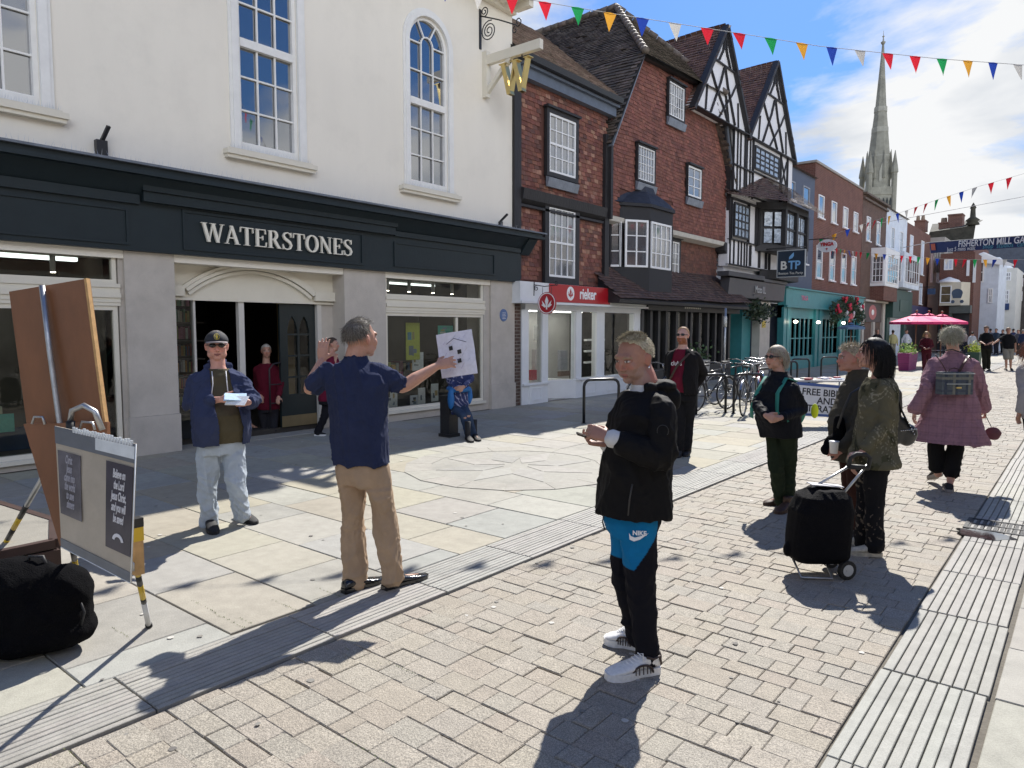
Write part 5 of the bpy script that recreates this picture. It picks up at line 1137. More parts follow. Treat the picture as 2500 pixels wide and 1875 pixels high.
def shoe(par,heel,toe,h=.09,wd=.048,mat=None,sole=None,soleh=.022,rise=0,boot=0,name='shoe',col=(1,1,1),hem=None):
    heel=Vector(heel);toe=Vector(toe);d=(toe-heel); L_=d.length; d.normalize(); sN=Vector((d.y,-d.x,0)).normalized(); up=d.cross(sN)*-1; up=up if up.z>0 else -up
    def rings(prof,z0):
        out=[]
        for t,w_,h0,h1,sh in prof:
            c=heel+d*L_*t+sN*sh; n=14; rr=[]
            for k in range(n):
                a=2*math.pi*k/n; x=math.cos(a)*w_; z=(h1+h0)/2+math.sin(a)*(h1-h0)/2
                rr.append(c+sN*x+up*z)
            out.append(rr)
        return out
    mb=MB(); sh=soleh
    mb.loft(rings([(0,.022,sh,h*.55,0),(.03,.036,sh*.9,h*.92,0),(.15,.040,sh*.9,h*1.05,0),(.3,.041,sh*.9,h*1.02,0),(.42,.042,sh*.9,h*.86,0),(.58,wd,sh*.9,h*.68,0),(.76,wd*1.02,sh*.9,h*.55,0),(.9,wd*.86,sh*.9,h*.45,0),(.97,wd*.55,sh*.9,h*.36,0),(1,wd*.25,sh,h*.28,0)],0))
    if boot: 
        c=heel+d*L_*.17; mb.loft([ringpt(c+up*(h*.5),sN,d,.042,.052,14,2),ringpt(c+up*(h+.02),sN,d,.042,.05,14,2),ringpt(c+up*(h+boot),sN,d,.045,.052,14,2)])
    mb.c=[col]*len(mb.c)
    o=mb.build(name,mat,par); 
    m2=MB(); pr=[(0,.024),(.04,.037),(.2,.040),(.4,.038),(.62,wd*1.04),(.8,wd*1.05),(.93,wd*.8),(1.0,wd*.35)]
    base=[heel+d*L_*t*1.02-d*.004+sN*w_ for t,w_ in pr]+[heel+d*L_*t*1.02-d*.004-sN*w_ for t,w_ in reversed(pr)]
    m2.prism(base,up*(soleh+.006)); m2.build('sole',sole or mat,o); return o
def person(S):
    """S: spec in photo pixels and metres; returns the thing (its body mesh is the top-level object)"""
    root=Vector(S['root']).to_3d() if not isinstance(S['root'],Vector) else S['root'].copy(); root.z=S.get('z0',0); H=S['H']; q=H/1.75; vx=S.get('vx',.006)
    dep=(root-Vector((0,0,CH))).dot(_fw)
    toC=Vector((-root.x,-root.y,0)).normalized(); rt_=Vector((-toC.y,toC.x,0))   # image-right at that spot
    def fd(phi): return (toC*math.cos(R(phi))+rt_*math.sin(R(phi))).normalized()
    F_=fd(S['phi']); Sd=F_.cross(Vector((0,0,1))).normalized()      # person's right
    k=lambda p: root.__class__(K(p[0],p[1],dep+(p[2] if len(p)>2 else 0))-root)
    pel=k(S['pel']) if 'pel' in S else Vector((0,0,.53*H)); nk=k(S['neck']); hc=k(S['head']); HF=fd(S.get('hphi',S['phi'])); Rm=rotm(HF,R(S.get('hp',0)),R(S.get('hr',0))); hs=S.get('hs',q)
    sw=S.get('sw',.19)*q; fat=S.get('fat',1); dpt=S.get('deep',1); hw=S.get('hipw',.165)*q
    g=lambda t: pel.lerp(nk,t)+F_*S.get('hunch',0)*math.sin(math.pi*t)
    tor=[(-.22,hw*.9,.10*dpt),(-.08,hw,.118*dpt),(.12,hw*.97*(.5+.5*fat),.112*dpt*fat),(.35,.15*q*fat,.115*dpt*fat),(.62,.172*q*(.6+.4*fat),.122*dpt*(.7+.3*fat)),(.78,sw*.93,.114*dpt),(.86,sw*.84,.106),(.915,sw*.66,.094),(.96,sw*.46,.082),(1.05,.065*q,.068)]
    bellyf=S.get('belly',0)
    def torso(mb,infl=0,t0=-.22,t1=1.06,flare=0,pf=None):
        rr=[]
        for t,a,b in tor:
            if t<t0-.001 or t>t1: continue
            c=g(t)+F_*bellyf*max(0,1-abs(t-.28)/.45); rr.append(ringpt(c,Sd,F_,a+infl+flare*max(0,.35-t),b+infl+bellyf*max(0,1-abs(t-.28)/.45)*.5+flare*.7*max(0,.35-t),20,2.5))
        mb.loft(rr)
    shA=nk+Sd*sw*S.get('sgn',1)*-1; 
    sgn=1 if Sd.dot(rt_)>=0 else -1     # image-left side is A
    sv=Sd*sgn
    shA=nk-sv*sw*.86-Vector((0,0,.105*q)); shB=nk+sv*sw*.86-Vector((0,0,.105*q))
    for kk in ('shA','shB'):
        if kk in S: 
            if kk=='shA': shA=k(S[kk])
            else: shB=k(S[kk])
    elA,wrA,elB,wrB=[k(S[n]) for n in ('elA','wrA','elB','wrB')]
    hpA=pel-sv*.09*q-Vector((0,0,.03)); hpB=pel+sv*.09*q-Vector((0,0,.03))
    knA,anA,knB,anB=[k(S[n]) for n in ('knA','anA','knB','anB')]
    ar=S.get('arm',1); lr=S.get('leg',1)
    # ---- body (skin)
    mb=MB(); torso(mb,-.012)
    limb(mb,[hc+Rm@Vector((0,-.018,-.05))*hs,nk+Vector((0,0,.03)),nk-Vector((0,0,.06))],[.056*hs*S.get('nkw',1),.061*q*S.get('nkw',1),.072*q]); head(mb,hc,Rm,hs,jowl=S.get('jowl',0),nose=S.get('nose',1))
    for sh,el,wr in ((shA,elA,wrA),(shB,elB,wrB)): limb(mb,[sh,sh.lerp(el,.5),el,el.lerp(wr,.35),wr],[.050*q*ar,.046*q*ar,.040*q*ar,.041*q*ar,.026*q])
    for hp,kn,an in ((hpA,knA,anA),(hpB,knB,anB)): limb(mb,[hp,kn,kn.lerp(an,.3),an],[.078*q,.052*q,.054*q,.036*q])
    for an,(he,to) in ((anA,S['footA']),(anB,S['footB'])):
        he=Vector(he)-root;to=Vector(to)-root; limb(mb,[an,an*.4+he*.6+Vector((0,0,.03)),he.lerp(to,.8)+Vector((0,0,.028))],[.032,.027,.017])
    for wr,el,hk in ((wrA,elA,'hA'),(wrB,elB,'hB')):
        hd=S.get(hk,{}); d=(wr-el).normalized(); 
        if 'dir' in hd: d=(rt_*hd['dir'][0]+Vector((0,0,1))*hd['dir'][1]-toC*hd['dir'][2]).normalized()
        pn=hd.get('pn',(0,-1,0)); pn=(rt_*pn[0]+Vector((0,0,1))*pn[1]-toC*pn[2]); hand(mb,wr,d,pn,hd.get('th',1),hd.get('curl',.45),hd.get('spread',.12),q*.98,hd.get('pinch',0))
    o=remesh(mb,'person',skinm,vx,S.get('sm',2),facecol(hc,Rm,hs,S.get('skin',(.42,.235,.17)),**S.get('face',{})),loc=root)
    tag(o,S['label'],'person',S.get('group'))
    ctx=dict(o=o,root=root,pel=pel,nk=nk,hc=hc,Rm=Rm,hs=hs,F=F_,Sd=Sd,sv=sv,q=q,g=g,k=k,shA=shA,shB=shB,elA=elA,elB=elB,wrA=wrA,wrB=wrB,hpA=hpA,hpB=hpB,knA=knA,knB=knB,anA=anA,anB=anB,toC=toC,rt=rt_,torso=torso,tor=tor)
    cs=S.get('seed',1)
    # ---- trousers
    if 'legs' in S:
        t=S['legs']; mb=MB(); rr=[]
        for tt,a,b in ((.20,hw*.93*(.5+.5*fat),.108*dpt*fat),(.05,hw*1.0,.118*dpt),(-.10,hw*1.02,.122*dpt),(-.22,hw*.93,.108)): rr.append(ringpt(g(tt)+F_*bellyf*.3,Sd,F_,a+.006,b+.008,20,2.5))
        mb.loft(rr); w0,w1,w2=t.get('r',(.096,.070,.062)); hemt=t.get('to',1.12)
        for hp,kn,an in ((hpA,knA,anA),(hpB,knB,anB)):
            e_=kn.lerp(an,hemt) if hemt<=1 else an+(an-kn).normalized()*(hemt-1)*.4
            limb(mb,[hp-Vector((0,0,.0)),hp.lerp(kn,.5),kn,kn.lerp(e_,.5),e_],[w0*q*lr,(w0*.52+w1*.48)*q*lr,w1*q*lr,(w1+w2)*.5*q*lr,w2*q*lr],14)
        am=t.get('amp',.010); kz=np.array([(knA.z+knB.z)/2,(anA.z+anB.z)/2])
        def dz(P,N_):
            n=wnoise(P,26,cs,.6,(1,1,.45)); z=P[:,2]; near=.4+np.exp(-((z-kz[0])/.13)**2)+1.6*np.exp(-((z-kz[1]-.06)/.11)**2); n2=wnoise(P,40,cs+5,1.3,(.9,.9,1.1)); fine=wnoise(P,95,cs+8,.9); return (am*n*1.3+am*.55*near*n2+am*.25*fine)*np.clip((pel.z-.02-z)/.12,0,1)-.008*np.clip((z-pel.z+.1)/.1,0,1)
        cf=t.get('col',(.1,.1,.1)); cf=cf if not callable(cf) else cf(ctx); remesh(mb,t.get('name','trousers'),t.get('mat',clothm),max(vx,.007),2,const(cf) if not callable(cf) else cf,dz,parent=o)
    # ---- top garments
    for t in S.get('tops',[]):
        mb=MB(); inf=t.get('inf',.012); t0=t.get('hem',-.15); rr=[]
        lst=[(a,b,c) for a,b,c in tor if a>t0]; 
        def at(tt):
            for i in range(len(tor)-1):
                if tor[i][0]<=tt<=tor[i+1][0]: u=(tt-tor[i][0])/(tor[i+1][0]-tor[i][0]); return (tt,tor[i][1]*(1-u)+tor[i+1][1]*u,tor[i][2]*(1-u)+tor[i+1][2]*u)
            return (tt,hw*.95,.112*dpt)
        lst=[at(t0)]+[x for x in lst if x[0]<.96 or t.get('neck')]; fl=t.get('flare',0); sb=t.get('straight',0)
        for tt,a,b in lst:
            c=g(tt)+F_*(bellyf*max(0,1-abs(tt-.28)/.45)+t.get('fwd',0)*max(0,.4-tt)); bb=bellyf*max(0,1-abs(tt-.28)/.45)*.5
            if sb and tt<.62: a=a*(1-sb)+.168*q*fat*sb; b=b*(1-sb)+(.128+bellyf*.5)*dpt*sb; 
            rr.append(ringpt(c,Sd,F_,a+inf+fl*max(0,.4-tt),b+inf+bb+fl*.8*max(0,.4-tt),24,2.5))
        if not t.get('neck'): c=g(.985); rr.append(ringpt(c,Sd,F_,.085*q+inf,.078*q+inf,24,2)); 
        if t.get('collar'): c=nk+Vector((0,0,t['collar']*.5)); rr.append(ringpt(c,Sd,F_,.072*q+inf*.6,.072*q+inf*.6,24,2)); rr.append(ringpt(nk+Vector((0,0,t['collar'])),Sd,F_,.074*q+inf*.6,.074*q+inf*.6,24,2))
        mb.loft(rr)
        sl=t.get('sleeve',1.0); sr=t.get('sr',(.066,.060,.050))
        for i,(sh,el,wr) in enumerate(((shA,elA,wrA),(shB,elB,wrB))):
            if sl<=1: e_=sh.lerp(el,sl); limb(mb,[sh+(nk-sh)*.30,sh,sh.lerp(e_,.5),e_],[sr[0]*q*.62,sr[0]*q*.92,(sr[0]*.4+sr[1]*.6)*q,sr[1]*q],14)
            else: e_=el.lerp(wr,sl-1); limb(mb,[sh+(nk-sh)*.30,sh,sh.lerp(el,.5),el,el.lerp(e_,.5),e_],[sr[0]*q*.62,sr[0]*q*.92,(sr[0]+sr[1])*.5*q,sr[1]*q,(sr[1]+sr[2])*.5*q,sr[2]*q],14)
        if 'hood' in t:
            hc_=nk-F_*.085*q+Vector((0,0,t['hood'])); mb.ell(hc_,(.095*q,.085*q,.040*q),16,10); mb.ell(nk-F_*.115*q-Vector((0,0,.05)),(.095*q,.055*q,.085*q),16,10)
            for a in (-1,1): mb.ell(nk+Sd*a*.070*q-F_*.01+Vector((0,0,.010)),(.026*q,.065*q,.035*q),12,8)
        if t.get('extra'): t['extra'](mb,ctx)
        am=t.get('amp',.010); ela,elb=np.array(elA),np.array(elB)
        def dzt(P,N_,am=am,t=t):
            n=wnoise(P,t.get('freq',15)*1.7,cs+3,.8,t.get('st',(1,1,.5))); ne=.35+np.exp(-(np.linalg.norm(P-ela,axis=1)/.13)**2)+np.exp(-(np.linalg.norm(P-elb,axis=1)/.13)**2); n2=wnoise(P,48,cs+9,.9); fine=wnoise(P,100,cs+11,.9,(1,1,.7)); return am*1.35*n+am*.95*ne*n2+am*.28*fine
        cut=None
        if 'open' in t:
            op=t['open']; fn=np.array(F_);sn=np.array(Sd); pz0=pel.z
            def cut(P,op=op):
                x=(P-np.array(pel))@sn; y=(P-np.array(pel))@fn; tt=(P[:,2]-pel.z)/(nk.z-pel.z); x0=(np.array(nk-pel)@sn)*tt; wl=np.interp(tt,op['t'],op['l']); wr_=np.interp(tt,op['t'],op['r']); 
                return (y>(np.array(nk-pel)@fn)*np.clip(tt,0,1)+.03)&(x-x0>wl)&(x-x0<wr_)&(tt<1.03)
        cf=t.get('col',(.05,.05,.05)); cf=cf(ctx) if callable(cf) else const(cf)
        ob=remesh(mb,t.get('name','jacket'),t.get('mat',clothm),max(vx,.007),2,cf,dzt,parent=o,cut=cut,solid=.007 if cut else 0)
    # ---- shoes
    for fk,an in (('footA',anA),('footB',anB)):
        f=S['shoe']; he,to=S[fk]; kw=dict(f); shoe(o,Vector(he)-root,Vector(to)-root,**kw)
    # ---- hair
    if 'hair' in S:
        h=S['hair']; mb=MB(); 
        if h.get('shell',1): hairshell(mb,hc,Rm,hs,h['mask'],h['cols'][0],h.get('thick',1.05),seed=cs,nz=h.get('nz',.02),rad=h.get('rad',(.077,.098,.090)))
        strands(mb,hc,Rm,hs,h['mask'],h['comb'],h['len'],h.get('N',1100),h.get('w',.0016),h['cols'],off=h.get('off',1.03),curl=h.get('curl',0),grav=h.get('grav',.2),lift=h.get('lift',.25),seg=h.get('seg',4),seed=cs,rad=h.get('rad',(.077,.098,.090))); mb.build('hair',hairm,o)
    if S.get('shades'):
        mb=MB(); 
        for x in (-1,1):
            mb.ell(hc+Rm@(Vector((x*.033,.094,.010))*hs),(.026*hs,.008*hs,.0165*hs),12,8,rot=Rm@Matrix.Rotation(-x*.25,3,'Z')); mb.tube([hc+Rm@(Vector((x*.056,.085,.014))*hs),hc+Rm@(Vector((x*.078,.05,.014))*hs),hc+Rm@(Vector((x*.082,-.005,.012))*hs)],[.0045*hs,.004*hs,.003*hs],6)
        mb.tube([hc+Rm@(Vector((x,.100,.014))*hs) for x in (-.015,.015)],.0035*hs,6); mb.build('sunglasses',glassesm,o)
    return ctx
def hl(pts):     # hair mask from a hairline: minimal height as a function of y
    ys=[p[0] for p in pts]; zs=[p[1] for p in pts]
    return lambda d:1.0 if d.z>np.interp(d.y,ys,zs) else 0.0
short=hl([(-1,-.60),(-.3,-.40),(.10,.0),(.35,.35),(.6,.55),(.9,.62)])
def gp(*a): 
    v=G(*a); v.z=0.0; return v
SK=(.46,.25,.175); SKs=(.52,.30,.22)
# ---- the street preacher, seen from behind with both arms raised
root=G(925,1440); 
sp=person(dict(label='person seen from behind in navy polo shirt and tan trousers, arms raised, holding a paper',root=root,H=1.76,phi=150,hphi=128,hp=2,hs=1.10,nkw=1.06,head=(880,828,.02),neck=(868,880),pel=(884,1128),sw=.215,fat=1.06,hipw=.165,vx=.0055,skin=(.50,.27,.19),arm=1.12,
 shA=(800,912,.05),shB=(918,905,-.02),elA=(757,948,.12),wrA=(786,880,.26),elB=(982,944,.08),wrB=(1068,893,.22),
 hA=dict(dir=(.08,1,.12),pn=(.35,-.1,1),th=-1,curl=.10,spread=.16),hB=dict(dir=(.88,.22,.25),pn=(.25,-.35,.9),th=1,curl=.22,spread=.22,pinch=.1),
 knA=(862,1262,.04),anA=(864,1416,.02),knB=(938,1248,-.02),anB=(958,1402,-.02),footA=(gp(838,1449),gp(934,1419)),footB=(gp(936,1442),gp(1042,1410)),
 legs=dict(r=(.104,.080,.072),amp=.021,col=(.38,.275,.185)),
 tops=[dict(name='polo_shirt',hem=-.015,inf=.018,straight=.55,sleeve=.86,sr=(.076,.074,.072),collar=.035,col=(.026,.034,.075),amp=.021,freq=12,st=(1.5,1.5,.32))],
 shoe=dict(mat=M('polished_black',(.012,.012,.013),.16,.05,10,.1,60,spec=.7),h=.085,soleh=.024),
 hair=dict(mask=hl([(-1,-.52),(-.2,-.28),(.15,.15),(.45,.62),(.8,.86)]),comb=lambda d:(0,.15,-.45) if d.z<.6 else (.1,.5,-.1),len=.032,N=3000,w=.0012,cols=[(.12,.105,.088),(.22,.20,.175),(.10,.09,.075),(.30,.28,.25)],lift=.4,thick=1.04,nz=.012,grav=.15,seg=3),face=dict(seed=2),seed=4))
# ---- man in navy hoodie and cap
root=G(558,1283)
cp=person(dict(label='person in a black cap, sunglasses, open navy hoodie and pale jeans holding folded leaflets',root=root,H=1.67,phi=6,hphi=2,hp=0,nkw=1.04,head=(529,846),neck=(532,896),pel=(540,1068),sw=.20,fat=1.32,belly=.085,hipw=.19,vx=.0075,skin=(.56,.29,.22),jowl=.010,hs=1.10,
 elA=(462,984,.0),wrA=(541,975,-.32),elB=(616,978,.02),wrB=(607,982,-.28),hA=dict(dir=(1,.05,-.3),pn=(.2,-.3,1),th=1,curl=.7),hB=dict(dir=(-.9,.1,-.4),pn=(-.2,-.3,1),th=-1,curl=.7),
 knA=(505,1180,-.05),anA=(510,1268,-.02),knB=(578,1177,-.05),anB=(590,1250,.0),footA=(gp(508,1276),gp(524,1306)),footB=(gp(583,1262),gp(624,1281)),shades=1,
 legs=dict(name='jeans',r=(.118,.090,.082),amp=.021,col=(.40,.45,.50)),
 tops=[dict(name='tee_shirt',hem=-.06,inf=.012,sleeve=.6,col=(.085,.072,.045),amp=.010),
  dict(name='hoodie',hem=-.09,inf=.034,straight=.5,sleeve=1.93,sr=(.080,.074,.052),hood=.045,col=(.038,.048,.098),amp=.020,open=dict(t=[-1,.2,.6,1.0,1.1],l=[-.16,-.15,-.10,-.07,-.07],r=[.03,.035,.07,.075,.07]))],
 shoe=dict(mat=M('suede_black',(.012,.012,.014),.75,.1,20),h=.09,soleh=.02),
 hair=dict(mask=hl([(-1,-.45),(-.2,-.15),(.2,.2),(.5,.9),(.9,1.1)]),comb=lambda d:(0,-.2,-.8),len=.02,N=700,cols=[(.35,.32,.29),(.25,.22,.2)],thick=1.02),seed=7))
mb=MB(); oo=sp['o']; P0=sp['nk']
def cap(ctx,colr,lab):
    c,Rm,s,o=ctx['hc'],ctx['Rm'],ctx['hs'],ctx['o']; rings=[]; mb=MB()
    for i in range(9):
        a=math.pi/2*i/8; r_=math.cos(a); z=.038+.085*math.sin(a); rings.append([c+Rm@(Vector((.088*max(r_,.02)*math.cos(t),-.008+.107*max(r_,.02)*math.sin(t),z))*s) for t in np.linspace(0,2*math.pi,25)[:-1]])
    mb.loft(rings); ca=mb.build('cap',colr,o)
    mb=MB(); up_,dn=[],[]
    arc=[(-.078+.156*i/12) for i in range(13)]
    for x in arc: up_.append((x,.062+.030*math.sqrt(max(0,1-(x/.09)**2)),.044-.9*x*x)); 
    out=[(x*1.0,.095+.075*math.sqrt(max(0,1-(x/.080)**2)),.036-1.3*x*x) for x in arc]
    vs=[c+Rm@(Vector(p)*s) for p in up_+out]+[c+Rm@((Vector(p)-Vector((0,0,.005)))*s) for p in up_+out]; n=13; fs=[]
    for i in range(12): fs+=[(i,i+1,n+i+1,n+i),(2*n+i,3*n+i,3*n+i+1,2*n+i+1),(n+i,n+i+1,3*n+i+1,3*n+i)]
    mb.add(vs,fs,smooth=True); mb.build('brim',M('cap_brim',(.20,.17,.17),.8,.1,20),ca)
    mb=MB(); 
    for k,(r1,r2,m_) in enumerate(((.021,.024,0),(.017,.020,1))):
        P=[]
        for t in np.linspace(0,2*math.pi,19)[:-1]:
            x=r1*math.cos(t); z=.078+r2*math.sin(t); y=-.008+.107*math.cos(math.asin(min(1,(z-.038)/.085)))+.002+.0015*k-x*x*2.5; P.append(c+Rm@(Vector((x,y,z))*s))
        mb.c_=None; mb.add(P,[tuple(range(18))],((.50,.38,.03),(.015,.02,.05))[k])
    P=[(0,.016),(.010,.004),(.006,-.014),(0,-.020),(-.006,-.014),(-.010,.004)]
    mb.add([c+Rm@(Vector((x,.098-.3*(z+.0),.080+z))*s) for x,z in P],[tuple(range(6))],(.55,.42,.04)); mb.build('badge',M('badge_colours',(1,1,1),.6,0,attr=True),ca)
cap(cp,M('cap_black',(.015,.017,.024),.8,.1,30),'')
mb=MB(); o=cp['o']     # hoodie cords
for x,l in ((.06,.22),(-.05,.30)):
    a=cp['nk']+cp['Sd']*x+cp['F']*.12-Vector((0,0,.03)); mb.tube([a,a+cp['F']*.05-Vector((0,0,.10)),a+cp['F']*.075+cp['Sd']*x*.3-Vector((0,0,l))],.004,6)
mb.build('hood_cords',M('cord_white',(.7,.7,.72),.8,0),o)
# ---- man in black jacket with blue and black track trousers
root=G(1548,1622)
fcol=None
def trk(ctx):
    F_=np.array(ctx['F']); kB=np.array(ctx['hpB']); kA=np.array(ctx['hpA'])
    def f(P):
        fw=(P-(kA+kB)/2)@F_; z=P[:,2]; C=np.tile(np.array((.010,.010,.014),np.float32),(len(P),1)); th=np.interp(z,[.50,.53,.70,.95],[.09,.045,-.075,-.09])
        b=(z>.525)&(fw>th); C[b]=np.array((.008,.15,.34)); return C
    return f
fm=person(dict(label='person in black hooded jacket, blue and black track trousers and white trainers, looking down',root=root,H=1.67,phi=289,hphi=320,hp=-13,head=(1549,876),neck=(1574,950),pel=(1545,1238),sw=.19,fat=1.02,deep=1.12,hipw=.165,vx=.005,skin=(.36,.185,.135),jowl=.006,hs=1.04,hunch=.0,nose=.75,nkw=1.15,
 shB=(1616,996,-.15),elB=(1618,1118,-.22),wrB=(1486,1068,-.20),elA=(1580,1110,.20),wrA=(1478,1082,.0),hA=dict(dir=(-1,.12,-.1),pn=(.1,1,-.3),th=1,curl=.55,spread=.1),hB=dict(dir=(-1,.35,.1),pn=(.2,-.6,.8),th=-1,curl=.6,pinch=.3),
 knA=(1530,1412,.10),anA=(1552,1545,.12),knB=(1562,1420,-.08),anB=(1580,1592,-.08),footA=(gp(1560,1583),gp(1476,1566)),footB=(gp(1606,1638),gp(1480,1660)),
 legs=dict(name='track_trousers',r=(.108,.084,.058),amp=.014,col=trk,mat=M('jersey',(1,1,1),.9,.08,8,.3,300,attr=True,dist=.002,spec=.1)),
 tops=[dict(name='white_hoodie',hem=-.02,inf=.004,sleeve=1.97,sr=(.048,.042,.050),collar=.03,col=(.62,.62,.62),amp=.010),
  dict(name='jacket',hem=-.04,inf=.030,straight=.7,flare=.05,sleeve=1.80,sr=(.078,.072,.058),hood=.02,col=(.008,.0075,.008),amp=.016,freq=11,mat=nylon)],
 shoe=dict(mat=M('trainer_white',(.74,.74,.74),.55,.1,60,.5,220,dist=.003),h=.105,wd=.052,soleh=.03,col=(1,1,1)),
 hair=dict(mask=hl([(-1,-.50),(-.25,-.30),(.05,-.02),(.25,.30),(.42,.58),(.6,.70),(.9,.74)]),comb=lambda d:(-.45,.9,.15) if d.z>.62 else (0,-.3,-.6),len=lambda d:.042 if d.z>.66 else .012,N=5200,w=.0013,cols=[(.55,.50,.38),(.42,.37,.28),(.68,.63,.50),(.34,.30,.23)],lift=.35,thick=1.025,nz=.008,grav=.05,seg=4),face=dict(stub=.42,seed=5,brow=(.28,.2,.13)),seed=3))
# trainer trim, laces and side stripes; earring; trouser mark
mb=MB(); o=fm['o']; cam_side=fm['sv']
def trim(heel,toe,side):
    heel=Vector(heel)-fm['root'];toe=Vector(toe)-fm['root'];d=(toe-heel);L_=d.length;d.normalize(); s=Vector((d.y,-d.x,0)); s=s if s.dot(fm['toC'])>0 else -s
    mb=MB()
    pts=[(.03,.045,.040),(.02,.09,.034),(.10,.115,.038)]
    mb.tube([heel+d*L_*t+s*y+Vector((0,0,z)) for t,z,y in ((.00,.05,.030),(.05,.095,.040),(.18,.088,.043),(.30,.10,.040))],(.007),6)
    arc=[heel+d*L_*(.38+.20*math.cos(a))+s*(.043+.006*math.sin(a))+Vector((0,0,.022+.045*math.sin(a))) for a in np.linspace(0,math.pi,9)]; mb.tube(arc,.0055,6)
    for i in range(2,7): a=arc[i]; b=a.copy(); b.z=.022; mb.tube([a,b+s*.002],.003,5)
    mb.tube([heel+d*L_*.0+Vector((0,0,.03)),heel-d*.004+Vector((0,0,.075)),heel+d*L_*.02+Vector((0,0,.10))],.016,8); mb.build('shoe_trim',M('trainer_brown',(.045,.030,.026),.6,.1),o)
    mb=MB()
    for i in range(6):
        t=.36+.055*i; z=.102-.0085*i; c=heel+d*L_*t+Vector((0,0,z)); mb.tube([c-s*.024-Vector((0,0,.004)),c+d*.01+Vector((0,0,.006)),c+s*.024-Vector((0,0,.004))],.0032,6)
    mb.tube([c0:=heel+d*L_*.36+Vector((0,0,.104)),c0+s*.03+Vector((0,0,.012)),c0+s*.035-Vector((0,0,.02))],.003,6); mb.build('laces',M('lace_white',(.8,.8,.8),.7,0),o)
trim(gp(1606,1638),gp(1480,1660),1); trim(gp(1560,1583),gp(1476,1566),1)
mb=MB(); mb.ell(fm['hc']+fm['Rm']@Vector((-.084,-.002,-.042)),(.005,.005,.007)); mb.build('earring',M('silver',(.8,.8,.8),.2,0,metal=1),o)
# front zip, pocket slit, drawcord and round arm badge on the jacket
F_,S_2,q0=fm['F'],fm['sv'],fm['q']
mb=MB(); c=fm['hpB']+fm['toC']*.165+fm['rt']*-.03; mb.tube([c+Vector((0,0,.20)),c+Vector((0,0,.13))-fm['rt']*.012,c+Vector((0,0,.05))-fm['rt']*.018],[(.006,.003)]*3,6); mb.build('pocket_zip',M('zip_dark',(.03,.03,.032),.4,.1),o)
mb=MB(); c=fm['shB'].lerp(fm['elB'],.42)+fm['toC']*.079; n=20
mb.tube([c+fm['rt']*.026*math.cos(2*math.pi*i/n)+Vector((0,0,.028*math.sin(2*math.pi*i/n))) for i in range(n+1)],.0016,5,caps=False); mb.build('arm_badge',MATS['zip_dark'],o)
mb=MB()
for dx_ in (.0,.018): a=fm['hpA'].lerp(fm['hpB'],.4)+F_*(.14)+Vector((0,0,.02)); mb.tube([a+fm['toC']*dx_,a+fm['toC']*dx_+F_*.012-Vector((0,0,.06)),a+fm['toC']*dx_-Vector((0,0,.10))],.0028,5)
mb.build('drawcord',MATS['black_rubber'] if 'black_rubber' in MATS else MATS['zip_dark'],o)
# swoosh-like mark and letters on the blue thigh panel, laid on the side facing the viewer
kB=fm['hpB'].lerp(fm['knB'],.18); sN=fm['toC']; 
def mark(mb,pts,base,u,v): mb.prism([base+u*a+v*b for a,b in pts],sN*.004)
base=kB+sN*.122+fm['rt']*.0; u=fm['rt']; v=Vector((0,0,1))
mb=MB(); Q=[(-.045,.012),(-.036,-.002),(-.018,-.008),(.008,.0),(.046,.016),(.006,-.016),(-.022,-.026),(-.042,-.018)]
mark(mb,Q,base,u,v); tm=mb.build('printed_mark',M('print_white',(.8,.8,.82),.6,0),o)
def vtext(s,size,mat,par,pos,right,upv,nrm,name='lettering',sx=1,ext=.001,bold=0,align='CENTER'):
    m=Matrix((right.normalized(),upv.normalized(),nrm.normalized())).transposed().to_euler(); return text(s,size,ext,name,mat,par,pos,rot=m,sx=sx,bold=bold,align=align)
vtext('NIKE',.030,MATS['print_white'],tm,base+v*.014+sN*.003+u*.004,u,v,sN,bold=.001)
# ---- bearded man with sunglasses
root=G(1663,1112)
bd=person(dict(label='person with ginger beard and sunglasses in an open black jacket over a maroon tee shirt',root=root,H=1.73,phi=-22,hphi=-20,hp=3,head=(1667,820),neck=(1667,850),pel=(1668,955),sw=.215,fat=1.15,belly=.03,vx=.0085,skin=(.55,.32,.25),sgn=1,
 elA=(1634,910,.12),wrA=(1652,950,.22),elB=(1716,912,.08),wrB=(1690,955,.2),knA=(1660,1030,0),anA=(1658,1092,0),knB=(1680,1030,.05),anB=(1677,1088,.04),footA=(gp(1664,1108),gp(1650,1119)),footB=(gp(1682,1102),gp(1672,1116)),
 legs=dict(name='trousers',r=(.105,.078,.068),amp=.012,col=(.012,.012,.014)),shades=1,
 tops=[dict(name='tee_shirt',hem=-.02,inf=.012,sleeve=.6,col=(.13,.012,.028),amp=.010),dict(name='jacket',hem=-.06,inf=.030,straight=.4,sleeve=1.9,sr=(.078,.070,.055),col=(.013,.012,.013),amp=.012,open=dict(t=[-1,.3,.7,1.0,1.1],l=[-.06,-.07,-.08,-.07,-.07],r=[.13,.12,.10,.07,.07]))],
 shoe=dict(mat=MATS['suede_black'],h=.1,boot=.06),face=dict(beard=(.26,.09,.04),seed=8),
 hair=dict(mask=hl([(-1,-.45),(-.2,-.15),(.2,.3),(.5,.70),(.9,.80)]),comb=lambda d:(0,-.3,-.4),len=.012,N=1500,cols=[(.42,.27,.16),(.5,.36,.24)],thick=1.03,nz=.006),seed=9))
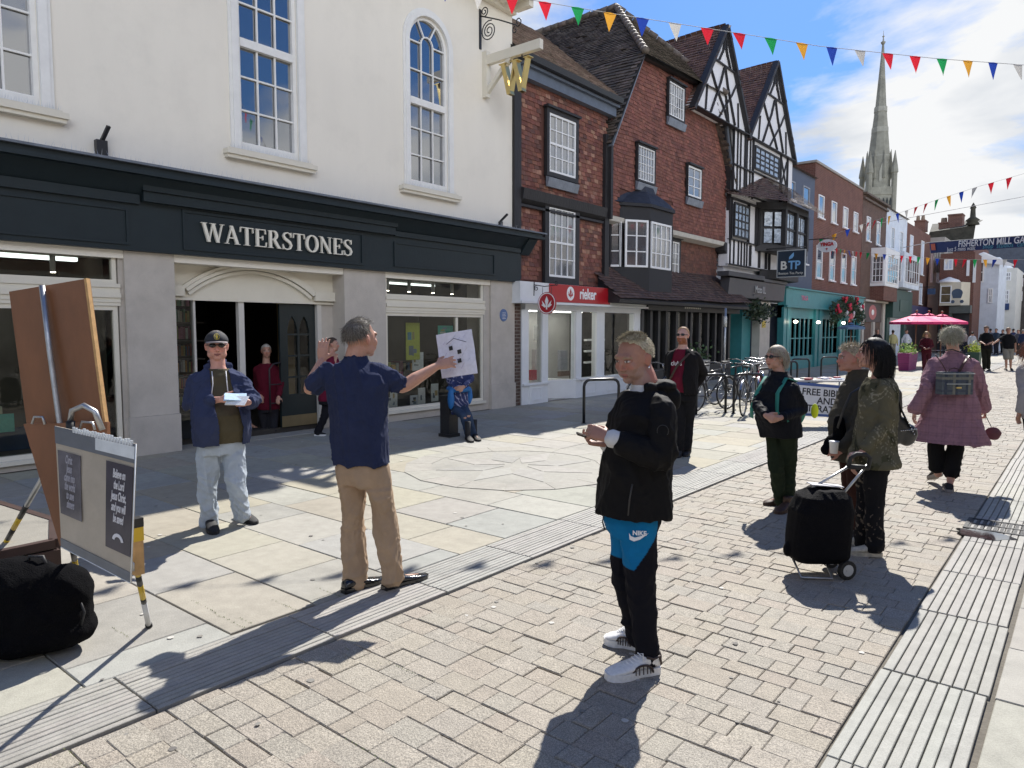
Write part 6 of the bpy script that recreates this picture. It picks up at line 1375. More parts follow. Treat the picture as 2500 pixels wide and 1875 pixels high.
mb=MB(); a=bd['nk']+bd['sv']*.13-Vector((0,0,.02)); b=bd['pel']-bd['sv']*.14+bd['F']*.17+Vector((0,0,.13)); mb.tube([a,a+bd['F']*.12-Vector((0,0,.05)),a.lerp(b,.5)+bd['F']*.12,b],[(.018,.004)]*4,8); mb.build('strap',M('brown_strap',(.05,.03,.02),.6,.1),bd['o'])
mb=MB(); c=bd['g'](.62)+bd['F']*.175
vtext('clubs',.085,MATS['print_white'],bd['o'],c+Vector((0,0,.02))-bd['sv']*.02,bd['sv'],Vector((0,0,1)),bd['F'],sx=.9)
# ---- woman with sunglasses, black coat
root=G(1912,1240)
sg_=person(dict(label='person with grey bob and sunglasses, hands clasped, in black anorak and rucksack straps',root=root,H=1.55,phi=-38,hphi=-46,hp=2,head=(1895,874),neck=(1902,921),pel=(1907,1040),sw=.205,fat=1.2,belly=.04,deep=1.05,hipw=.165,vx=.0075,skin=(.48,.27,.20),hs=.97,
 elA=(1850,985,.0),wrA=(1870,1015,-.30),elB=(1962,1000,-.05),wrB=(1905,1020,-.32),hA=dict(dir=(.7,-.25,-.3),pn=(.2,-.2,1),th=1,curl=.7),hB=dict(dir=(-.9,-.15,-.4),pn=(-.2,-.3,1),th=-1,curl=.7),
 knA=(1895,1144,-.05),anA=(1904,1216,-.02),knB=(1926,1148,.0),anB=(1924,1226,-.02),footA=(gp(1908,1230),gp(1866,1234)),footB=(gp(1928,1243),gp(1896,1256)),shades=1,
 legs=dict(r=(.105,.080,.066),amp=.013,col=(.020,.028,.016)),
 tops=[dict(name='anorak',hem=-.22,inf=.028,straight=.6,sleeve=1.92,sr=(.070,.064,.052),collar=.06,hood=-.01,col=(.008,.009,.013),amp=.016,mat=nylon)],
 shoe=dict(mat=M('brown_boot',(.05,.025,.016),.6,.15),h=.09,boot=.04),
 hair=dict(mask=hl([(-1,-1.0),(-.1,-.65),(.12,.0),(.45,.42),(.9,.62)]),comb=lambda d:(d.x*.3,-.25,-.7),len=lambda d:.10 if d.z<.35 else .12,N=1900,w=.002,cols=[(.36,.31,.24),(.28,.24,.18),(.46,.41,.33)],lift=.12,thick=1.07,grav=.35,seg=5),face=dict(seed=3),seed=12))
# rucksack straps (part of the worn bag, a thing of its own)
def rel(ctx): return ctx['root']
rk=thing('rucksack','green rucksack with a yellow high-visibility tag worn by the person in the black anorak','rucksack',root,group=None)
mb=MB(); 
for s in (-1,1):
    a=sg_['nk']+sg_['sv']*s*.115-Vector((0,0,.035)); Fv=sg_['F']; mb.tube([a-Fv*.10,a+Fv*.045+Vector((0,0,.035)),a+Fv*.16-Vector((0,0,.10)),a+Fv*.20+sg_['sv']*s*.03-Vector((0,0,.27)),a+Fv*.12+sg_['sv']*s*.09-Vector((0,0,.36))],[(.022,.008)]*5,8)
rg=M('rucksack_green',(.02,.20,.16),.7,.1,20,.2,100); mb.build('straps',rg,rk)
mb=MB(); c=sg_['g'](.45)-sg_['F']*.28+Vector((0,0,-.0)); 
mb.ell(c+sg_['F']*.06-Vector((0,0,.06)),(.11,.09,.17),16,12,rot=rotm(sg_['F'])); b=remesh(mb,'bag_body',rg,.012,3,const((1,1,1)),lambda P,N_:.01*wnoise(P,20,4),parent=rk)
mb=MB(); c2=sg_['elB']-sg_['F']*.13+sg_['rt']*.02-Vector((0,0,.02)); mb.ell(c2,(.035,.02,.07),12,10); mb.build('yellow_tag',M('hivis',(.75,.85,.02),.6,0),rk)
# ---- older woman in olive coat
root=G(2085,1312)
gr=person(dict(label='person with curly grey hair in an olive coat holding a white paper cup',root=root,H=1.58,phi=-62,hphi=-66,hp=4,head=(2076,878,.1),neck=(2094,926,.1),pel=(2082,1090,.1),sw=.19,fat=1.05,belly=.04,deep=.98,hipw=.15,vx=.008,skin=(.42,.21,.16),hs=.95,
 elA=(2050,1010,.25),wrA=(2040,1085,.15),elB=(2090,1050,-.12),wrB=(2052,1102,-.10),hB=dict(dir=(-.8,-.1,0),pn=(.1,-.2,1),th=1,curl=.8),knA=(2075,1205,.15),anA=(2078,1290,.15),knB=(2088,1210,.02),anB=(2090,1296,.02),footA=(gp(2085,1302),gp(2050,1306)),footB=(gp(2096,1318),gp(2062,1326)),
 legs=dict(r=(.09,.066,.06),amp=.01,col=(.045,.020,.016)),tops=[dict(name='coat',hem=-.22,inf=.022,straight=.5,sleeve=1.93,sr=(.066,.058,.05),collar=.085,col=(.055,.050,.040),amp=.014)],
 shoe=dict(mat=M('black_white_trainer',(.03,.03,.03),.5,0),sole=M('sole_white',(.6,.6,.6),.6,0),h=.08),
 hair=dict(mask=hl([(-1,-.85),(-.2,-.5),(.15,.0),(.5,.40),(.9,.58)]),comb=lambda d:(d.x,d.y,d.z),len=.055,N=2200,w=.002,cols=[(.42,.36,.27),(.55,.49,.38),(.30,.25,.18)],lift=.5,thick=1.07,curl=.5,grav=.12,seg=5,nz=.04,off=1.05),face=dict(seed=6),seed=15))
# ---- dark-haired woman in speckled jacket
def camo(ctx):
    def f(P):
        n=wnoise(P,14,5)+.5*wnoise(P,40,9); C=np.tile(np.array((.070,.066,.038),np.float32),(len(P),1)); C[n>.18]=(.035,.034,.020); C[n<-.05]=(.11,.10,.065); s=wnoise(P,130,12)>.30; C[s]=(.24,.22,.16); return C
    return f
def flow(ctx):
    def f(P):
        C=np.tile(np.array((.012,.012,.014),np.float32),(len(P),1)); C[wnoise(P,90,21)>.30]=(.16,.13,.10); return C
    return f
root=G(2118,1352)
dk=person(dict(label='person with long black hair in a mottled olive jacket holding the trolley handle',root=root,H=1.63,phi=-80,hphi=-84,hp=6,head=(2130,866),neck=(2150,920),pel=(2132,1112),sw=.165,fat=.98,deep=.98,hipw=.145,vx=.0065,skin=(.45,.24,.18),hs=.98,nose=1.1,
 shB=(2160,948,-.13),elB=(2158,1040,-.16),wrB=(2104,1106,-.16),elA=(2130,1040,.18),wrA=(2095,1120,.15),hB=dict(dir=(-.9,-.2,0),pn=(0,-1,.1),th=-1,curl=.9),
 knA=(2112,1230,.10),anA=(2108,1318,.14),knB=(2136,1232,-.05),anB=(2136,1325,-.06),footA=(gp(2122,1330),gp(2078,1328)),footB=(gp(2152,1358),gp(2072,1352)),
 legs=dict(r=(.098,.076,.074),amp=.013,col=flow),
 tops=[dict(name='jacket',hem=-.12,inf=.018,flare=.12,straight=.35,sleeve=1.85,sr=(.062,.052,.056),col=camo,amp=.015)],
 shoe=dict(mat=M('pale_trainer',(.50,.46,.38),.6,.35,22,.3,100),h=.10,wd=.05,boot=.04),
 hair=dict(mask=hl([(-1,-1.0),(-.3,-.9),(-.02,-.4),(.25,.45),(.6,.70),(.9,.75)]),comb=lambda d:(d.x*.2,-.55,-.6),len=lambda d:.20 if d.z<.5 else .24,N=3000,w=.0026,cols=[(.006,.006,.008),(.010,.009,.010)],lift=.10,thick=1.11,grav=.42,seg=7,rad=(.080,.100,.092)),face=dict(seed=7),seed=18))
mb=MB(); c=dk['hc']-dk['F']*.062-Vector((0,0,.09)); mb.ell(c,(.082,.062,.13),18,12,rot=dk['Rm']); remesh(mb,'hair_lengths',hairm,.01,2,const((.007,.007,.008)),lambda P,N_:.010*wnoise(P,45,2,.5,(1,1,.12)),parent=dk['o'])
# ---- woman in a pink checked coat, walking away
def plaid(ctx):
    sn=np.array(ctx['Sd'])
    def f(P):
        C=np.tile(np.array((.27,.15,.185),np.float32),(len(P),1)); x=P@sn; z=P[:,2]
        for v,per,wd,m in ((z,.075,.006,.78),(x,.075,.006,.84),(z+.03,.15,.014,.92),(x+.03,.15,.014,.92)): C[(v%per)<wd]*=m
        return C*(1+.15*wnoise(P,180,3)[:,None])
    return f
root=G(2302,1192)
pk_=person(dict(label='person seen from behind in a flared pink checked coat and cropped black trousers walking away',root=root,H=1.72,phi=178,hphi=172,head=(2325,826),neck=(2328,866),pel=(2322,990),sw=.20,fat=1.15,deep=1.1,hipw=.17,vx=.0075,skin=(.50,.28,.21),
 elA=(2262,948,-.02),wrA=(2234,1004,.05),elB=(2392,950,-.02),wrB=(2404,1000,.10),knA=(2284,1090,.02),anA=(2290,1160,.05),knB=(2332,1098,-.05),anB=(2320,1176,-.10),footA=(gp(2293,1186)+Vector((0,0,.11)),gp(2270,1176)+Vector((0,0,.02))),footB=(gp(2318,1202),gp(2312,1186)),
 hA=dict(dir=(-.2,-1,0),pn=(1,0,0)),hB=dict(dir=(.1,-1,.2),pn=(-1,0,0),curl=.9),legs=dict(r=(.105,.082,.082),to=.78,amp=.010,col=(.010,.010,.011)),
 tops=[dict(name='coat',hem=-.71,inf=.02,straight=.35,flare=.16,sleeve=1.95,sr=(.086,.080,.082),collar=.04,col=plaid,amp=.020,freq=9,st=(1.6,1.6,.35))],
 shoe=dict(mat=MATS['suede_black'],sole=M('sole_grey',(.3,.27,.25),.7,0),h=.085),
 hair=dict(mask=hl([(-1,-.95),(-.2,-.7),(.2,.0),(.5,.4),(.9,.58)]),comb=lambda d:(d.x*.6,d.y*.4,-.35),len=.070,N=2600,w=.0022,cols=[(.46,.44,.34),(.58,.56,.46),(.34,.32,.24)],lift=.35,thick=1.07,curl=.45,grav=.22,seg=5,nz=.04,off=1.05),seed=22))
# ---- person perched on the black bollard
root=Vector((-7.62,8.05,0))
st=person(dict(label='person in floral blue top and jeans perched on the bollard behind the raised paper',root=root,H=1.62,phi=20,hphi=20,head=(1118,850),neck=(1121,880),pel=(1118,988,.05),sw=.18,vx=.010,elA=(1096,925,.0),wrA=(1112,948,-.2),elB=(1150,925,.0),wrB=(1132,945,-.22),hA=dict(dir=(1,-.2,-.3),pn=(0,-.2,1)),hB=dict(dir=(-1,-.2,-.3),pn=(0,-.2,1)),
 knA=(1130,1015,-.25),anA=(1143,1062,-.18),knB=(1142,1010,-.2),anB=(1157,1058,-.12),footA=(gp(1140,1072),gp(1152,1081)),footB=(gp(1156,1066),gp(1170,1078)),legs=dict(name='jeans',r=(.09,.062,.052),amp=.008,col=(.035,.055,.10)),
 tops=[dict(name='blouse',hem=-.2,inf=.018,sleeve=1.9,sr=(.062,.055,.045),col=lambda ctx:(lambda P:np.where((wnoise(P,60,4)>.12)[:,None],np.array((.30,.30,.42)),np.array((.035,.045,.12))).astype(np.float32)))],
 shoe=dict(mat=MATS['suede_black'],h=.08,boot=.2),hair=dict(mask=hl([(-1,-1),(-.2,-.6),(.2,.1),(.5,.4),(.9,.6)]),comb=lambda d:(0,-.2,-.7),len=.12,N=700,cols=[(.10,.06,.035)],w=.003,thick=1.08)))
# ---- people half hidden in and by the shop
root=Vector((-10.75,6.03,.09))
person(dict(label='person in a burgundy jumper standing in the dark shop doorway',z0=.09,root=root,H=1.70,phi=10,hphi=5,head=(650,858),neck=(650,886),pel=(655,985),vx=.012,elA=(628,935,0),wrA=(636,965,-.15),elB=(686,935,0),wrB=(680,968,-.15),knA=(645,1040),anA=(646,1072),knB=(668,1040),anB=(668,1072),footA=(root+Vector((0,-.1,.09)),root+Vector((.2,-.1,.09))),footB=(root+Vector((0,.1,.09)),root+Vector((.2,.1,.09))),
 legs=dict(col=(.02,.02,.025)),tops=[dict(name='jumper',hem=-.15,inf=.025,sleeve=1.93,col=(.09,.008,.018))],shoe=dict(mat=MATS['suede_black']),hair=dict(mask=short,comb=lambda d:(0,0,-1),len=.02,N=300,cols=[(.4,.38,.35)])))
root=G(780,1063)
person(dict(label='person in dark trousers walking past the shop door behind the raised arm',root=root,H=1.66,phi=80,hphi=80,head=(812,842),neck=(810,868),pel=(800,965),vx=.012,elA=(815,920,.15),wrA=(835,950,.1),elB=(812,918,-.15),wrB=(818,880,-.1),knA=(832,1010,.1),anA=(850,1050,.1),knB=(792,1015,-.05),anB=(778,1052,-.05),footA=(gp(845,1060),gp(868,1060)),footB=(gp(768,1064),gp(796,1064)),
 legs=dict(col=(.012,.012,.016),r=(.09,.07,.062)),tops=[dict(name='top',hem=-.15,inf=.02,sleeve=1.5,col=(.12,.01,.03))],shoe=dict(mat=MATS['suede_black'],sole=MATS['sole_white']),hair=dict(mask=short,comb=lambda d:(0,0,-1),len=.03,N=300,cols=[(.06,.04,.03)])))
# ---- middle and far distance people
def far(label,px,py,ht,phi,topc,legc,haircol,skin=SK,arms='down',shorts=0,vx=.02,fat=1.1,group=None,hl_=.04,long=0,hp=0,step=.0,sleeve=1.93,extra=None,rt2=None,sh=MATS['suede_black']):
    root=G(px,py); dep=(root-Vector((0,0,CH))).dot(_fw); s=_f/dep   # pixels per metre here
    Y=lambda z:py-s*z
    A={'down':((-.27,1.10,0),(-.28,.84,-.05),(.27,1.10,0),(.28,.84,-.05)),'front':((-.26,1.12,0),(-.10,1.05,-.25),(.26,1.12,0),(.10,1.05,-.25)),'side':((-.38,1.22,-.05),(-.62,1.05,-.1),(.27,1.10,0),(.28,.84,-.05)),'phone':((-.25,1.12,-.05),(-.08,1.20,-.3),(.25,1.1,-.03),(.12,1.0,-.3))}[arms]
    k=ht/1.72; ext=1+.0
    P=[(px+s*a*k,Y(b*k),c) for a,b,c in A]
    prof=abs(math.sin(R(phi)))
    fx=math.sin(R(phi)); 
    fv=(Vector((-root.x,-root.y,0)).normalized()*math.cos(R(phi))+Vector((root.y,-root.x,0)).normalized()*math.sin(R(phi)))
    rv=Vector((root.y,-root.x,0)).normalized(); 
    def foot(sx,stp): b=root+rv*sx+fv*stp; b.z=0; return (b-fv*.07,b+fv*.19)
    kw=dict(label=label,root=root,H=ht,phi=phi,hphi=phi,hp=hp,head=(px,Y(ht*.925)),neck=(px,Y(ht*.845)),pel=(px,Y(ht*.53)),vx=vx,sm=1,skin=skin,fat=fat,group=group,elA=P[0],wrA=P[1],elB=P[2],wrB=P[3],
     knA=(px-s*(.10*(1-prof*.5)-step*fx*.6),Y(.28*ht)),anA=(px-s*(.10*(1-prof*.5)-step*fx),Y(.06*ht)),knB=(px+s*(.10*(1-prof*.5)-step*fx*.3),Y(.28*ht)),anB=(px+s*(.10*(1-prof*.5)-step*fx),Y(.06*ht)),footA=foot(-.10,step),footB=foot(.10,-step),
     legs=dict(name='shorts' if shorts else 'trousers',col=legc,r=(.10,.078,.07) if not shorts else (.115,.11,.11),to=1.0 if not shorts else .02,amp=.01),tops=[dict(name='top',hem=-.12,inf=.022,sleeve=sleeve,col=topc,amp=.012)],shoe=dict(mat=sh,h=.09),
     hair=dict(mask=hl([(-1,-1),(-.2,-.6),(.15,0),(.5,.4),(.9,.6)]) if long else short,comb=lambda d:(d.x*.2,-.3,-.8),len=hl_,N=260 if vx>.014 else 700,w=.005 if vx>.014 else .003,cols=[haircol],thick=1.12 if long else 1.07,seg=3))
    if extra: kw.update(extra)
    return person(kw)
BLK=(.012,.012,.014)
pl=far('person with long fair hair and sunglasses in a dark red checked shirt',2262,912,1.62,-8,lambda ctx:(lambda P:np.where((((P[:,2]*11)%1<.35)^((P[:,0]*11+P[:,1]*7)%1<.35))[:,None],np.array((.10,.012,.02)),np.array((.035,.008,.014))).astype(np.float32)),(.06,.012,.02),(.36,.24,.13),arms='front',long=1,hl_=.20,vx=.012,extra=dict(shades=1))
far('tall person in a black tee shirt and long dark wide trousers looking down',2408,906,1.84,-20,BLK,(.018,.018,.014),(.16,.11,.08),arms='front',hp=-30,vx=.014,sleeve=.95)
far('person in black tee shirt and grey shorts with one arm stretched out',2462,904,1.78,10,BLK,(.24,.23,.20),(.32,.22,.13),arms='side',shorts=1,vx=.014,sleeve=.95,fat=1.2)
far('person in a dark jacket standing behind the long-haired one, head just showing',2142,884,1.72,30,(.02,.02,.022),BLK,(.22,.17,.12))
far('person in a pale yellow top near the pink umbrellas',2180,872,1.66,200,(.5,.45,.22),(.3,.28,.2),(.05,.03,.02),long=1)
far('person in a white shirt and dark waistcoat under the pink umbrella',2213,872,1.68,60,(.6,.62,.66),(.02,.02,.03),(.10,.07,.05))
far('person with a small child on the back by the grey pier',1886,886,1.55,-10,(.05,.045,.05),BLK,(.04,.03,.03),arms='front',vx=.016)
far('person all in black walking away past the turquoise restaurant',1975,893,1.70,170,BLK,BLK,(.03,.025,.02),vx=.016,fat=1.3,step=.15)
far('person in a pale grey hooded top sitting among the crowd',2374,872,1.55,200,(.42,.44,.48),(.3,.3,.33),(.02,.02,.02))
random.seed(77); cc=[((.05,.07,.10),(.03,.03,.04)),((.02,.02,.03),(.02,.02,.02)),((.10,.10,.12),(.03,.03,.03)),((.02,.03,.07),(.02,.02,.03)),((.12,.13,.16),(.05,.05,.06)),((.25,.2,.2),(.03,.03,.04)),((.03,.03,.03),(.04,.04,.05)),((.04,.05,.12),(.02,.02,.02))]
names=['navy coat','black jacket','grey coat','dark blue top','pale blue-grey top','dusty pink top','charcoal top','royal blue top']
pos=[(2432,866),(2448,864),(2486,868),(2498,872),(2418,862),(2352,866),(2300,866),(2474,860)]
lab=['far person in a navy coat just left of the man in the flat cap','far person in a black jacket partly behind the man in the flat cap','far person in a grey coat just right of the man in the flat cap','far person in a dark blue top at the right edge of the picture','far person in a pale blue-grey top between the two in black','far person in a dusty pink top left of the tall one in black','far person in a charcoal top behind the pink coat','far person in a royal blue top, deepest in the crowd']
for (a,b),(x,y),n_ in zip(cc,pos,lab): far(n_,x,y,random.uniform(1.62,1.8),random.choice((10,170,-30,200)),a,b,random.choice([(.05,.04,.03),(.2,.15,.1),(.3,.27,.24)]),vx=.03,group='people in the far crowd')
# person cut by the right edge: grey top, black skirt, long reddish hair
root=G(2540,1150)
person(dict(label='person at the right edge with long reddish hair, grey top and black bag',root=root,H=1.62,phi=195,hphi=195,head=(2528,842),neck=(2530,885),pel=(2535,1000),vx=.012,elA=(2497,960,0),wrA=(2488,1010,.05),elB=(2575,960,0),wrB=(2580,1000,0),knA=(2520,1070),anA=(2518,1135),knB=(2550,1070),anB=(2550,1135),footA=(gp(2518,1150),gp(2512,1138)),footB=(gp(2550,1150),gp(2545,1138)),
 legs=dict(col=BLK),tops=[dict(name='top',hem=-.2,inf=.03,sleeve=1.9,col=(.28,.28,.30))],shoe=dict(mat=MATS['suede_black']),hair=dict(mask=hl([(-1,-1),(-.2,-.9),(.2,0),(.5,.4),(.9,.6)]),comb=lambda d:(-.3,-.2,-.8),len=.30,N=900,w=.003,cols=[(.20,.08,.05)],thick=1.1,seg=5)))
# ================= THINGS IN THE STREET
random.seed(61)
# ---- hanging sign W on a painted timber bracket, wrought-iron bracket, floodlights, plaque
t=thing('bracket_sign','gilded letter W hanging from a cream timber bracket on the white shop wall','hanging sign')
mb=MB(); yb=11.1; mb.box(X+.001,X+.12,yb-.06,yb+.06,6.35,7.25); mb.box(X+.121,X+1.45,yb-.055,yb+.055,6.98,7.16); mb.prism([(X+.121,yb-.04,6.42),(X+.121,yb-.04,6.54),(X+.62,yb-.04,6.979),(X+.74,yb-.04,6.979)],(0,.08,0)); mb.build('bracket',cream,t)
mb=MB(); gold=M('gilt',(.62,.48,.20),.28,.08,8,.1,40,metal=.85)
def em2(m,P,z):
    # letter is upright in the x-z plane, thick along y
    m.prism([(X+.50+p[0]*.56,yb-.07-z,6.28+p[1]*.62) for p in P],(0,.13+z*2,0))
serif(mb,'W',1,em2); mb.build('letter',gold,t)
mb=MB(); mb.tube([(X+.7,yb,6.98),(X+.7,yb,6.88)],.012,6); mb.tube([(X+.98,yb,6.98),(X+.98,yb,6.88)],.012,6); mb.build('hook',blackiron,t)
t=thing('iron_bracket','black wrought iron scroll bracket on the white wall above the gilded W','sign bracket')
mb=MB(); y2=10.98; mb.box(X+.001,X+.02,y2-.03,y2+.03,7.28,8.05); mb.tube([(X+.02,y2,7.92),(X+.5,y2,7.72),(X+.95,y2,7.5)],.014,6)
def spiral(cx,cz,r0,r1,turns,a0,w=.011):
    n=int(turns*16); mb.tube([(X+cx+(r0+(r1-r0)*i/n)*math.cos(a0+2*math.pi*turns*i/n),y2,cz+(r0+(r1-r0)*i/n)*math.sin(a0+2*math.pi*turns*i/n)) for i in range(n+1)],w,6)
spiral(.24,7.58,.20,.03,2.6,1.2); spiral(.12,7.98,.10,.02,1.5,-1.5); spiral(.98,7.56,.09,.03,1,-2.0); spiral(.9,7.42,.07,.02,1,1.5); mb.build('scrollwork',blackiron,t)
def flood(y,lab,big):
    t=thing('floodlight',lab,'floodlight'); mb=MB(); z=3.80
    if big: mb.box(X+.02,X+.10,y-.06,y+.07,3.86,4.04); mb.bar((X+.06,y+.02,4.04),(X+.20,y+.05,4.20),.045,.03); mb.tube([(X+.06,y-.05,3.86),(X+.08,y-.02,3.80),(X+.1,y+.05,3.79),(X+.06,y+.06,3.86)],.006,6)
    else: mb.box(X+.1,X+.16,y-.03,y+.05,3.785,3.92); mb.bar((X+.13,y,3.92),(X+.30,y+.03,4.06),.05,.03)
    mb.build('housing',blackiron,t)
flood(3.78,'small black floodlight box on the white wall left of the shop sign',1); flood(11.45,'small black floodlight near the right end of the dark green fascia',0)
mb=MB(); mb.add([(X+.022,11.68+.125*math.cos(k*math.pi/14),1.985+.135*math.sin(k*math.pi/14)) for k in range(28)]+[(X+.04,11.68+.118*math.cos(k*math.pi/14),1.985+.128*math.sin(k*math.pi/14)) for k in range(28)],[tuple(range(28,56))]+[(k,(k+1)%28,28+(k+1)%28,28+k) for k in range(28)])
pq=tag(mb.build('wall_plaque',M('plaque_blue',(.10,.17,.34),.4,.08,8)),'round blue wall plaque on the stone pilaster left of the white shoe shop','plaque')
mb=MB()
for k in range(5): mb.box(X+.041,X+.043,11.62,11.74-.02*(k%2),2.03-k*.03,2.037-k*.03)
mb.build('lettering',MATS['print_white'],pq)
# round shoe shop sign on a scroll bracket
t=thing('round_sign','round red and white hanging sign on a scroll bracket over the shoe shop','hanging sign'); yr=12.45; mb=MB(); X0=X+.24
def disc(mb,x,y,z,r,th=.02,n=28,col=None,ry=1): # disc facing -Y (towards the viewer)
    mb.prism([(x+r*math.cos(2*math.pi*k/n),y,z+r*ry*math.sin(2*math.pi*k/n)) for k in range(n)],(0,th,0),col)
xs=X0+.36; disc(mb,xs,yr,2.25,.24,.03); dd=mb.build('board',redm,t)
mb=MB(); n=28; ring=[]
for k in range(n):
    a=2*math.pi*k/n;b=2*math.pi*(k+1)/n; mb.prism([(xs+r*math.cos(q),yr-.004,2.25+r*math.sin(q)) for r,q in ((.205,a),(.225,a),(.225,b),(.205,b))],(0,.003,0))
for pts in ([(0,.9),(.28,.3),(.12,-.25),(.1,-.8),(-.1,-.8),(-.12,-.25),(-.28,.3)],[(.15,-.3),(.75,.35),(.62,-.15),(.85,-.2),(.35,-.55),(.15,-.5)],[(-.15,-.3),(-.75,.35),(-.62,-.15),(-.85,-.2),(-.35,-.55),(-.15,-.5)]): mb.prism([(xs+p[0]*.17,yr-.006,2.25+p[1]*.17) for p in pts],(0,.003,0))
mb.build('emblem',swhite,dd)
X_bak=X
mb=MB(); y2=yr+.01; mb.box(X0+.001,X0+.02,y2-.02,y2+.02,2.62,2.72) if False else None
def spir(cx,cz,r0,r1,turns,a0,w=.008):
    n=int(turns*14); mb.tube([(X0+cx+(r0+(r1-r0)*i/n)*math.cos(a0+2*math.pi*turns*i/n),y2,cz+(r0+(r1-r0)*i/n)*math.sin(a0+2*math.pi*turns*i/n)) for i in range(n+1)],w,6)
mb.tube([(X0+.0,y2,2.42),(X0+.01,y2,2.72)],.012,6); mb.tube([(X0,y2,2.66),(X0+.3,y2,2.61),(X0+.6,y2,2.63)],.01,6); spir(.07,2.58,.06,.015,1.3,1.5); spir(.60,2.67,.055,.015,1.3,-1.5); mb.tube([(xs-.12,y2,2.6),(xs-.12,y2,2.44)],.005,5); mb.tube([(xs+.12,y2,2.6),(xs+.12,y2,2.44)],.005,5); mb.build('bracket',blackiron,t)
# ---- books and cards standing in the shop window
CV=[((.55,.6,.1),(.1,.25,.3)),((.8,.8,.78),(.05,.2,.3)),((.8,.82,.8),(.3,.3,.32)),((.75,.7,.6),(.45,.12,.05)),((.1,.45,.35),(.8,.8,.7)),((.7,.72,.75),(.1,.1,.12))]
cvm=M('printed_cover',(1,1,1),.45,.12,30,attr=True)
names=['white','pale grey','cream','green','ivory','silver']
lst=[(8.62,.30,.20,.30,2),(8.86,.27,.17,.26,1),(9.08,.34,.18,.34,1),(9.42,.28,.2,.26,5),(9.72,.36,.19,.34,1),(10.18,.40,.2,.36,2),(10.5,.3,.18,.28,5),(9.5,1.45,.36,.72,0),(9.72,1.05,.30,.36,2),(10.3,1.62,.42,.28,4),(.9,.95,.30,.40,3),(1.6,1.2,.34,.42,2),(2.5,.80,.22,.30,5),(2.2,1.25,.32,.45,1),(2.62,1.32,.22,.30,3),(2.68,.55,.28,.22,4),(2.3,.42,.26,.2,4),(2.0,.9,.3,.36,5)]
for i,(y,z,ww,hh,c) in enumerate(lst):
    side='in the window right of the entrance' if y>8 else 'in the window behind the plywood board'
    big=('tall yellow-green poster' if c==0 else names[c]+' printed card')
    t_=thing('display_card','%s %d-ish'%('x',i),'display card',(X-.35-.1*(i%3),y,z),group='books and cards on show in the bookshop windows'); sb=sorted([q[0] for q in lst if (q[0]>8)==(y>8)]); t_['label']='tall yellow-green poster hanging inside the window right of the entrance' if c==0 else '%s printed card, %s item from the left %s'%(names[c],{1:'1st',2:'2nd',3:'3rd'}.get(sb.index(y)+1,'%dth'%(sb.index(y)+1)),side)
    mb=MB(); mb.box(-.012,0,-ww/2,ww/2,-hh/2,hh/2,CV[c][0]); mb.build('cover',cvm,t_); mb=MB()
    for k in range(random.randint(2,5)): a=random.uniform(-ww*.4,0);b=random.uniform(-hh*.42,hh*.3); mb.box(.001,.003+.0004*k,a,a+random.uniform(.1,.4)*ww,b,b+random.uniform(.05,.3)*hh,jit(random.choice([CV[c][1],(.2,.25,.3),(.5,.4,.2)]),.3))
    mb.build('print',cvm,t_)
mb=MB(); random.seed(5)
for y in np.arange(8.55,10.25,.1): 
    for z in (.85,1.05): mb.box(X-1.2+random.uniform(-.1,.1),X-1.0,y,y+random.uniform(.05,.09),z-.2,z-.2+random.uniform(.08,.2),jit(random.choice(BK),.3))
for y in np.arange(.2,2.9,.1): 
    for z in (.5,.8,1.1): mb.box(X-1.2+random.uniform(-.1,.1),X-1.0,y,y+random.uniform(.05,.09),z-.2,z-.2+random.uniform(.08,.2),jit(random.choice(BK),.3))
tag(mb.build('stacked_books',bm_),'mass of small stacked books deep inside the display windows','books',kind='stuff')
tag(MB().box(X-.95,X-.9,.3,3.85,.13,.42).build('window_plinth',M('navy_plinth',(.015,.04,.09),.5)),'dark blue plinth at the foot of the left display window','plinth')
# ---- bollard
t=thing('bollard','dark square bollard the person in blue perches on','bollard',(-7.80,7.98,0)); mb=MB(); mb.box(-.10,.10,-.10,.10,0,.62); mb.box(-.12,.12,-.12,.12,0,.05); mb.build('post',blackiron,t); mb=MB(); mb.prism([(-.115,-.115,.62),(.115,-.115,.62),(.115,.115,.62),(-.115,.115,.62)],(0,0,.03)); mb.build('top',blackiron,t)
t=thing('blue_jacket','bright blue jacket tied round the waist of the person on the bollard','jacket',(-7.62,8.05,0))
mb=MB(); mb.ell((-.04,0,.76),(.20,.19,.07)); mb.ell((-.04,-.17,.60),(.07,.05,.17)); mb.ell((.04,.16,.64),(.06,.04,.15)); remesh(mb,'cloth_folds',M('bright_blue',(.01,.12,.36),.6,.1,20),.015,2,None,lambda P,N_:.02*wnoise(P,30,2),parent=t)
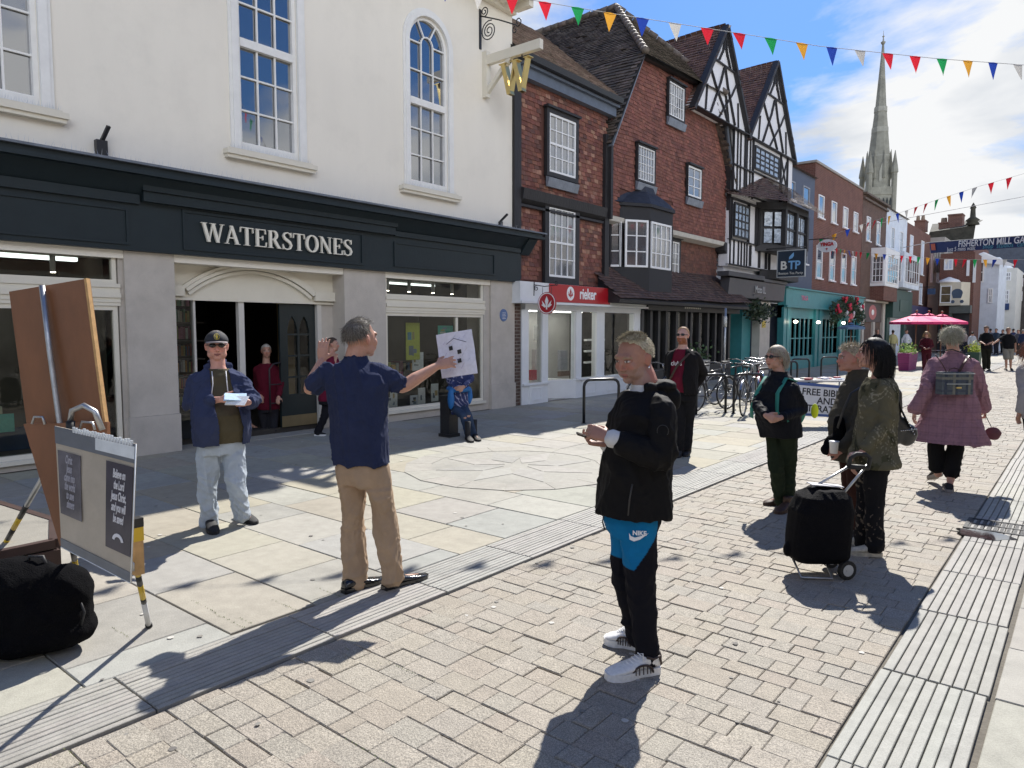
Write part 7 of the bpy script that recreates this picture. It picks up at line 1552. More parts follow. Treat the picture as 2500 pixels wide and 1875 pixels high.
# ---- paper held up by the preacher
wB=sp['root']+sp['wrB']; cpt=wB+RTH*.115+FWH*.15+Vector((0,0,.075)); t=thing('drawn_paper','large creased paper with a house drawing and small black squares held up in the air','paper',cpt)
nrm=(-FWH*.96-RTH*.22+Vector((0,0,.05))).normalized(); rp=Vector((0,0,1)).cross(nrm).normalized(); rp=rp if rp.dot(RTH)>0 else -rp; upp=nrm.cross(rp); upp=upp if upp.z>0 else -upp
Rt=Matrix.Rotation(R(9),3,nrm); rp=Rt@rp; upp=Rt@upp
if rp.cross(upp).dot(nrm)<0: pass
def sheet(wd,ht,bend,off,nx=12,ny=14,pw=.004,th=.0012,seed=1,drop=0):
    rr=random.Random(seed); vs=[];fs=[]
    for s_ in (0,1):
        for j in range(ny+1):
            for i in range(nx+1):
                a=(i/nx-.5)*wd;b=(j/ny-.5)*ht; z=bend*(a/wd*2)**2+pw*math.sin(a*31+b*17)+pw*.6*math.sin(b*43-a*20); p=rp*a+upp*b+nrm*(z+off-s_*th); vs.append(p)
    m=(nx+1)*(ny+1)
    for s_ in (0,1):
        for j in range(ny):
            for i in range(nx): k=s_*m+j*(nx+1)+i; fs.append((k,k+1,k+nx+2,k+nx+1) if s_==0 else (k+nx+1,k+nx+2,k+1,k))
    mb=MB(); mb.add(vs,fs,smooth=True); return mb
sheet(.265,.31,-.015,0).build('sheet',M('paper_white',(.66,.66,.76),.7,.10,35,.25,60,dist=.004),t)
mb=MB()
def onp(pts,off=.006,th=.001,col=(.02,.02,.02)): mb.prism([rp*a+upp*b+nrm*(off-.015*(a/.1125)**2) for a,b in pts],nrm*th,col)
for a,b in ((-.03,.045),(.028,.012),(.02,-.05)): onp([(a-.014,b-.016),(a+.014,b-.013),(a+.013,b+.016),(a-.015,b+.013)])
for p,q in (((-.06,.075),(.0,.108)),((.0,.108),(.085,.07))):
    onp([p,(p[0],p[1]+.004),(q[0],q[1]+.004),q],col=(.08,.08,.14))
for k in range(16): 
    a=random.uniform(-.09,.08);b=random.uniform(-.12,.12); onp([(a,b),(a+.002,b),(a+.02,b+.02),(a+.018,b+.02)],.0065+.0001*k,.0006,random.choice([(.35,.3,.55),(.5,.4,.4),(.3,.35,.5)]))
mb.build('drawing',M('ink',(1,1,1),.7,0,attr=True),t)
# leaflets in the hands of the man in the cap
hm=cp['root']+(cp['wrA']+cp['wrB'])*.5+Vector((0,0,.02))+cp['toC']*.11; t=thing('leaflets','pale blue and white folded leaflets held by the person in the cap','leaflets',hm)
for k,(c,rz,tl,o_) in enumerate((((.45,.60,.75),.3,.5,(0,0,.02)),((.75,.77,.78),-.15,.7,(.03,0,-.01)))):
    mb=MB(); m_=Matrix.Rotation(YAW+rz,4,'Z')@Matrix.Rotation(tl,4,'X'); mb.box(-.085,.085,-.05,.05,-.002+k*.006,.002+k*.006,M_=m_); mb.box(-.08,.08,-.05,.045,.003+k*.006,.005+k*.006,M_=m_@Matrix.Rotation(.12,4,'Y')); ob=mb.build('leaflet',M('leaflet_%s'%('blue','white')[k],c,.6,.15,60),t,loc=Vector(o_))
# ---- plywood easel board, printed poster, tripod legs
t=thing('display_board','tall varnished plywood display board on a metal tripod at the left','display board')
ply=M('varnished_ply',(.19,.078,.032),.42,.22,5,.12,20,stretch=(1,1,.4),dirt=.25); plye=M('ply_edge',(.50,.30,.12),.6,.2,30)
dep0=(G(300,1380)-Vector((0,0,CH))).dot(_fw)
def KK(px,py,d): return K(px,py,d)
d1=3.35
TL,TR=KK(22,712,d1),KK(212,680,d1-.05); BR,BL=KK(262,1060,d1-.03),KK(72,1090,d1+.02)
def plank(name,P,th,mat,par,nrm=None,edge=None):
    P=[Vector(p) for p in P]; n=(P[1]-P[0]).cross(P[3]-P[0]).normalized(); n=n if n.dot(-FWH)>0 else -n; mb=MB(); mb.prism(P,-n*th); o_=mb.build(name,mat,par); return o_,n
pb,n_=plank('upper_panel',[TL,TR,BR,BL],.022,ply,t)
mb=MB(); mb.bar(TR+(BR-TR)*.0,BR,.012,.024,upv=n_); mb.build('edge_strip',plye,pb)
met=M('galvanised',(.42,.43,.44),.38,.15,20,.1,60,metal=.8)
mb=MB(); mb.tube([KK(102,697,d1-.05),KK(122,860,d1-.05),KK(146,1035,d1-.06),KK(166,1220,d1-.07)],.013,10); mb.build('pole',met,t)
plank('lower_panel',[KK(57,1035,d1-.06),KK(262,1030,d1-.1),KK(262,1380,d1-.12),KK(146,1332,d1-.08)],.02,ply,t)
mb=MB(); mb.tube([KK(170,1040,d1-.15),KK(176,1002,d1-.16),KK(205,990,d1-.17),KK(232,1005,d1-.17),KK(250,1050,d1-.16)],.013,10); mb.build('hook',met,t); mb=MB(); mb.tube([KK(78,1035,d1-.1),KK(84,1018,d1-.1),KK(104,1018,d1-.1),KK(110,1036,d1-.1)],.006,6); mb.build('handle',met,t); mb=MB(); mb.tube([KK(194,1048,d1-.14),KK(200,1030,d1-.14),KK(226,1032,d1-.14),KK(232,1050,d1-.14)],.006,6); mb.build('handle',met,t)
mb=MB(); mb.tube([KK(172,1028,d1-.16),KK(173,1075,d1-.16)],.019,10); mb.build('grip',M('black_rubber',(.012,.012,.012),.6,.1),t)
LB=[KK(130,1095,d1-.05),KK(0,1345,d1+.35)]
def leg(a,b,z,seg,name='leg'):
    mb=MB(); mb.tube([a,b],.013,10); l=mb.build(name,met,t); a=Vector(a);b=Vector(b)
    for k,(s0,s1,c) in enumerate(seg):
        mb=MB(); mb.tube([a.lerp(b,s0),a.lerp(b,s1)],.0145,10); mb.build('tape_band',M('tape_'+c,{'yellow':(.62,.42,.03),'black':(.02,.02,.02),'white':(.6,.6,.6)}[c],.5,.1),l)
    mb=MB(); d=(b-a).normalized(); mb.tube([b-d*.03,b+d*.005],.019,10); mb.build('rubber_foot',MATS['black_rubber'],l)
f1=gp(364,1530)
leg(KK(300,1230,d1-.2),f1,0,[(.30,.36,'black'),(.36,.52,'yellow'),(.52,.60,'black'),(.60,.72,'yellow'),(.72,.76,'black'),(.76,.97,'white')])
leg(KK(158,1070,d1-.05),gp(-40,1420),0,[(.38,.46,'black'),(.46,.54,'yellow'),(.54,.62,'black'),(.62,.70,'yellow'),(.70,.80,'black')])
leg(KK(170,1300,d1+.1),gp(195,1440),0,[(.2,.4,'black'),(.4,.7,'yellow')])
# poster sheet hung in front
t2=thing('text_poster','clear plastic covered poster with two dark text panels hung on the plywood board','poster')
d2=d1-.30; A_,B_,C_,D_=KK(134,1040,d2),KK(333,1084,d2-.18),KK(320,1424,d2-.16),KK(150,1335,d2+.02)
kraft=M('kraft_paper',(.42,.37,.30),.55,.10,10,.1,20,coat=.2)
po,pn=plank('sheet',[A_,B_,C_,D_],.004,kraft,t2)
def bil(u,v,off=0): 
    return (A_*(1-u)*(1-v)+B_*u*(1-v)+C_*u*v+D_*(1-u)*v)+pn*off
def patch(name,u0,u1,v0,v1,mat,off,par=None,th=.001):
    mb=MB(); mb.prism([bil(u0,v0,off),bil(u1,v0,off),bil(u1,v1,off),bil(u0,v1,off)],pn*th); return mb.build(name,mat,par or t2)
gb=M('grey_band',(.13,.145,.17),.5,.15,9,coat=.25)
patch('band',.0,1,.0,.14,gb,.0015,po); patch('band',.0,1,.925,1.0,gb,.0015,po); patch('clip_strip',.52,.99,.02,.11,M('glare_white',(.72,.76,.78),.2,.1,20),.003,po)
pd=M('panel_dark',(.045,.040,.060),.35,.25,9,coat=.3); pg=M('panel_faded',(.10,.095,.115),.4,.6,7,coat=.3)
l_=patch('text_panel',.03,.33,.19,.71,pg,.003,po); r_=patch('text_panel',.655,.985,.17,.815,pd,.003,po)
def bt(s,u,v,size,par,mat,sx=.7):
    p=bil(u,v,.0045); rg_=(bil(u+.1,v)-bil(u-.1,v)); up2=pn.cross(rg_); 
    if up2.z<0: up2=-up2
    return vtext(s,size,mat,par,p,rg_,up2,pn,sx=sx,ext=.0006,bold=.001)
pw=M('poster_white',(.7,.7,.74),.5,0)
for i,s in enumerate(('Believe on','the Lord','Jesus Christ,','and you will','be saved')): bt(s,.82,.25+i*.082,.052,r_,pw,.33)
for i,s in enumerate(('Christ','Jesus','came into','the world','to save','sinners')): bt(s,.18,.25+i*.072,.05,l_,M('faded_text',(.36,.36,.42),.5,0),.33)
mb=MB(); 
for k in range(7): a=math.pi*k/8+.2;b=math.pi*(k+1)/8+.2; mb.prism([bil(.82+r*math.cos(q)*.75,.745-r*math.sin(q)*.62,.0045) for r,q in ((.06,a),(.10,a),(.10,b),(.06,b))],pn*.001)
mb.build('arc_emblem',pw,r_)
mb=MB()
for k in range(22):
    u=.25+.7*k/21; p=bil(u,0,.002); mb.box(p.x-.006,p.x+.006,p.y-.004,p.y+.004,p.z-.01,p.z+random.uniform(.008,.018))
mb.build('torn_edge',M('glare_white'),po)
mb=MB(); e=[bil(1,v,.002) for v in (0,.5,1)]; mb.tube(e,.0025,5); e=[bil(u,1,.002) for u in (0,.5,1)]; mb.tube(e,.002,5); mb.build('plastic_rim',M('glare_white'),po)
# wooden block with clamp behind the poster's lower corner
t3=thing('clamp_block','small wooden block with yellow and black tape and a metal clamp on the tripod leg','wooden block'); mb=MB(); c=KK(335,1352,d2+.05); mb.box(c.x-.02,c.x+.02,c.y-.02,c.y+.02,c.z-.09,c.z+.06); mb.build('block',M('raw_wood',(.45,.28,.12),.6,.2,20),t3)
mb=MB(); mb.box(c.x-.022,c.x+.022,c.y-.022,c.y+.022,c.z+.06,c.z+.12); mb.build('tape_band',MATS['tape_yellow'],t3); mb=MB(); mb.box(c.x-.023,c.x+.023,c.y-.023,c.y+.023,c.z+.121,c.z+.16); mb.build('tape_band',MATS['tape_black'],t3); mb=MB(); mb.tube([c+Vector((.0,-.03,-.02)),c+Vector((.03,-.03,-.03)),c+Vector((.03,-.03,-.06)),c+Vector((0,-.03,-.06))],.005,6); mb.build('clamp',met,t3)
# ---- black bag on the ground
bg_=gp(70,1585); t=thing('black_holdall','big black fabric holdall standing on the flags at the lower left','bag',bg_)
mb=MB(); rr=rotm(RTH.copy())
for p,r_ in (((-.05,0,.25),(.34,.2,.245)),((.08,0,.20),(.26,.2,.20)),((-.30,.02,.22),(.22,.2,.22)),((.20,.0,.30),(.14,.16,.16)),((-.1,0,.08),(.40,.22,.09)),((.1,0,.12),(.26,.2,.12))):
    mb.ell(RTH*p[0]+FWH*p[1]+Vector((0,0,p[2]))*1.0,(r_[0],r_[1],r_[2]),18,12,rot=Matrix.Rotation(YAW,3,'Z'))
remesh(mb,'bag_body',M('black_canvas',(.004,.004,.005),.95,.15,20,.5,140,spec=.08),.012,3,None,lambda P,N_:.016*wnoise(P,15,6)+.006*wnoise(P,40,8),parent=t)
mb=MB(); b0=RTH*.07+Vector((0,0,.47)); mb.tube([b0-RTH*.05-Vector((0,0,.03)),b0-RTH*.04+Vector((0,0,.03)),b0+RTH*.03+Vector((0,0,.03)),b0+RTH*.05-Vector((0,0,.03))],.009,6); mb.tube([RTH*.315+Vector((0,0,.28))-FWH*.05,RTH*.335+Vector((0,0,.22))-FWH*.05,RTH*.32+Vector((0,0,.15))-FWH*.06],.006,6); mb.build('strap',M('black_webbing',(.02,.02,.022),.6,.1),t)
mb=MB(); 
for z in (.27,.13): mb.box(*sorted(((RTH*.325).x-.008,(RTH*.325).x+.008)),(RTH*.325-FWH*.06).y-.01,(RTH*.325-FWH*.06).y+.01,z-.012,z+.012)
mb.build('buckle',met,t)
# ---- stone and timber bench at the left edge
t=thing('bench','pale stone topped bench with dark metal rail behind the black bag','bench',(0,0,0))
mb=MB(); bx0,by0_,bx1,by1_=-6.9,.9,-5.7,1.75
Pb=[G(-120,1190,.42),G(131,1268,.42),G(131,1318,.42),G(-120,1370,.42)]
mb.prism(Pb,(0,0,-.06),(.25,.235,.20)); mb.build('seat',stone,t); mb=MB()
for a,b in ((0,1),(1,2),(2,3)): mb.bar(Pb[a]-Vector((0,0,.02)),Pb[b]-Vector((0,0,.02)),.05,.05)
mb.bar(Pb[2]-Vector((0,0,.10)),Pb[3]-Vector((0,0,.10)),.06,.09)
for i in (1,2): mb.bar(Pb[i]-Vector((0,0,.06)),Vector((Pb[i].x,Pb[i].y,0)),.05,.05,upv=(1,0,0))
mb.build('frame',M('rust_brown',(.045,.022,.018),.6,.2),t)
# ---- shopping trolley
o_=gp(1992,1400); t=thing('shopping_trolley','black fabric shopping trolley with grey handles and two small wheels','shopping trolley',o_)
sd2=rotm(RTH); mb=MB(); rings=[]
for z,a,b,dx in ((.10,.165,.12,0),(.14,.20,.15,.0),(.30,.205,.165,.01),(.45,.20,.165,.02),(.55,.17,.15,.03),(.60,.10,.10,.05)):
    rings.append(ringpt(RTH*dx+Vector((0,0,z)),RTH,FWH,a,b,20,3.2))
mb.loft(rings); mb.ell(RTH*-.2+Vector((0,0,.17)),(.03,.04,.05)); remesh(mb,'bag_body',M('trolley_fabric',(.0045,.0045,.006),.85,.15,20,.4,120,spec=.12),.009,2,None,lambda P,N_:.010*wnoise(P,26,3,.7,(1,1,.3))+.009*wnoise(P,55,5)*np.clip((P[:,2]-.42)*8,0,1),parent=t)
mb=MB(); hx=_rt; gt=KK(2098,1118,(o_-Vector((0,0,CH))).dot(_fw)+.0)-o_
for s,(bx_,bz_) in ((-1,(-.06,.58)),(1,(.135,.50))):
    mb.tube([RTH*bx_+FWH*.02+Vector((0,0,bz_)),gt+RTH*(.055*s)-Vector((0,0,.05))],.009,8)
mb.build('handle_tubes',met,t)
mb=MB(); mb.tube([gt-RTH*.075-Vector((0,0,.07)),gt-RTH*.06,gt-RTH*.02+Vector((0,0,.028)),gt+RTH*.04+Vector((0,0,.025)),gt+RTH*.075-Vector((0,0,.0)),gt+RTH*.06-Vector((0,0,.08))],.015,8); mb.tube([gt-RTH*.07-Vector((0,0,.06)),gt+RTH*.065-Vector((0,0,.07))],.018,8); mb.build('grip',MATS['black_rubber'],t)
mb=MB(); mb.box(-.10,.12,-.03,.06,0,.006,M_=Matrix.Translation(RTH*.04+Vector((0,0,.615)))@Matrix.Rotation(YAW,4,'Z')@Matrix.Rotation(.08,4,'Y')); mb.build('top_flap',M('flap_grey',(.42,.42,.45),.5,.1,20),t)
mb=MB(); mb.tube([RTH*-.16+Vector((0,0,.10)),RTH*-.15-FWH*.12+Vector((0,0,.015)),RTH*.05-FWH*.14+Vector((0,0,.012)),RTH*.06+Vector((0,0,.09))],.008,8); mb.tube([RTH*.17+FWH*.12+Vector((0,0,.065)),RTH*.14-FWH*.14+Vector((0,0,.065))],.008,8); mb.build('base_frame',met,t)
for s in (-1,1):
    c=RTH*(.155)+FWH*(-.12 if s<0 else .12)+Vector((0,0,.065)); ax=(RTH*.25-FWH*.97).normalized(); mb=MB(); mb.tube([c-ax*.014,c+ax*.014],.065,20,smooth=False); wh=mb.build('wheel',MATS['black_rubber'],t); mb=MB(); mb.tube([c-ax*.016,c+ax*.016],.040,16,smooth=False); mb.build('hub',M('hub_white',(.5,.5,.48),.5,0),wh)
# ---- studded black shoulder bag
r0=dk['root']; k0=(r0-Vector((0,0,CH))).dot(_fw); t=thing('shoulder_bag','large black leather shoulder bag with rows of silver studs','handbag',r0)
def q_(px,py,dd=0): return K(px,py,k0+dd)-r0
mb=MB(); 
for px,py,rx,rz in ((2192,1050,.085,.11),(2215,1062,.075,.085),(2180,1020,.06,.14),(2190,985,.035,.12)): mb.ell(q_(px,py,-.02),(rx,.05,rz),16,12,rot=Matrix.Rotation(YAW,3,'Z'))
remesh(mb,'bag_body',leatherm,.009,3,None,lambda P,N_:.010*wnoise(P,28,4),parent=t)
mb=MB(); mb.tube([q_(2165,945,-.1),q_(2184,950,-.09),q_(2200,1000,-.07),q_(2225,1050,-.05)],[(.014,.004)]*4,6); mb.tube([q_(2160,935,.0),q_(2172,960,.03),q_(2185,1010,.04)],[(.014,.004)]*3,6); mb.build('strap',leatherm,t)
mb=MB()
for k in range(14): a=q_(2190,975,-.075).lerp(q_(2232,1060,-.075),k/13); mb.ell(a,.0045,6,4)
for k in range(9): a=q_(2200,1052,-.085).lerp(q_(2238,1048,-.07),k/8); mb.ell(a,.0045,6,4)
mb.build('studs',MATS['silver'],t)
# crossbody bag of the older woman, paper cup
r0=gr['root']; k0=(r0-Vector((0,0,CH))).dot(_fw); t=thing('crossbody_bag','slouchy black crossbody bag hanging in front of the olive coat','handbag',r0)
mb=MB()
for px,py,rx,rz in ((2040,1085,.10,.09),(2022,1098,.06,.05),(2048,1050,.05,.13)): mb.ell(q_(px,py,-.02),(rx,.05,rz),14,10,rot=Matrix.Rotation(YAW,3,'Z'))
remesh(mb,'bag_body',MATS['black_canvas'],.011,3,None,lambda P,N_:.010*wnoise(P,24,4),parent=t); mb=MB(); mb.tube([q_(2100,945,-.14),q_(2078,960,-.2),q_(2060,1000,-.16),q_(2045,1045,-.06)],[(.012,.004)]*4,6); mb.build('strap',MATS['black_webbing'],t)
t=thing('paper_cup','white paper cup held by the person in the olive coat','cup',r0+q_(2036,1093,-.14)); mb=MB(); mb.lathe((0,0,0),[(.028,-.045),(.036,.045),(.038,.047)],16); mb.build('cup_body',swhite,t); mb=MB(); mb.lathe((0,0,.047),[(.039,0),(.038,.006)],16); mb.build('lid',swhite,t)
# tartan rucksack of the woman in pink
r0=pk_['root']; k0=(r0-Vector((0,0,CH))).dot(_fw); t=thing('tartan_backpack','small grey tartan backpack with brown leather straps worn over the pink coat','backpack',r0)
tw_=lambda ctx:None
tm_=M('tartan',(1,1,1),.8,.15,40,attr=True)
mb=MB(); c=q_(2329,935,-.20); m_=Matrix.Translation(c)@Matrix.Rotation(YAW,4,'Z')
for i in range(12):
    for j in range(9):
        x0_=-.16+.32*i/12;z0_=-.115+.23*j/9; cl=(.075,.09,.105); 
        if i%4==1: cl=(.035,.045,.075)
        if j%4==1: cl=(.04,.05,.07) if i%4==1 else (.05,.06,.085)
        if i%6==4 or j==6: cl=(.15,.15,.13)
        mb.box(x0_,x0_+.32/12,-.06-.012*math.sin(math.pi*(i+.5)/12),.05,z0_,z0_+.23/9,cl,M_=m_)
bo=mb.build('bag_body',tm_,t); mb=MB(); mb.box(-.162,.162,-.085,.052,.095,.105,M_=m_); mb.box(-.12,.12,-.086,-.074,-.01,.0,M_=m_); mb.build('piping',M('pale_piping',(.3,.32,.32),.6,0),bo); mb=MB(); mb.box(-.025,.025,-.09,-.075,-.05,-.035,M_=m_); mb.build('clasp',gold,bo)
br_=M('tan_leather',(.075,.028,.022),.5,.15,20); mb=MB(); mb.tube([q_(2284,866,-.16),q_(2300,888,-.17),q_(2318,922,-.19)],[(.016,.004)]*3,6); mb.tube([q_(2366,868,-.14),q_(2352,888,-.17),q_(2334,922,-.19)],[(.016,.004)]*3,6); mb.tube([q_(2312,925,-.2),q_(2318,902,-.2),q_(2330,898,-.2),q_(2342,902,-.2),q_(2346,925,-.2)],.006,6); mb.build('straps',br_,t)
t=thing('camera_strap','thin black strap across the shoulders of the pink coat','strap',r0); mb=MB(); mb.tube([q_(2290,858,-.10),q_(2325,853,-.14),q_(2362,866,-.12),q_(2396,905,-.06)],.006,6); mb.build('cord',MATS['black_webbing'],t)
t=thing('red_bag','small dusky red bag swinging beside the pink coat','handbag',r0); mb=MB(); mb.ell(q_(2424,1058,.0),(.08,.03,.075)); remesh(mb,'bag_body',M('dusky_red',(.12,.035,.045),.6,.2,20),.01,2,None,lambda P,N_:.012*wnoise(P,40,3),parent=t); mb=MB(); mb.tube([q_(2405,1012,0),q_(2420,1042,0)],.004,5); mb.build('strap',MATS['black_webbing'],t)
# phone of the front man
t=thing('phone','dark phone held low in both hands by the person in the black jacket','phone',fm['root']+fm['wrB'].lerp(fm['wrA'],.35)-fm['rt']*.10+Vector((0,0,.012))); mb=MB(); m_=Matrix.Rotation(YAW,4,'Z')@Matrix.Rotation(.3,4,'Y'); mb.box(-.05,.05,-.035,.035,-.004,.004,M_=m_); mb.build('case',M('phone_black',(.03,.022,.016),.2,.1),t)
# ---- cycle stands, bicycles, pole
stm=M('stand_black',(.020,.021,.024),.34,.15,20,metal=.3)
def stand(p,ang,lab,h=.78,wd=.72):
    t=thing('cycle_stand',lab,'cycle stand',p,ang,group='black hoop cycle stands'); mb=MB(); r_=.12; pts=[(-wd/2,0,0),(-wd/2,0,h-r_)]+[(-wd/2+r_-r_*math.cos(a),0,h-r_+r_*math.sin(a)) for a in (R(30),R(60),R(90))]+[(wd/2-r_+r_*math.sin(a),0,h-r_+r_*math.cos(a)) for a in (0,R(30),R(60),R(90))]+[(wd/2,0,0)]
    mb.tube(pts,.027,10); mb.build('hoop',stm,t); mb=MB(); 
    for s in (-1,1): mb.lathe((s*wd/2,0,0),[(.05,0),(.05,.008)],12)
    mb.build('base_plate',stm,t)
pA,pB=G(1447,1040),G(1503,1040); 
S_=[((-6.85,10.95,0),'nearest black hoop stand, in front of the shoe shop'),((-5.85,13.45,0),'hoop stand just right of the bearded person'),((-5.35,14.1,0),'hoop stand with the nearest bicycle wheel against it'),((-5.75,16.4,0),'hoop stand hidden among the parked bicycles'),((-6.6,20.3,0),'hoop stand behind the grey-haired person in the anorak'),((-6.9,22.4,0),'hoop stand just left of the far free one'),((-6.65,24.6,0),'farthest free hoop stand, in sun above the white table sign'),((-7.0,18.3,0),'hoop stand at the back of the bicycles')]
for p,l in S_: stand(p,R(62),l)
def bicycle(name='bicycle'):
    t=thing(name,'x','bicycle'); 
    def wheel(x):
        w_=MB(); w_.tube([(x+.335*math.cos(a),0,.35+.335*math.sin(a)) for a in np.linspace(0,2*math.pi,29)],.017,8,caps=False); w=w_.build('wheel',MATS['black_rubber'],t)
        m=MB(); m.tube([(x+.305*math.cos(a),0,.35+.305*math.sin(a)) for a in np.linspace(0,2*math.pi,29)],.007,6,caps=False); m.build('rim',met,w)
        m=MB(); 
        for k in range(18): a=2*math.pi*k/18; m.tube([(x,.015*(1 if k%2 else -1),.35),(x+.30*math.cos(a),0,.35+.30*math.sin(a))],.0016,4)
        m.build('spokes',met,w); m=MB(); m.tube([(x,-.05,.35),(x,.05,.35)],.018,8); m.build('hub',met,w)
    wheel(-.52);wheel(.52)
    bb=(-.08,0,.30); st=(-.22,0,.80); hd=(.33,0,.86); hl_=(.37,0,.72)
    m=MB()
    for a,b in ((bb,st),(st,hd),(bb,hl_),(hd,hl_)): m.tube([a,b],.016,8)
    for y in (-.045,.045): m.tube([(-.52,y,.35),(bb[0],y*.4,bb[2])],.009,6); m.tube([(-.52,y,.35),(-.2,y*.3,.72)],.008,6); m.tube([hl_,(.40,y,.62),(.52,y,.35)],.011,6)
    m.build('frame',M('bike_black',(.02,.02,.022),.3,.1,10,metal=.2),t)
    m=MB(); m.tube([(.33,0,.86),(.30,0,.97)],.012,8); m.tube([(.26,-.30,.99),(.33,-.18,1.0),(.31,0,.97),(.33,.18,1.0),(.26,.30,.99)],.011,8); hb=m.build('handlebar',M('bar_silver',(.45,.45,.46),.25,.1,10,metal=.9),t)
    for s in (-1,1): m=MB(); m.tube([(.26,s*.30,.99),(.20,s*.34,.985)],.016,8); m.tube([(.34,s*.2,1.0),(.38,s*.26,.96)],.005,5); m.build('grip',MATS['black_rubber'],hb)
    m=MB(); m.tube([st,(-.24,0,.93)],.012,8); m.build('seat_post',MATS['bar_silver'],t)
    m=MB(); m.loft([ringpt(Vector((x,0,.955)),Vector((0,1,0)),Vector((0,0,1)),a,.022,12,2) for x,a in ((-.37,.04),(-.34,.075),(-.26,.065),(-.17,.025),(-.09,.018))]); m.build('saddle',MATS['black_rubber'],t)
    m=MB(); m.tube([(bb[0]+.10*math.cos(a),.04,bb[2]+.10*math.sin(a)) for a in np.linspace(0,2*math.pi,17)],.006,5,caps=False); m.tube([(bb[0],-.07,bb[2]),(bb[0],.07,bb[2])],.012,6); m.tube([(bb[0],.065,bb[2]),(bb[0]+.1,.065,bb[2]-.13)],.008,6); m.tube([(bb[0],-.065,bb[2]),(bb[0]-.1,-.065,bb[2]+.13)],.008,6); m.box(bb[0]+.06,bb[0]+.15,.065,.13,bb[2]-.145,bb[2]-.125); m.box(bb[0]-.15,bb[0]-.06,-.13,-.065,bb[2]+.125,bb[2]+.145); m.build('crankset',MATS['bar_silver'],t)
    m=MB()
    for x,a0,a1 in ((-.52,.3,2.6),(.52,.6,2.7)): m.tube([(x+.37*math.cos(a),0,.35+.37*math.sin(a)) for a in np.linspace(a0,a1,10)],[(.022,.003)]*10,6,caps=False)
    m.build('mudguard',MATS['bar_silver'],t)
    return t
b0_=bicycle(); red_=M('bike_red',(.35,.015,.04),.3,.05); wht=M('bike_white',(.6,.6,.6),.3,.05)
BI=[((-5.28,13.95,0),100,'black bicycle with its front wheel nearest the camera by the hoop stand',None),((-6.05,13.9,0),75,'black bicycle leaning on the stand behind the bearded person',None),((-5.55,15.2,0),110,'red-framed bicycle among the parked ones',red_),((-6.3,15.6,0),70,'dark bicycle in the middle of the parked row',None),((-6.1,16.8,0),115,'pale-framed bicycle at the back of the parked row',wht),((-7.0,20.6,0),95,'dark bicycle standing alone behind the grey-haired person in sunglasses',None),((-6.9,13.0,0),80,'dark bicycle hidden behind the bearded person',None)]
for i,(p,a,l,m_) in enumerate(BI):
    b_=b0_ if i==0 else dup(b0_); b_.location=p; b_.rotation_euler=(0,R(0),R(a)); b_['label']=l; b_['group']='bicycles parked at the hoop stands'
    if m_: 
        for ch in b_.children:
            if ch.name.startswith('frame'): ch.data=ch.data.copy(); ch.data.materials[0]=m_
t=thing('sign_pole','tall thin grey pole with stickers beside the tiled skirt roof','pole',(-7.6,18.2,0)); 
pp=FX(1767,930,-8.0); zt=FX(1768,752,-8.0); t.location=(pp.x,pp.y,0); mb=MB(); mb.tube([(0,0,0),(0,0,zt.z)],.035,10); mb.build('pole',met,t); mb=MB(); mb.tube([(0,0,1.75),(0,0,2.05)],.05,10); mb.build('band',M('sticker_white',(.55,.55,.52),.6,.4,30),t)
# planters outside the dark shop
def planter(x,y,lab,w_=.5,h=.85,fol=(.05,.09,.03),pinkb=None,n=300,fr_=(.3,.3,.3),long=0):
    t=thing('planter',lab,'planter',(x,y,0)); mb=MB(); a=w_/2; L_=a+long; mb.add([(-a*.8,-L_*.85,0),(a*.8,-L_*.85,0),(a*.8,L_*.85,0),(-a*.8,L_*.85,0),(-a,-L_,h),(a,-L_,h),(a,L_,h),(-a,L_,h)],[(0,3,2,1),(4,5,6,7),(0,1,5,4),(1,2,6,5),(2,3,7,6),(3,0,4,7)]); mb.build('tub',fr_,t)
    mb=MB()
    for k in range(n):
        c=Vector((random.gauss(0,a*.55),random.uniform(-L_,L_)*.9,h+abs(random.gauss(0,.16)))); d=Vector((random.gauss(0,1),random.gauss(0,1),random.gauss(0,.7))).normalized()*random.uniform(.05,.11); s=d.orthogonal().normalized()*.03; mb.add([c,c+d*.5+s,c+d,c+d*.5-s],[(0,1,2,3)],jit(fol,.5))
    mb.build('foliage',M('leaf',(1,1,1),.6,.2,9,attr=True),t); return t
grp=M('pale_tub',(.40,.39,.36),.7,.15,6)
planter(-8.0,17.3,'tall pale square planter with dark greenery outside the dark pub-like shop',.6,.9,fr_=grp)
# ---- folding table with hand-lettered sign
t=thing('literature_table','folding table of leaflets with a white hand-lettered sign hung in front','table'); dq=(G(2010,1040)-Vector((0,0,CH))).dot(_fw)
def kq(px,py,dd=0): return K(px,py,dq+dd)
P4=[kq(1955,938),kq(2085,944,-.1),kq(2085,1022,-.1),kq(1955,1015)]; P4[0]=kq(1945,932); P4[3]=kq(1945,1014)
sgn_,sn_=plank('sign_board',P4,.01,M('sign_card',(.62,.63,.66),.6,.06,8),t)
def bil2(u,v,off): return (P4[0]*(1-u)*(1-v)+P4[1]*u*(1-v)+P4[2]*u*v+P4[3]*(1-u)*v)+sn_*off
blb=M('blue_border',(.04,.09,.28),.5,.05)
for u0,u1,v0,v1 in ((0,1,0,.09),(0,1,.92,1)): mb=MB(); mb.prism([bil2(u0,v0,.001),bil2(u1,v0,.001),bil2(u1,v1,.001),bil2(u0,v1,.001)],sn_*.002); mb.build('border',blb,sgn_)
rg_=(P4[1]-P4[0]).normalized(); ug_=(P4[0]-P4[3]).normalized(); ik=M('ink_black',(.02,.02,.025),.6,0)
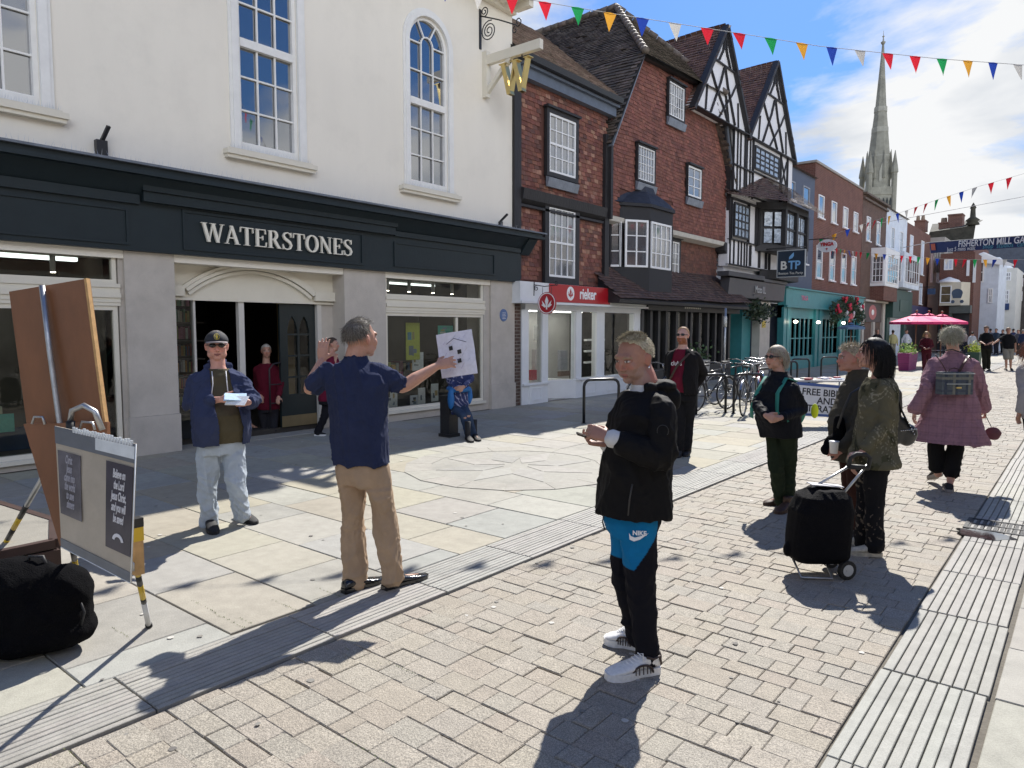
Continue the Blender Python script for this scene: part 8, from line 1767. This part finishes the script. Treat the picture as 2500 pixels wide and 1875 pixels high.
for s,v,u in (('FREE BIBLES',.28,.50),('AND',.53,.53),('LITERATURE',.78,.50)): vtext(s,.165,ik,sgn_,bil2(u,v,.003),rg_,sn_.cross(rg_) if sn_.cross(rg_).z>0 else -sn_.cross(rg_),sn_,sx=.92,bold=.003)
mb=MB(); tz=kq(2000,932).z; c0,c1=kq(1945,932),kq(2085,940,-.1); bk=FWH*.55; q4=[Vector((v.x,v.y,tz)) for v in (c0,c1,c1+bk,c0+bk)]; mb.prism(q4,(0,0,.03)); mb.build('table_top',M('table_grey',(.4,.4,.42),.6,.1),t)
for v in q4: 
    mb=MB(); mb.tube([v,Vector((v.x,v.y,0))],.014,8); mb.build('leg',met,t)
mb=MB()
for k in range(16): 
    a,b=random.uniform(.05,.9),random.uniform(.1,.8); c=q4[0].lerp(q4[1],a)+bk*b; th=random.uniform(.005,.03); m_=Matrix.Translation((c.x,c.y,tz+.031+.0006*k))@Matrix.Rotation(random.uniform(0,3),4,'Z'); t_=MB(); t_.box(-.075,.075,-.05,.05,0,th,jit(random.choice([(.7,.7,.7),(.6,.65,.75),(.35,.05,.06),(.7,.7,.6),(.2,.3,.5)]),.1),M_=m_); o2=t_.build('tract',M('tract_cover',(1,1,1),.5,.15,30,attr=True)); tag(o2,'small printed tract lying flat among others on the folding table','leaflet','tracts on the folding table')
# ---- hanging signs further on
def hsign(name,lab,px0,py0,px1,py1,Y,mat,border=None):
    a,b=FY(px0,py1,Y),FY(px1,py0,Y); t=thing(name,lab,'hanging sign'); mb=MB(); mb.box(a.x,b.x,Y,Y+.06,a.z,b.z); bd_=mb.build('board',mat,t)
    if border: mb=MB(); w_=.03; mb.box(a.x-w_,a.x-.001,Y-.01,Y+.07,a.z-w_,b.z+w_); mb.box(b.x+.001,b.x+w_,Y-.01,Y+.07,a.z-w_,b.z+w_); mb.box(a.x,b.x,Y-.01,Y+.07,a.z-w_,a.z-.001); mb.box(a.x,b.x,Y-.01,Y+.07,b.z+.001,b.z+w_); mb.build('rim',border,bd_)
    mb=MB(); mb.tube([(a.x-.9 if a.x-.9>X+.05 else X+.05,Y+.03,b.z+.12),(b.x,Y+.03,b.z+.12)],.02,6); 
    for x in (a.x+.1,b.x-.1): mb.tube([(x,Y+.03,b.z+.12),(x,Y+.03,b.z)],.008,5)
    mb.build('bracket',blackiron,t); return t,bd_,a,b
t,bd_,a,b=hsign('tea_room_sign','square navy hanging sign with pale BTP letters and a blue leaf',1898,610,1965,676,26.2,M('sign_navy',(.012,.025,.045),.4,.08),M('pale_rim',(.35,.37,.38),.5,0))
cx_,wz=(a.x+b.x)/2,b.z-a.z; W_=b.x-a.x
text('B',wz*.46,.006,'lettering',M('cream_letters',(.62,.62,.58),.5,0),bd_,(cx_-W_*.27,26.18,a.z+wz*.42),rot=(math.pi/2,0,0),bold=.01); text('TP',wz*.46,.006,'lettering',M('blue_letters',(.16,.36,.62),.5,0),bd_,(cx_+W_*.13,26.18,a.z+wz*.42),rot=(math.pi/2,0,0),bold=.01,sx=.9); text('Boston Tea Party',wz*.135,.004,'lettering',MATS['cream_letters'],bd_,(cx_,26.18,a.z+wz*.12),rot=(math.pi/2,0,0))
mb=MB(); mb.prism([(cx_+x*wz,26.19,a.z+wz*(.66+z)) for x,z in ((-.08,0),(-.07,.10),(.0,.18),(.10,.27),(.11,.14),(.05,.05))],(0,-.01,0)); mb.build('leaf_emblem',MATS['blue_letters'],bd_)
mb=MB(); n=32; a=FY(2019,600,31.2); rx=FY(2043,600,31.2).x-a.x; t=thing('oval_sign','white oval hanging sign with red letters above the turquoise restaurant','hanging sign'); mb.prism([(a.x+rx*math.cos(2*math.pi*k/n),31.2,a.z+rx*.68*math.sin(2*math.pi*k/n)) for k in range(n)],(0,.06,0)); bd_=mb.build('board',M('oval_white',(.62,.62,.66),.5,.05),t); text('YINGA',rx*.52,.005,'lettering',redm,bd_,(a.x,31.18,a.z+.06),rot=(math.pi/2,0,0),sx=.85,bold=.008)
mb=MB(); mb.prism([(a.x+x*rx,31.19,a.z+z*rx) for x,z in ((-.12,-.25),(.1,-.25),(0,-.5))],(0,-.01,0)); mb.build('arrow_mark',redm,bd_); mb=MB(); mb.tube([(X+.05,31.23,a.z+rx*.8),(a.x+rx,31.23,a.z+rx*.8)],.02,6); mb.tube([(a.x,31.23,a.z+rx*.8),(a.x,31.23,a.z+rx*.66)],.01,5); mb.build('bracket',blackiron,t)
hsign('small_shop_sign','small blue rectangular hanging sign by the brick terrace far up the street',2264,704,2284,719,56,M('muted_blue',(.03,.06,.13),.5))
# iron scroll under the timber bay
t=thing('scroll_bracket','black iron scroll bracket in front of the white plaster left of the navy sign','sign bracket'); X0=XT+.3; y2=27.0; mb=MB(); spir(.35,4.45,.22,.03,1.6,0,.014); spir(.45,4.0,.24,.03,1.6,2.5,.014); mb.tube([(X0+.1,y2,4.2),(X0+.7,y2,4.45)],.014,6); mb.build('scrollwork',blackiron,t)
# flower garland and heart over the restaurant door
t=thing('flower_garland','big garland of red and white flowers and greenery over the turquoise door','garland'); mb=MB(); fl_=MB()
for k in range(1500):
    y=random.uniform(34.6,39.8); z=3.25-.9*abs((y-37.2)/2.6)**1.6*random.uniform(.3,1)-random.uniform(0,.75); c=Vector((X+.35+random.uniform(0,.35),y,z)); d=Vector((random.gauss(0,1),random.gauss(0,1),random.gauss(0,1))).normalized()*.12; s=d.orthogonal().normalized()*.05; mb.add([c,c+d*.5+s,c+d,c+d*.5-s],[(0,1,2,3)],jit((.025,.05,.02),.5))
mb.build('greenery',MATS['leaf'],t)
for (y,z,r_,c) in ((35.0,2.62,.26,(.5,.02,.05)),(36.0,3.1,.2,(.45,.03,.05)),(36.3,2.45,.18,(.6,.58,.55)),(36.8,2.75,.22,(.5,.03,.06)),(37.6,2.4,.2,(.55,.5,.5)),(38.2,3.1,.22,(.5,.02,.05)),(38.9,2.75,.16,(.65,.62,.6)),(39.3,2.75,.2,(.5,.02,.06)),(37.3,2.25,.25,(.5,.1,.12))):
    for k in range(9): a=random.uniform(0,6.28); fl_.ell((X+.62+random.uniform(-.05,.1),y+math.cos(a)*r_*.55,z+math.sin(a)*r_*.55),(.06,r_*.45,r_*.4),8,6,col=jit(c,.2))
fl_.build('blossoms',M('petal',(1,1,1),.7,.2,30,attr=True),t)
t=thing('hanging_greenery','dark clump of hanging greenery beside the tea room entrance','hanging plant'); mb=MB()
for k in range(500): c=Vector((XT+.1+random.uniform(-.2,.4),25.6+random.gauss(0,.45),2.35+random.gauss(0,.16))); d=Vector((random.gauss(0,1),random.gauss(0,1),random.gauss(0,1))).normalized()*.12; s=d.orthogonal().normalized()*.05; mb.add([c,c+d*.5+s,c+d,c+d*.5-s],[(0,1,2,3)],jit((.02,.035,.015),.5))
mb.build('greenery',MATS['leaf'],t)
t=thing('wall_banner','narrow blue banner sign standing in the dark tea room doorway','banner'); mb=MB(); p=FX(1810,850,XT-.6); mb.box(p.x,p.x+.02,p.y-.35,p.y+.35,.2,1.75); mb.build('panel',M('banner_blue',(.02,.06,.3),.5,.3,6),t)
t=thing('yellow_notice','small yellow notice on the stone pier of the tea room','notice'); mb=MB(); mb.box(XT+.001,XT+.02,26.55,26.9,1.75,2.0); mb.build('panel',M('notice_yellow',(.5,.36,.03),.5,.1),t)
# parasols
pm=M('parasol_pink',(.72,.03,.17),.7,.06,10); pm.node_tree.nodes['Principled BSDF'].inputs['Transmission Weight'].default_value=.0
def parasol(px,py_top,Y,w_,lab,mat,rz=0,first=None):
    c=FY(px,py_top,Y); t=thing('parasol',lab,'parasol',(c.x,Y,0),rz,group='pink parasols' if mat is pm else None)
    zt=c.z; n=8; a=w_/2; mb=MB(); vs=[(0,0,zt)]; hb=zt-a*.42
    rim=[(a*1.25*math.cos(math.pi/4*k+math.pi/4 if 0 else math.pi/4*k),a*1.25*math.sin(math.pi/4*k),hb) for k in range(n)]
    mid=[(p[0]*.2,p[1]*.2,zt-.09) for p in rim]
    mb.add([(p[0]*.24,p[1]*.24,zt-.05) for p in rim]+[(0,0,zt+.03)],[(k,(k+1)%n,n) for k in range(n)])
    mb.add(mid+rim+[(p[0],p[1],hb-.10) for p in rim],[(k,(k+1)%n,n+(k+1)%n,n+k) for k in range(n)]+[(n+k,n+(k+1)%n,2*n+(k+1)%n,2*n+k) for k in range(n)]); o=mb.build('canopy',mat,t); s=o.modifiers.new('thickness','SOLIDIFY'); s.thickness=.006
    mb=MB(); mb.tube([(0,0,0),(0,0,zt+.12)],.025,8); mb.ell((0,0,zt+.12),.05,8,6); mb.build('pole',M('parasol_pole',(.25,.12,.07),.5,.1),t)
    mb=MB()
    for k in range(n): mb.tube([(0,0,hb-.15),(rim[k][0]*.55,rim[k][1]*.55,hb+(zt-hb)*.42)],.008,4)
    mb.build('ribs',MATS['parasol_pole'],t); return t
parasol(2238,766,36,1.75,'nearest pink parasol, left of the other two',pm); parasol(2268,766,38,1.6,'middle pink parasol, half hidden behind the other two',pm); parasol(2300,768,36.8,1.6,'pink parasol on the right of the three',pm)
parasol(2078,788,33.5,.9,'small pale blue parasol outside the turquoise restaurant',M('parasol_blue',(.12,.2,.32),.7,.05))
# flower trough fence around the cafe tables
def trough(px,py,lab,w_,m_,fo):
    p=G(px,py); return planter(p.x,p.y,lab,.45,.72,fol=fo,n=500,fr_=m_,long=w_)
mag=M('magenta_slats',(.24,.03,.14),.6,.45,6,stretch=(.3,.3,9)); trough(2215,903,'long magenta slatted flower trough left of the fair-haired person',.7,mag,(.25,.38,.06)); trough(2378,900,'planter of bright yellow-green leaves beside the tall person in black',.25,M('green_tub',(.06,.12,.08),.6,.1),(.42,.50,.05))
for (px,py) in ((2290,895),(2325,893)): 
    p=G(px,py); t=thing('cafe_table','small metal cafe table inside the planter enclosure','table',p,group='small metal cafe tables'); mb=MB(); mb.lathe((0,0,.72),[(.32,0),(.33,.02)],16); mb.build('table_top',met,t); mb=MB(); mb.tube([(0,0,0),(0,0,.72)],.025,8); mb.lathe((0,0,0),[(.2,0),(.2,.02)],12); mb.build('leg',met,t)
# ---- bunting: strings and flags
FC={'red':(.55,.015,.03),'green':(.01,.25,.07),'amber':(.55,.27,.03),'blue':(.012,.04,.28),'grey':(.45,.44,.42)}
CN={'red':'red','green':'green','amber':'amber','blue':'blue','grey':'off-white'}
def ORD(n): return '%d%s'%(n,'th' if 10<=n%100<=20 else {1:'st',2:'nd',3:'rd'}.get(n%10,'th'))
def flagmat(k):
    nm='flag_'+k; 
    if nm in MATS: return MATS[nm]
    m=M(nm,FC[k],.7,.06,30,.2,300); nt=m.node_tree; b=nt.nodes['Principled BSDF']; o=nt.nodes['Material Output']; tr=nt.nodes.new('ShaderNodeBsdfTranslucent'); tr.inputs[0].default_value=(*[min(1,c*1.3) for c in FC[k]],1); mx=nt.nodes.new('ShaderNodeMixShader'); mx.inputs[0].default_value=.42; nt.links.new(b.outputs[0],mx.inputs[1]); nt.links.new(tr.outputs[0],mx.inputs[2]); nt.links.new(mx.outputs[0],o.inputs[0]); return m
def bunting(desc,pts,sp_,fw_,fh,seq,start=0,sag=0,first=.3,curl=.25,seed=0):
    rg=random.Random(seed); P=[Vector(p) for p in pts]; cum=[0]
    for i in range(len(P)-1): cum.append(cum[-1]+(P[i+1]-P[i]).length)
    def at(s):
        for i in range(len(P)-1):
            if s<=cum[i+1]: return P[i].lerp(P[i+1],(s-cum[i])/(cum[i+1]-cum[i]))
        return P[-1]
    st_=MB(); st_.tube(P,.0045,5); vis=lambda p:(lambda c:c>0 and -40<1250+_f*((p-Vector((0,0,CH))).dot(_rt))/c<2540)((p-Vector((0,0,CH))).dot(_fw))
    so_=tag(st_.build('bunting_string',M('string',(.4,.4,.4),.8,0)),'thin string of the '+desc,'string')
    s=first; k=start; i=0; n_=0
    while s<cum[-1]-fw_:
        a,b=at(s),at(s+fw_); col=seq[k%len(seq)]; mid=(a+b)/2; dr=(b-a).normalized(); nr=dr.cross(Vector((0,0,1))).normalized(); sw_=rg.uniform(-curl,curl)*fh+.1*fh; tip=mid-Vector((0,0,fh))+nr*sw_+dr*rg.uniform(-.04,.08)*fh
        m=MB(); rows=5; V=[]
        for j in range(rows+1):
            t_=j/rows
            for q in (0,.5,1): e=a.lerp(b,q); p=e.lerp(tip,t_)+nr*(math.sin(t_*2.5+q*2+n_)*.02*fh+(.06*fh*(1-t_) if q==.5 else 0)); V.append(p-mid)
        F_2=[]
        for j in range(rows):
            for q in range(2): F_2.append((j*3+q,j*3+q+1,j*3+q+4,j*3+q+3))
        m.add(V,F_2,smooth=True); o=m.build('bunting_flag',flagmat(col),loc=mid)
        if vis(mid): i+=1; lb='%s flag, %s from the left on the %s'%(CN[col],ORD(i),desc)
        elif desc[0]!='n': bpy.data.objects.remove(o); s+=sp_; k+=1; n_+=1; continue
        else: lb='flag of the %s beyond the edge of the picture, %s'%(desc,CN[col])
        tag(o,lb,'flag','flags of the '+desc)
        s+=sp_; k+=1; n_+=1
seq=['red','red','green','amber','blue','grey']
STR=1
L1=[(-9.75,3.6,7.0),(-8.2,5.6,6.53),(-6.5,7.7,6.24),(-5.4,8.8,6.06),(-4.3,9.75,5.86),(-3.2,10.8,5.68),(-2.0,12.3,5.66),(-1.0,13.6,5.70),(1.5,16.8,6.1),(7,23.5,7.0)]
bunting('nearest bunting overhead',L1,.46,.185,.25,seq,start=STR,seed=2)
# second string rising to the right, third level string
a=FX(1985,590,X+.1); L2=[a]
for px,py,Y in ((2105,548,32),(2190,522,29.5),(2290,487,27.5),(2390,455,26),(2500,424,25)): L2.append(FY(px,py,Y))
L2.append(Vector((6.9,21,8.2))); bunting('second, rising bunting',L2,.62,.22,.34,seq,start=2,seed=5)
a=FX(2035,606,X+.1); L3=[a]
for px,py,Y in ((2100,616,40),(2200,624,38),(2300,632,36),(2400,634,34),(2500,634,32)): L3.append(FY(px,py,Y))
L3.append(Vector((7.1,28,5.6))); bunting('third, level bunting',L3,.62,.26,.34,seq,start=1,seed=9)
# ---- street banner
t=thing('street_banner','navy blue banner with white lettering strung high across the far street','banner'); Yb=50
P=[FY(2269,592,Yb),FY(2500,575,Yb-4),FY(2640,566,Yb-7)]; Q=[FY(2272,618,Yb),FY(2500,603,Yb-4),FY(2640,594,Yb-7)]
mb=MB(); mb.prism([P[0],P[1],Q[1],Q[0]],(0,.04,0)); mb.prism([P[1],P[2],Q[2],Q[1]],(0,.04,0)); bn=mb.build('cloth_panel',M('banner_navy',(.015,.03,.12),.6,.1,4),t)
rg_=(P[1]-P[0]).normalized(); ug_=Vector((0,0,1)); nn=rg_.cross(ug_)
c=(P[0].lerp(P[1],.74)*.62+Q[0].lerp(Q[1],.74)*.38)+nn*.06; vtext('FISHERTON MILL GALLERY',.50,swhite,bn,c+rg_*.25,rg_,(P[0]-Q[0]).normalized(),nn,bold=.008,sx=.93)
vtext('Just 5 mins walk',.34,swhite,bn,(P[0].lerp(P[1],.37)*.2+Q[0].lerp(Q[1],.37)*.8)+nn*.06,rg_,(P[0]-Q[0]).normalized(),nn,sx=.9); vtext('shop  studios  cafe',.36,M('banner_teal',(.10,.35,.45),.5,0),bn,(P[0].lerp(P[1],.82)*.25+Q[0].lerp(Q[1],.82)*.75)+nn*.06,rg_,(P[0]-Q[0]).normalized(),nn)
mb=MB(); e=P[0].lerp(P[1],.025);f=P[0].lerp(P[1],.075);g=Q[0].lerp(Q[1],.075);h=Q[0].lerp(Q[1],.025); mb.prism([e*.85+h*.15+nn*.05,f*.85+g*.15+nn*.05,f*.25+g*.75+nn*.05,e*.25+h*.75+nn*.05],nn*.01); mb.build('orange_emblem',M('emblem_orange',(.55,.12,.06),.6,.1),bn)
mb=MB(); mb.tube([Vector((X,P[0].y+2,P[0].z)),P[0],P[1],P[2]],.02,5); mb.build('cable',MATS['string'],t)
mb=MB(); mb.tube([FX(2110,552,X),FY(2500,480,40)],.012,4); tag(mb.build('overhead_wire',MATS['string']),'thin bare wire crossing the sky above the far roofs','wire')
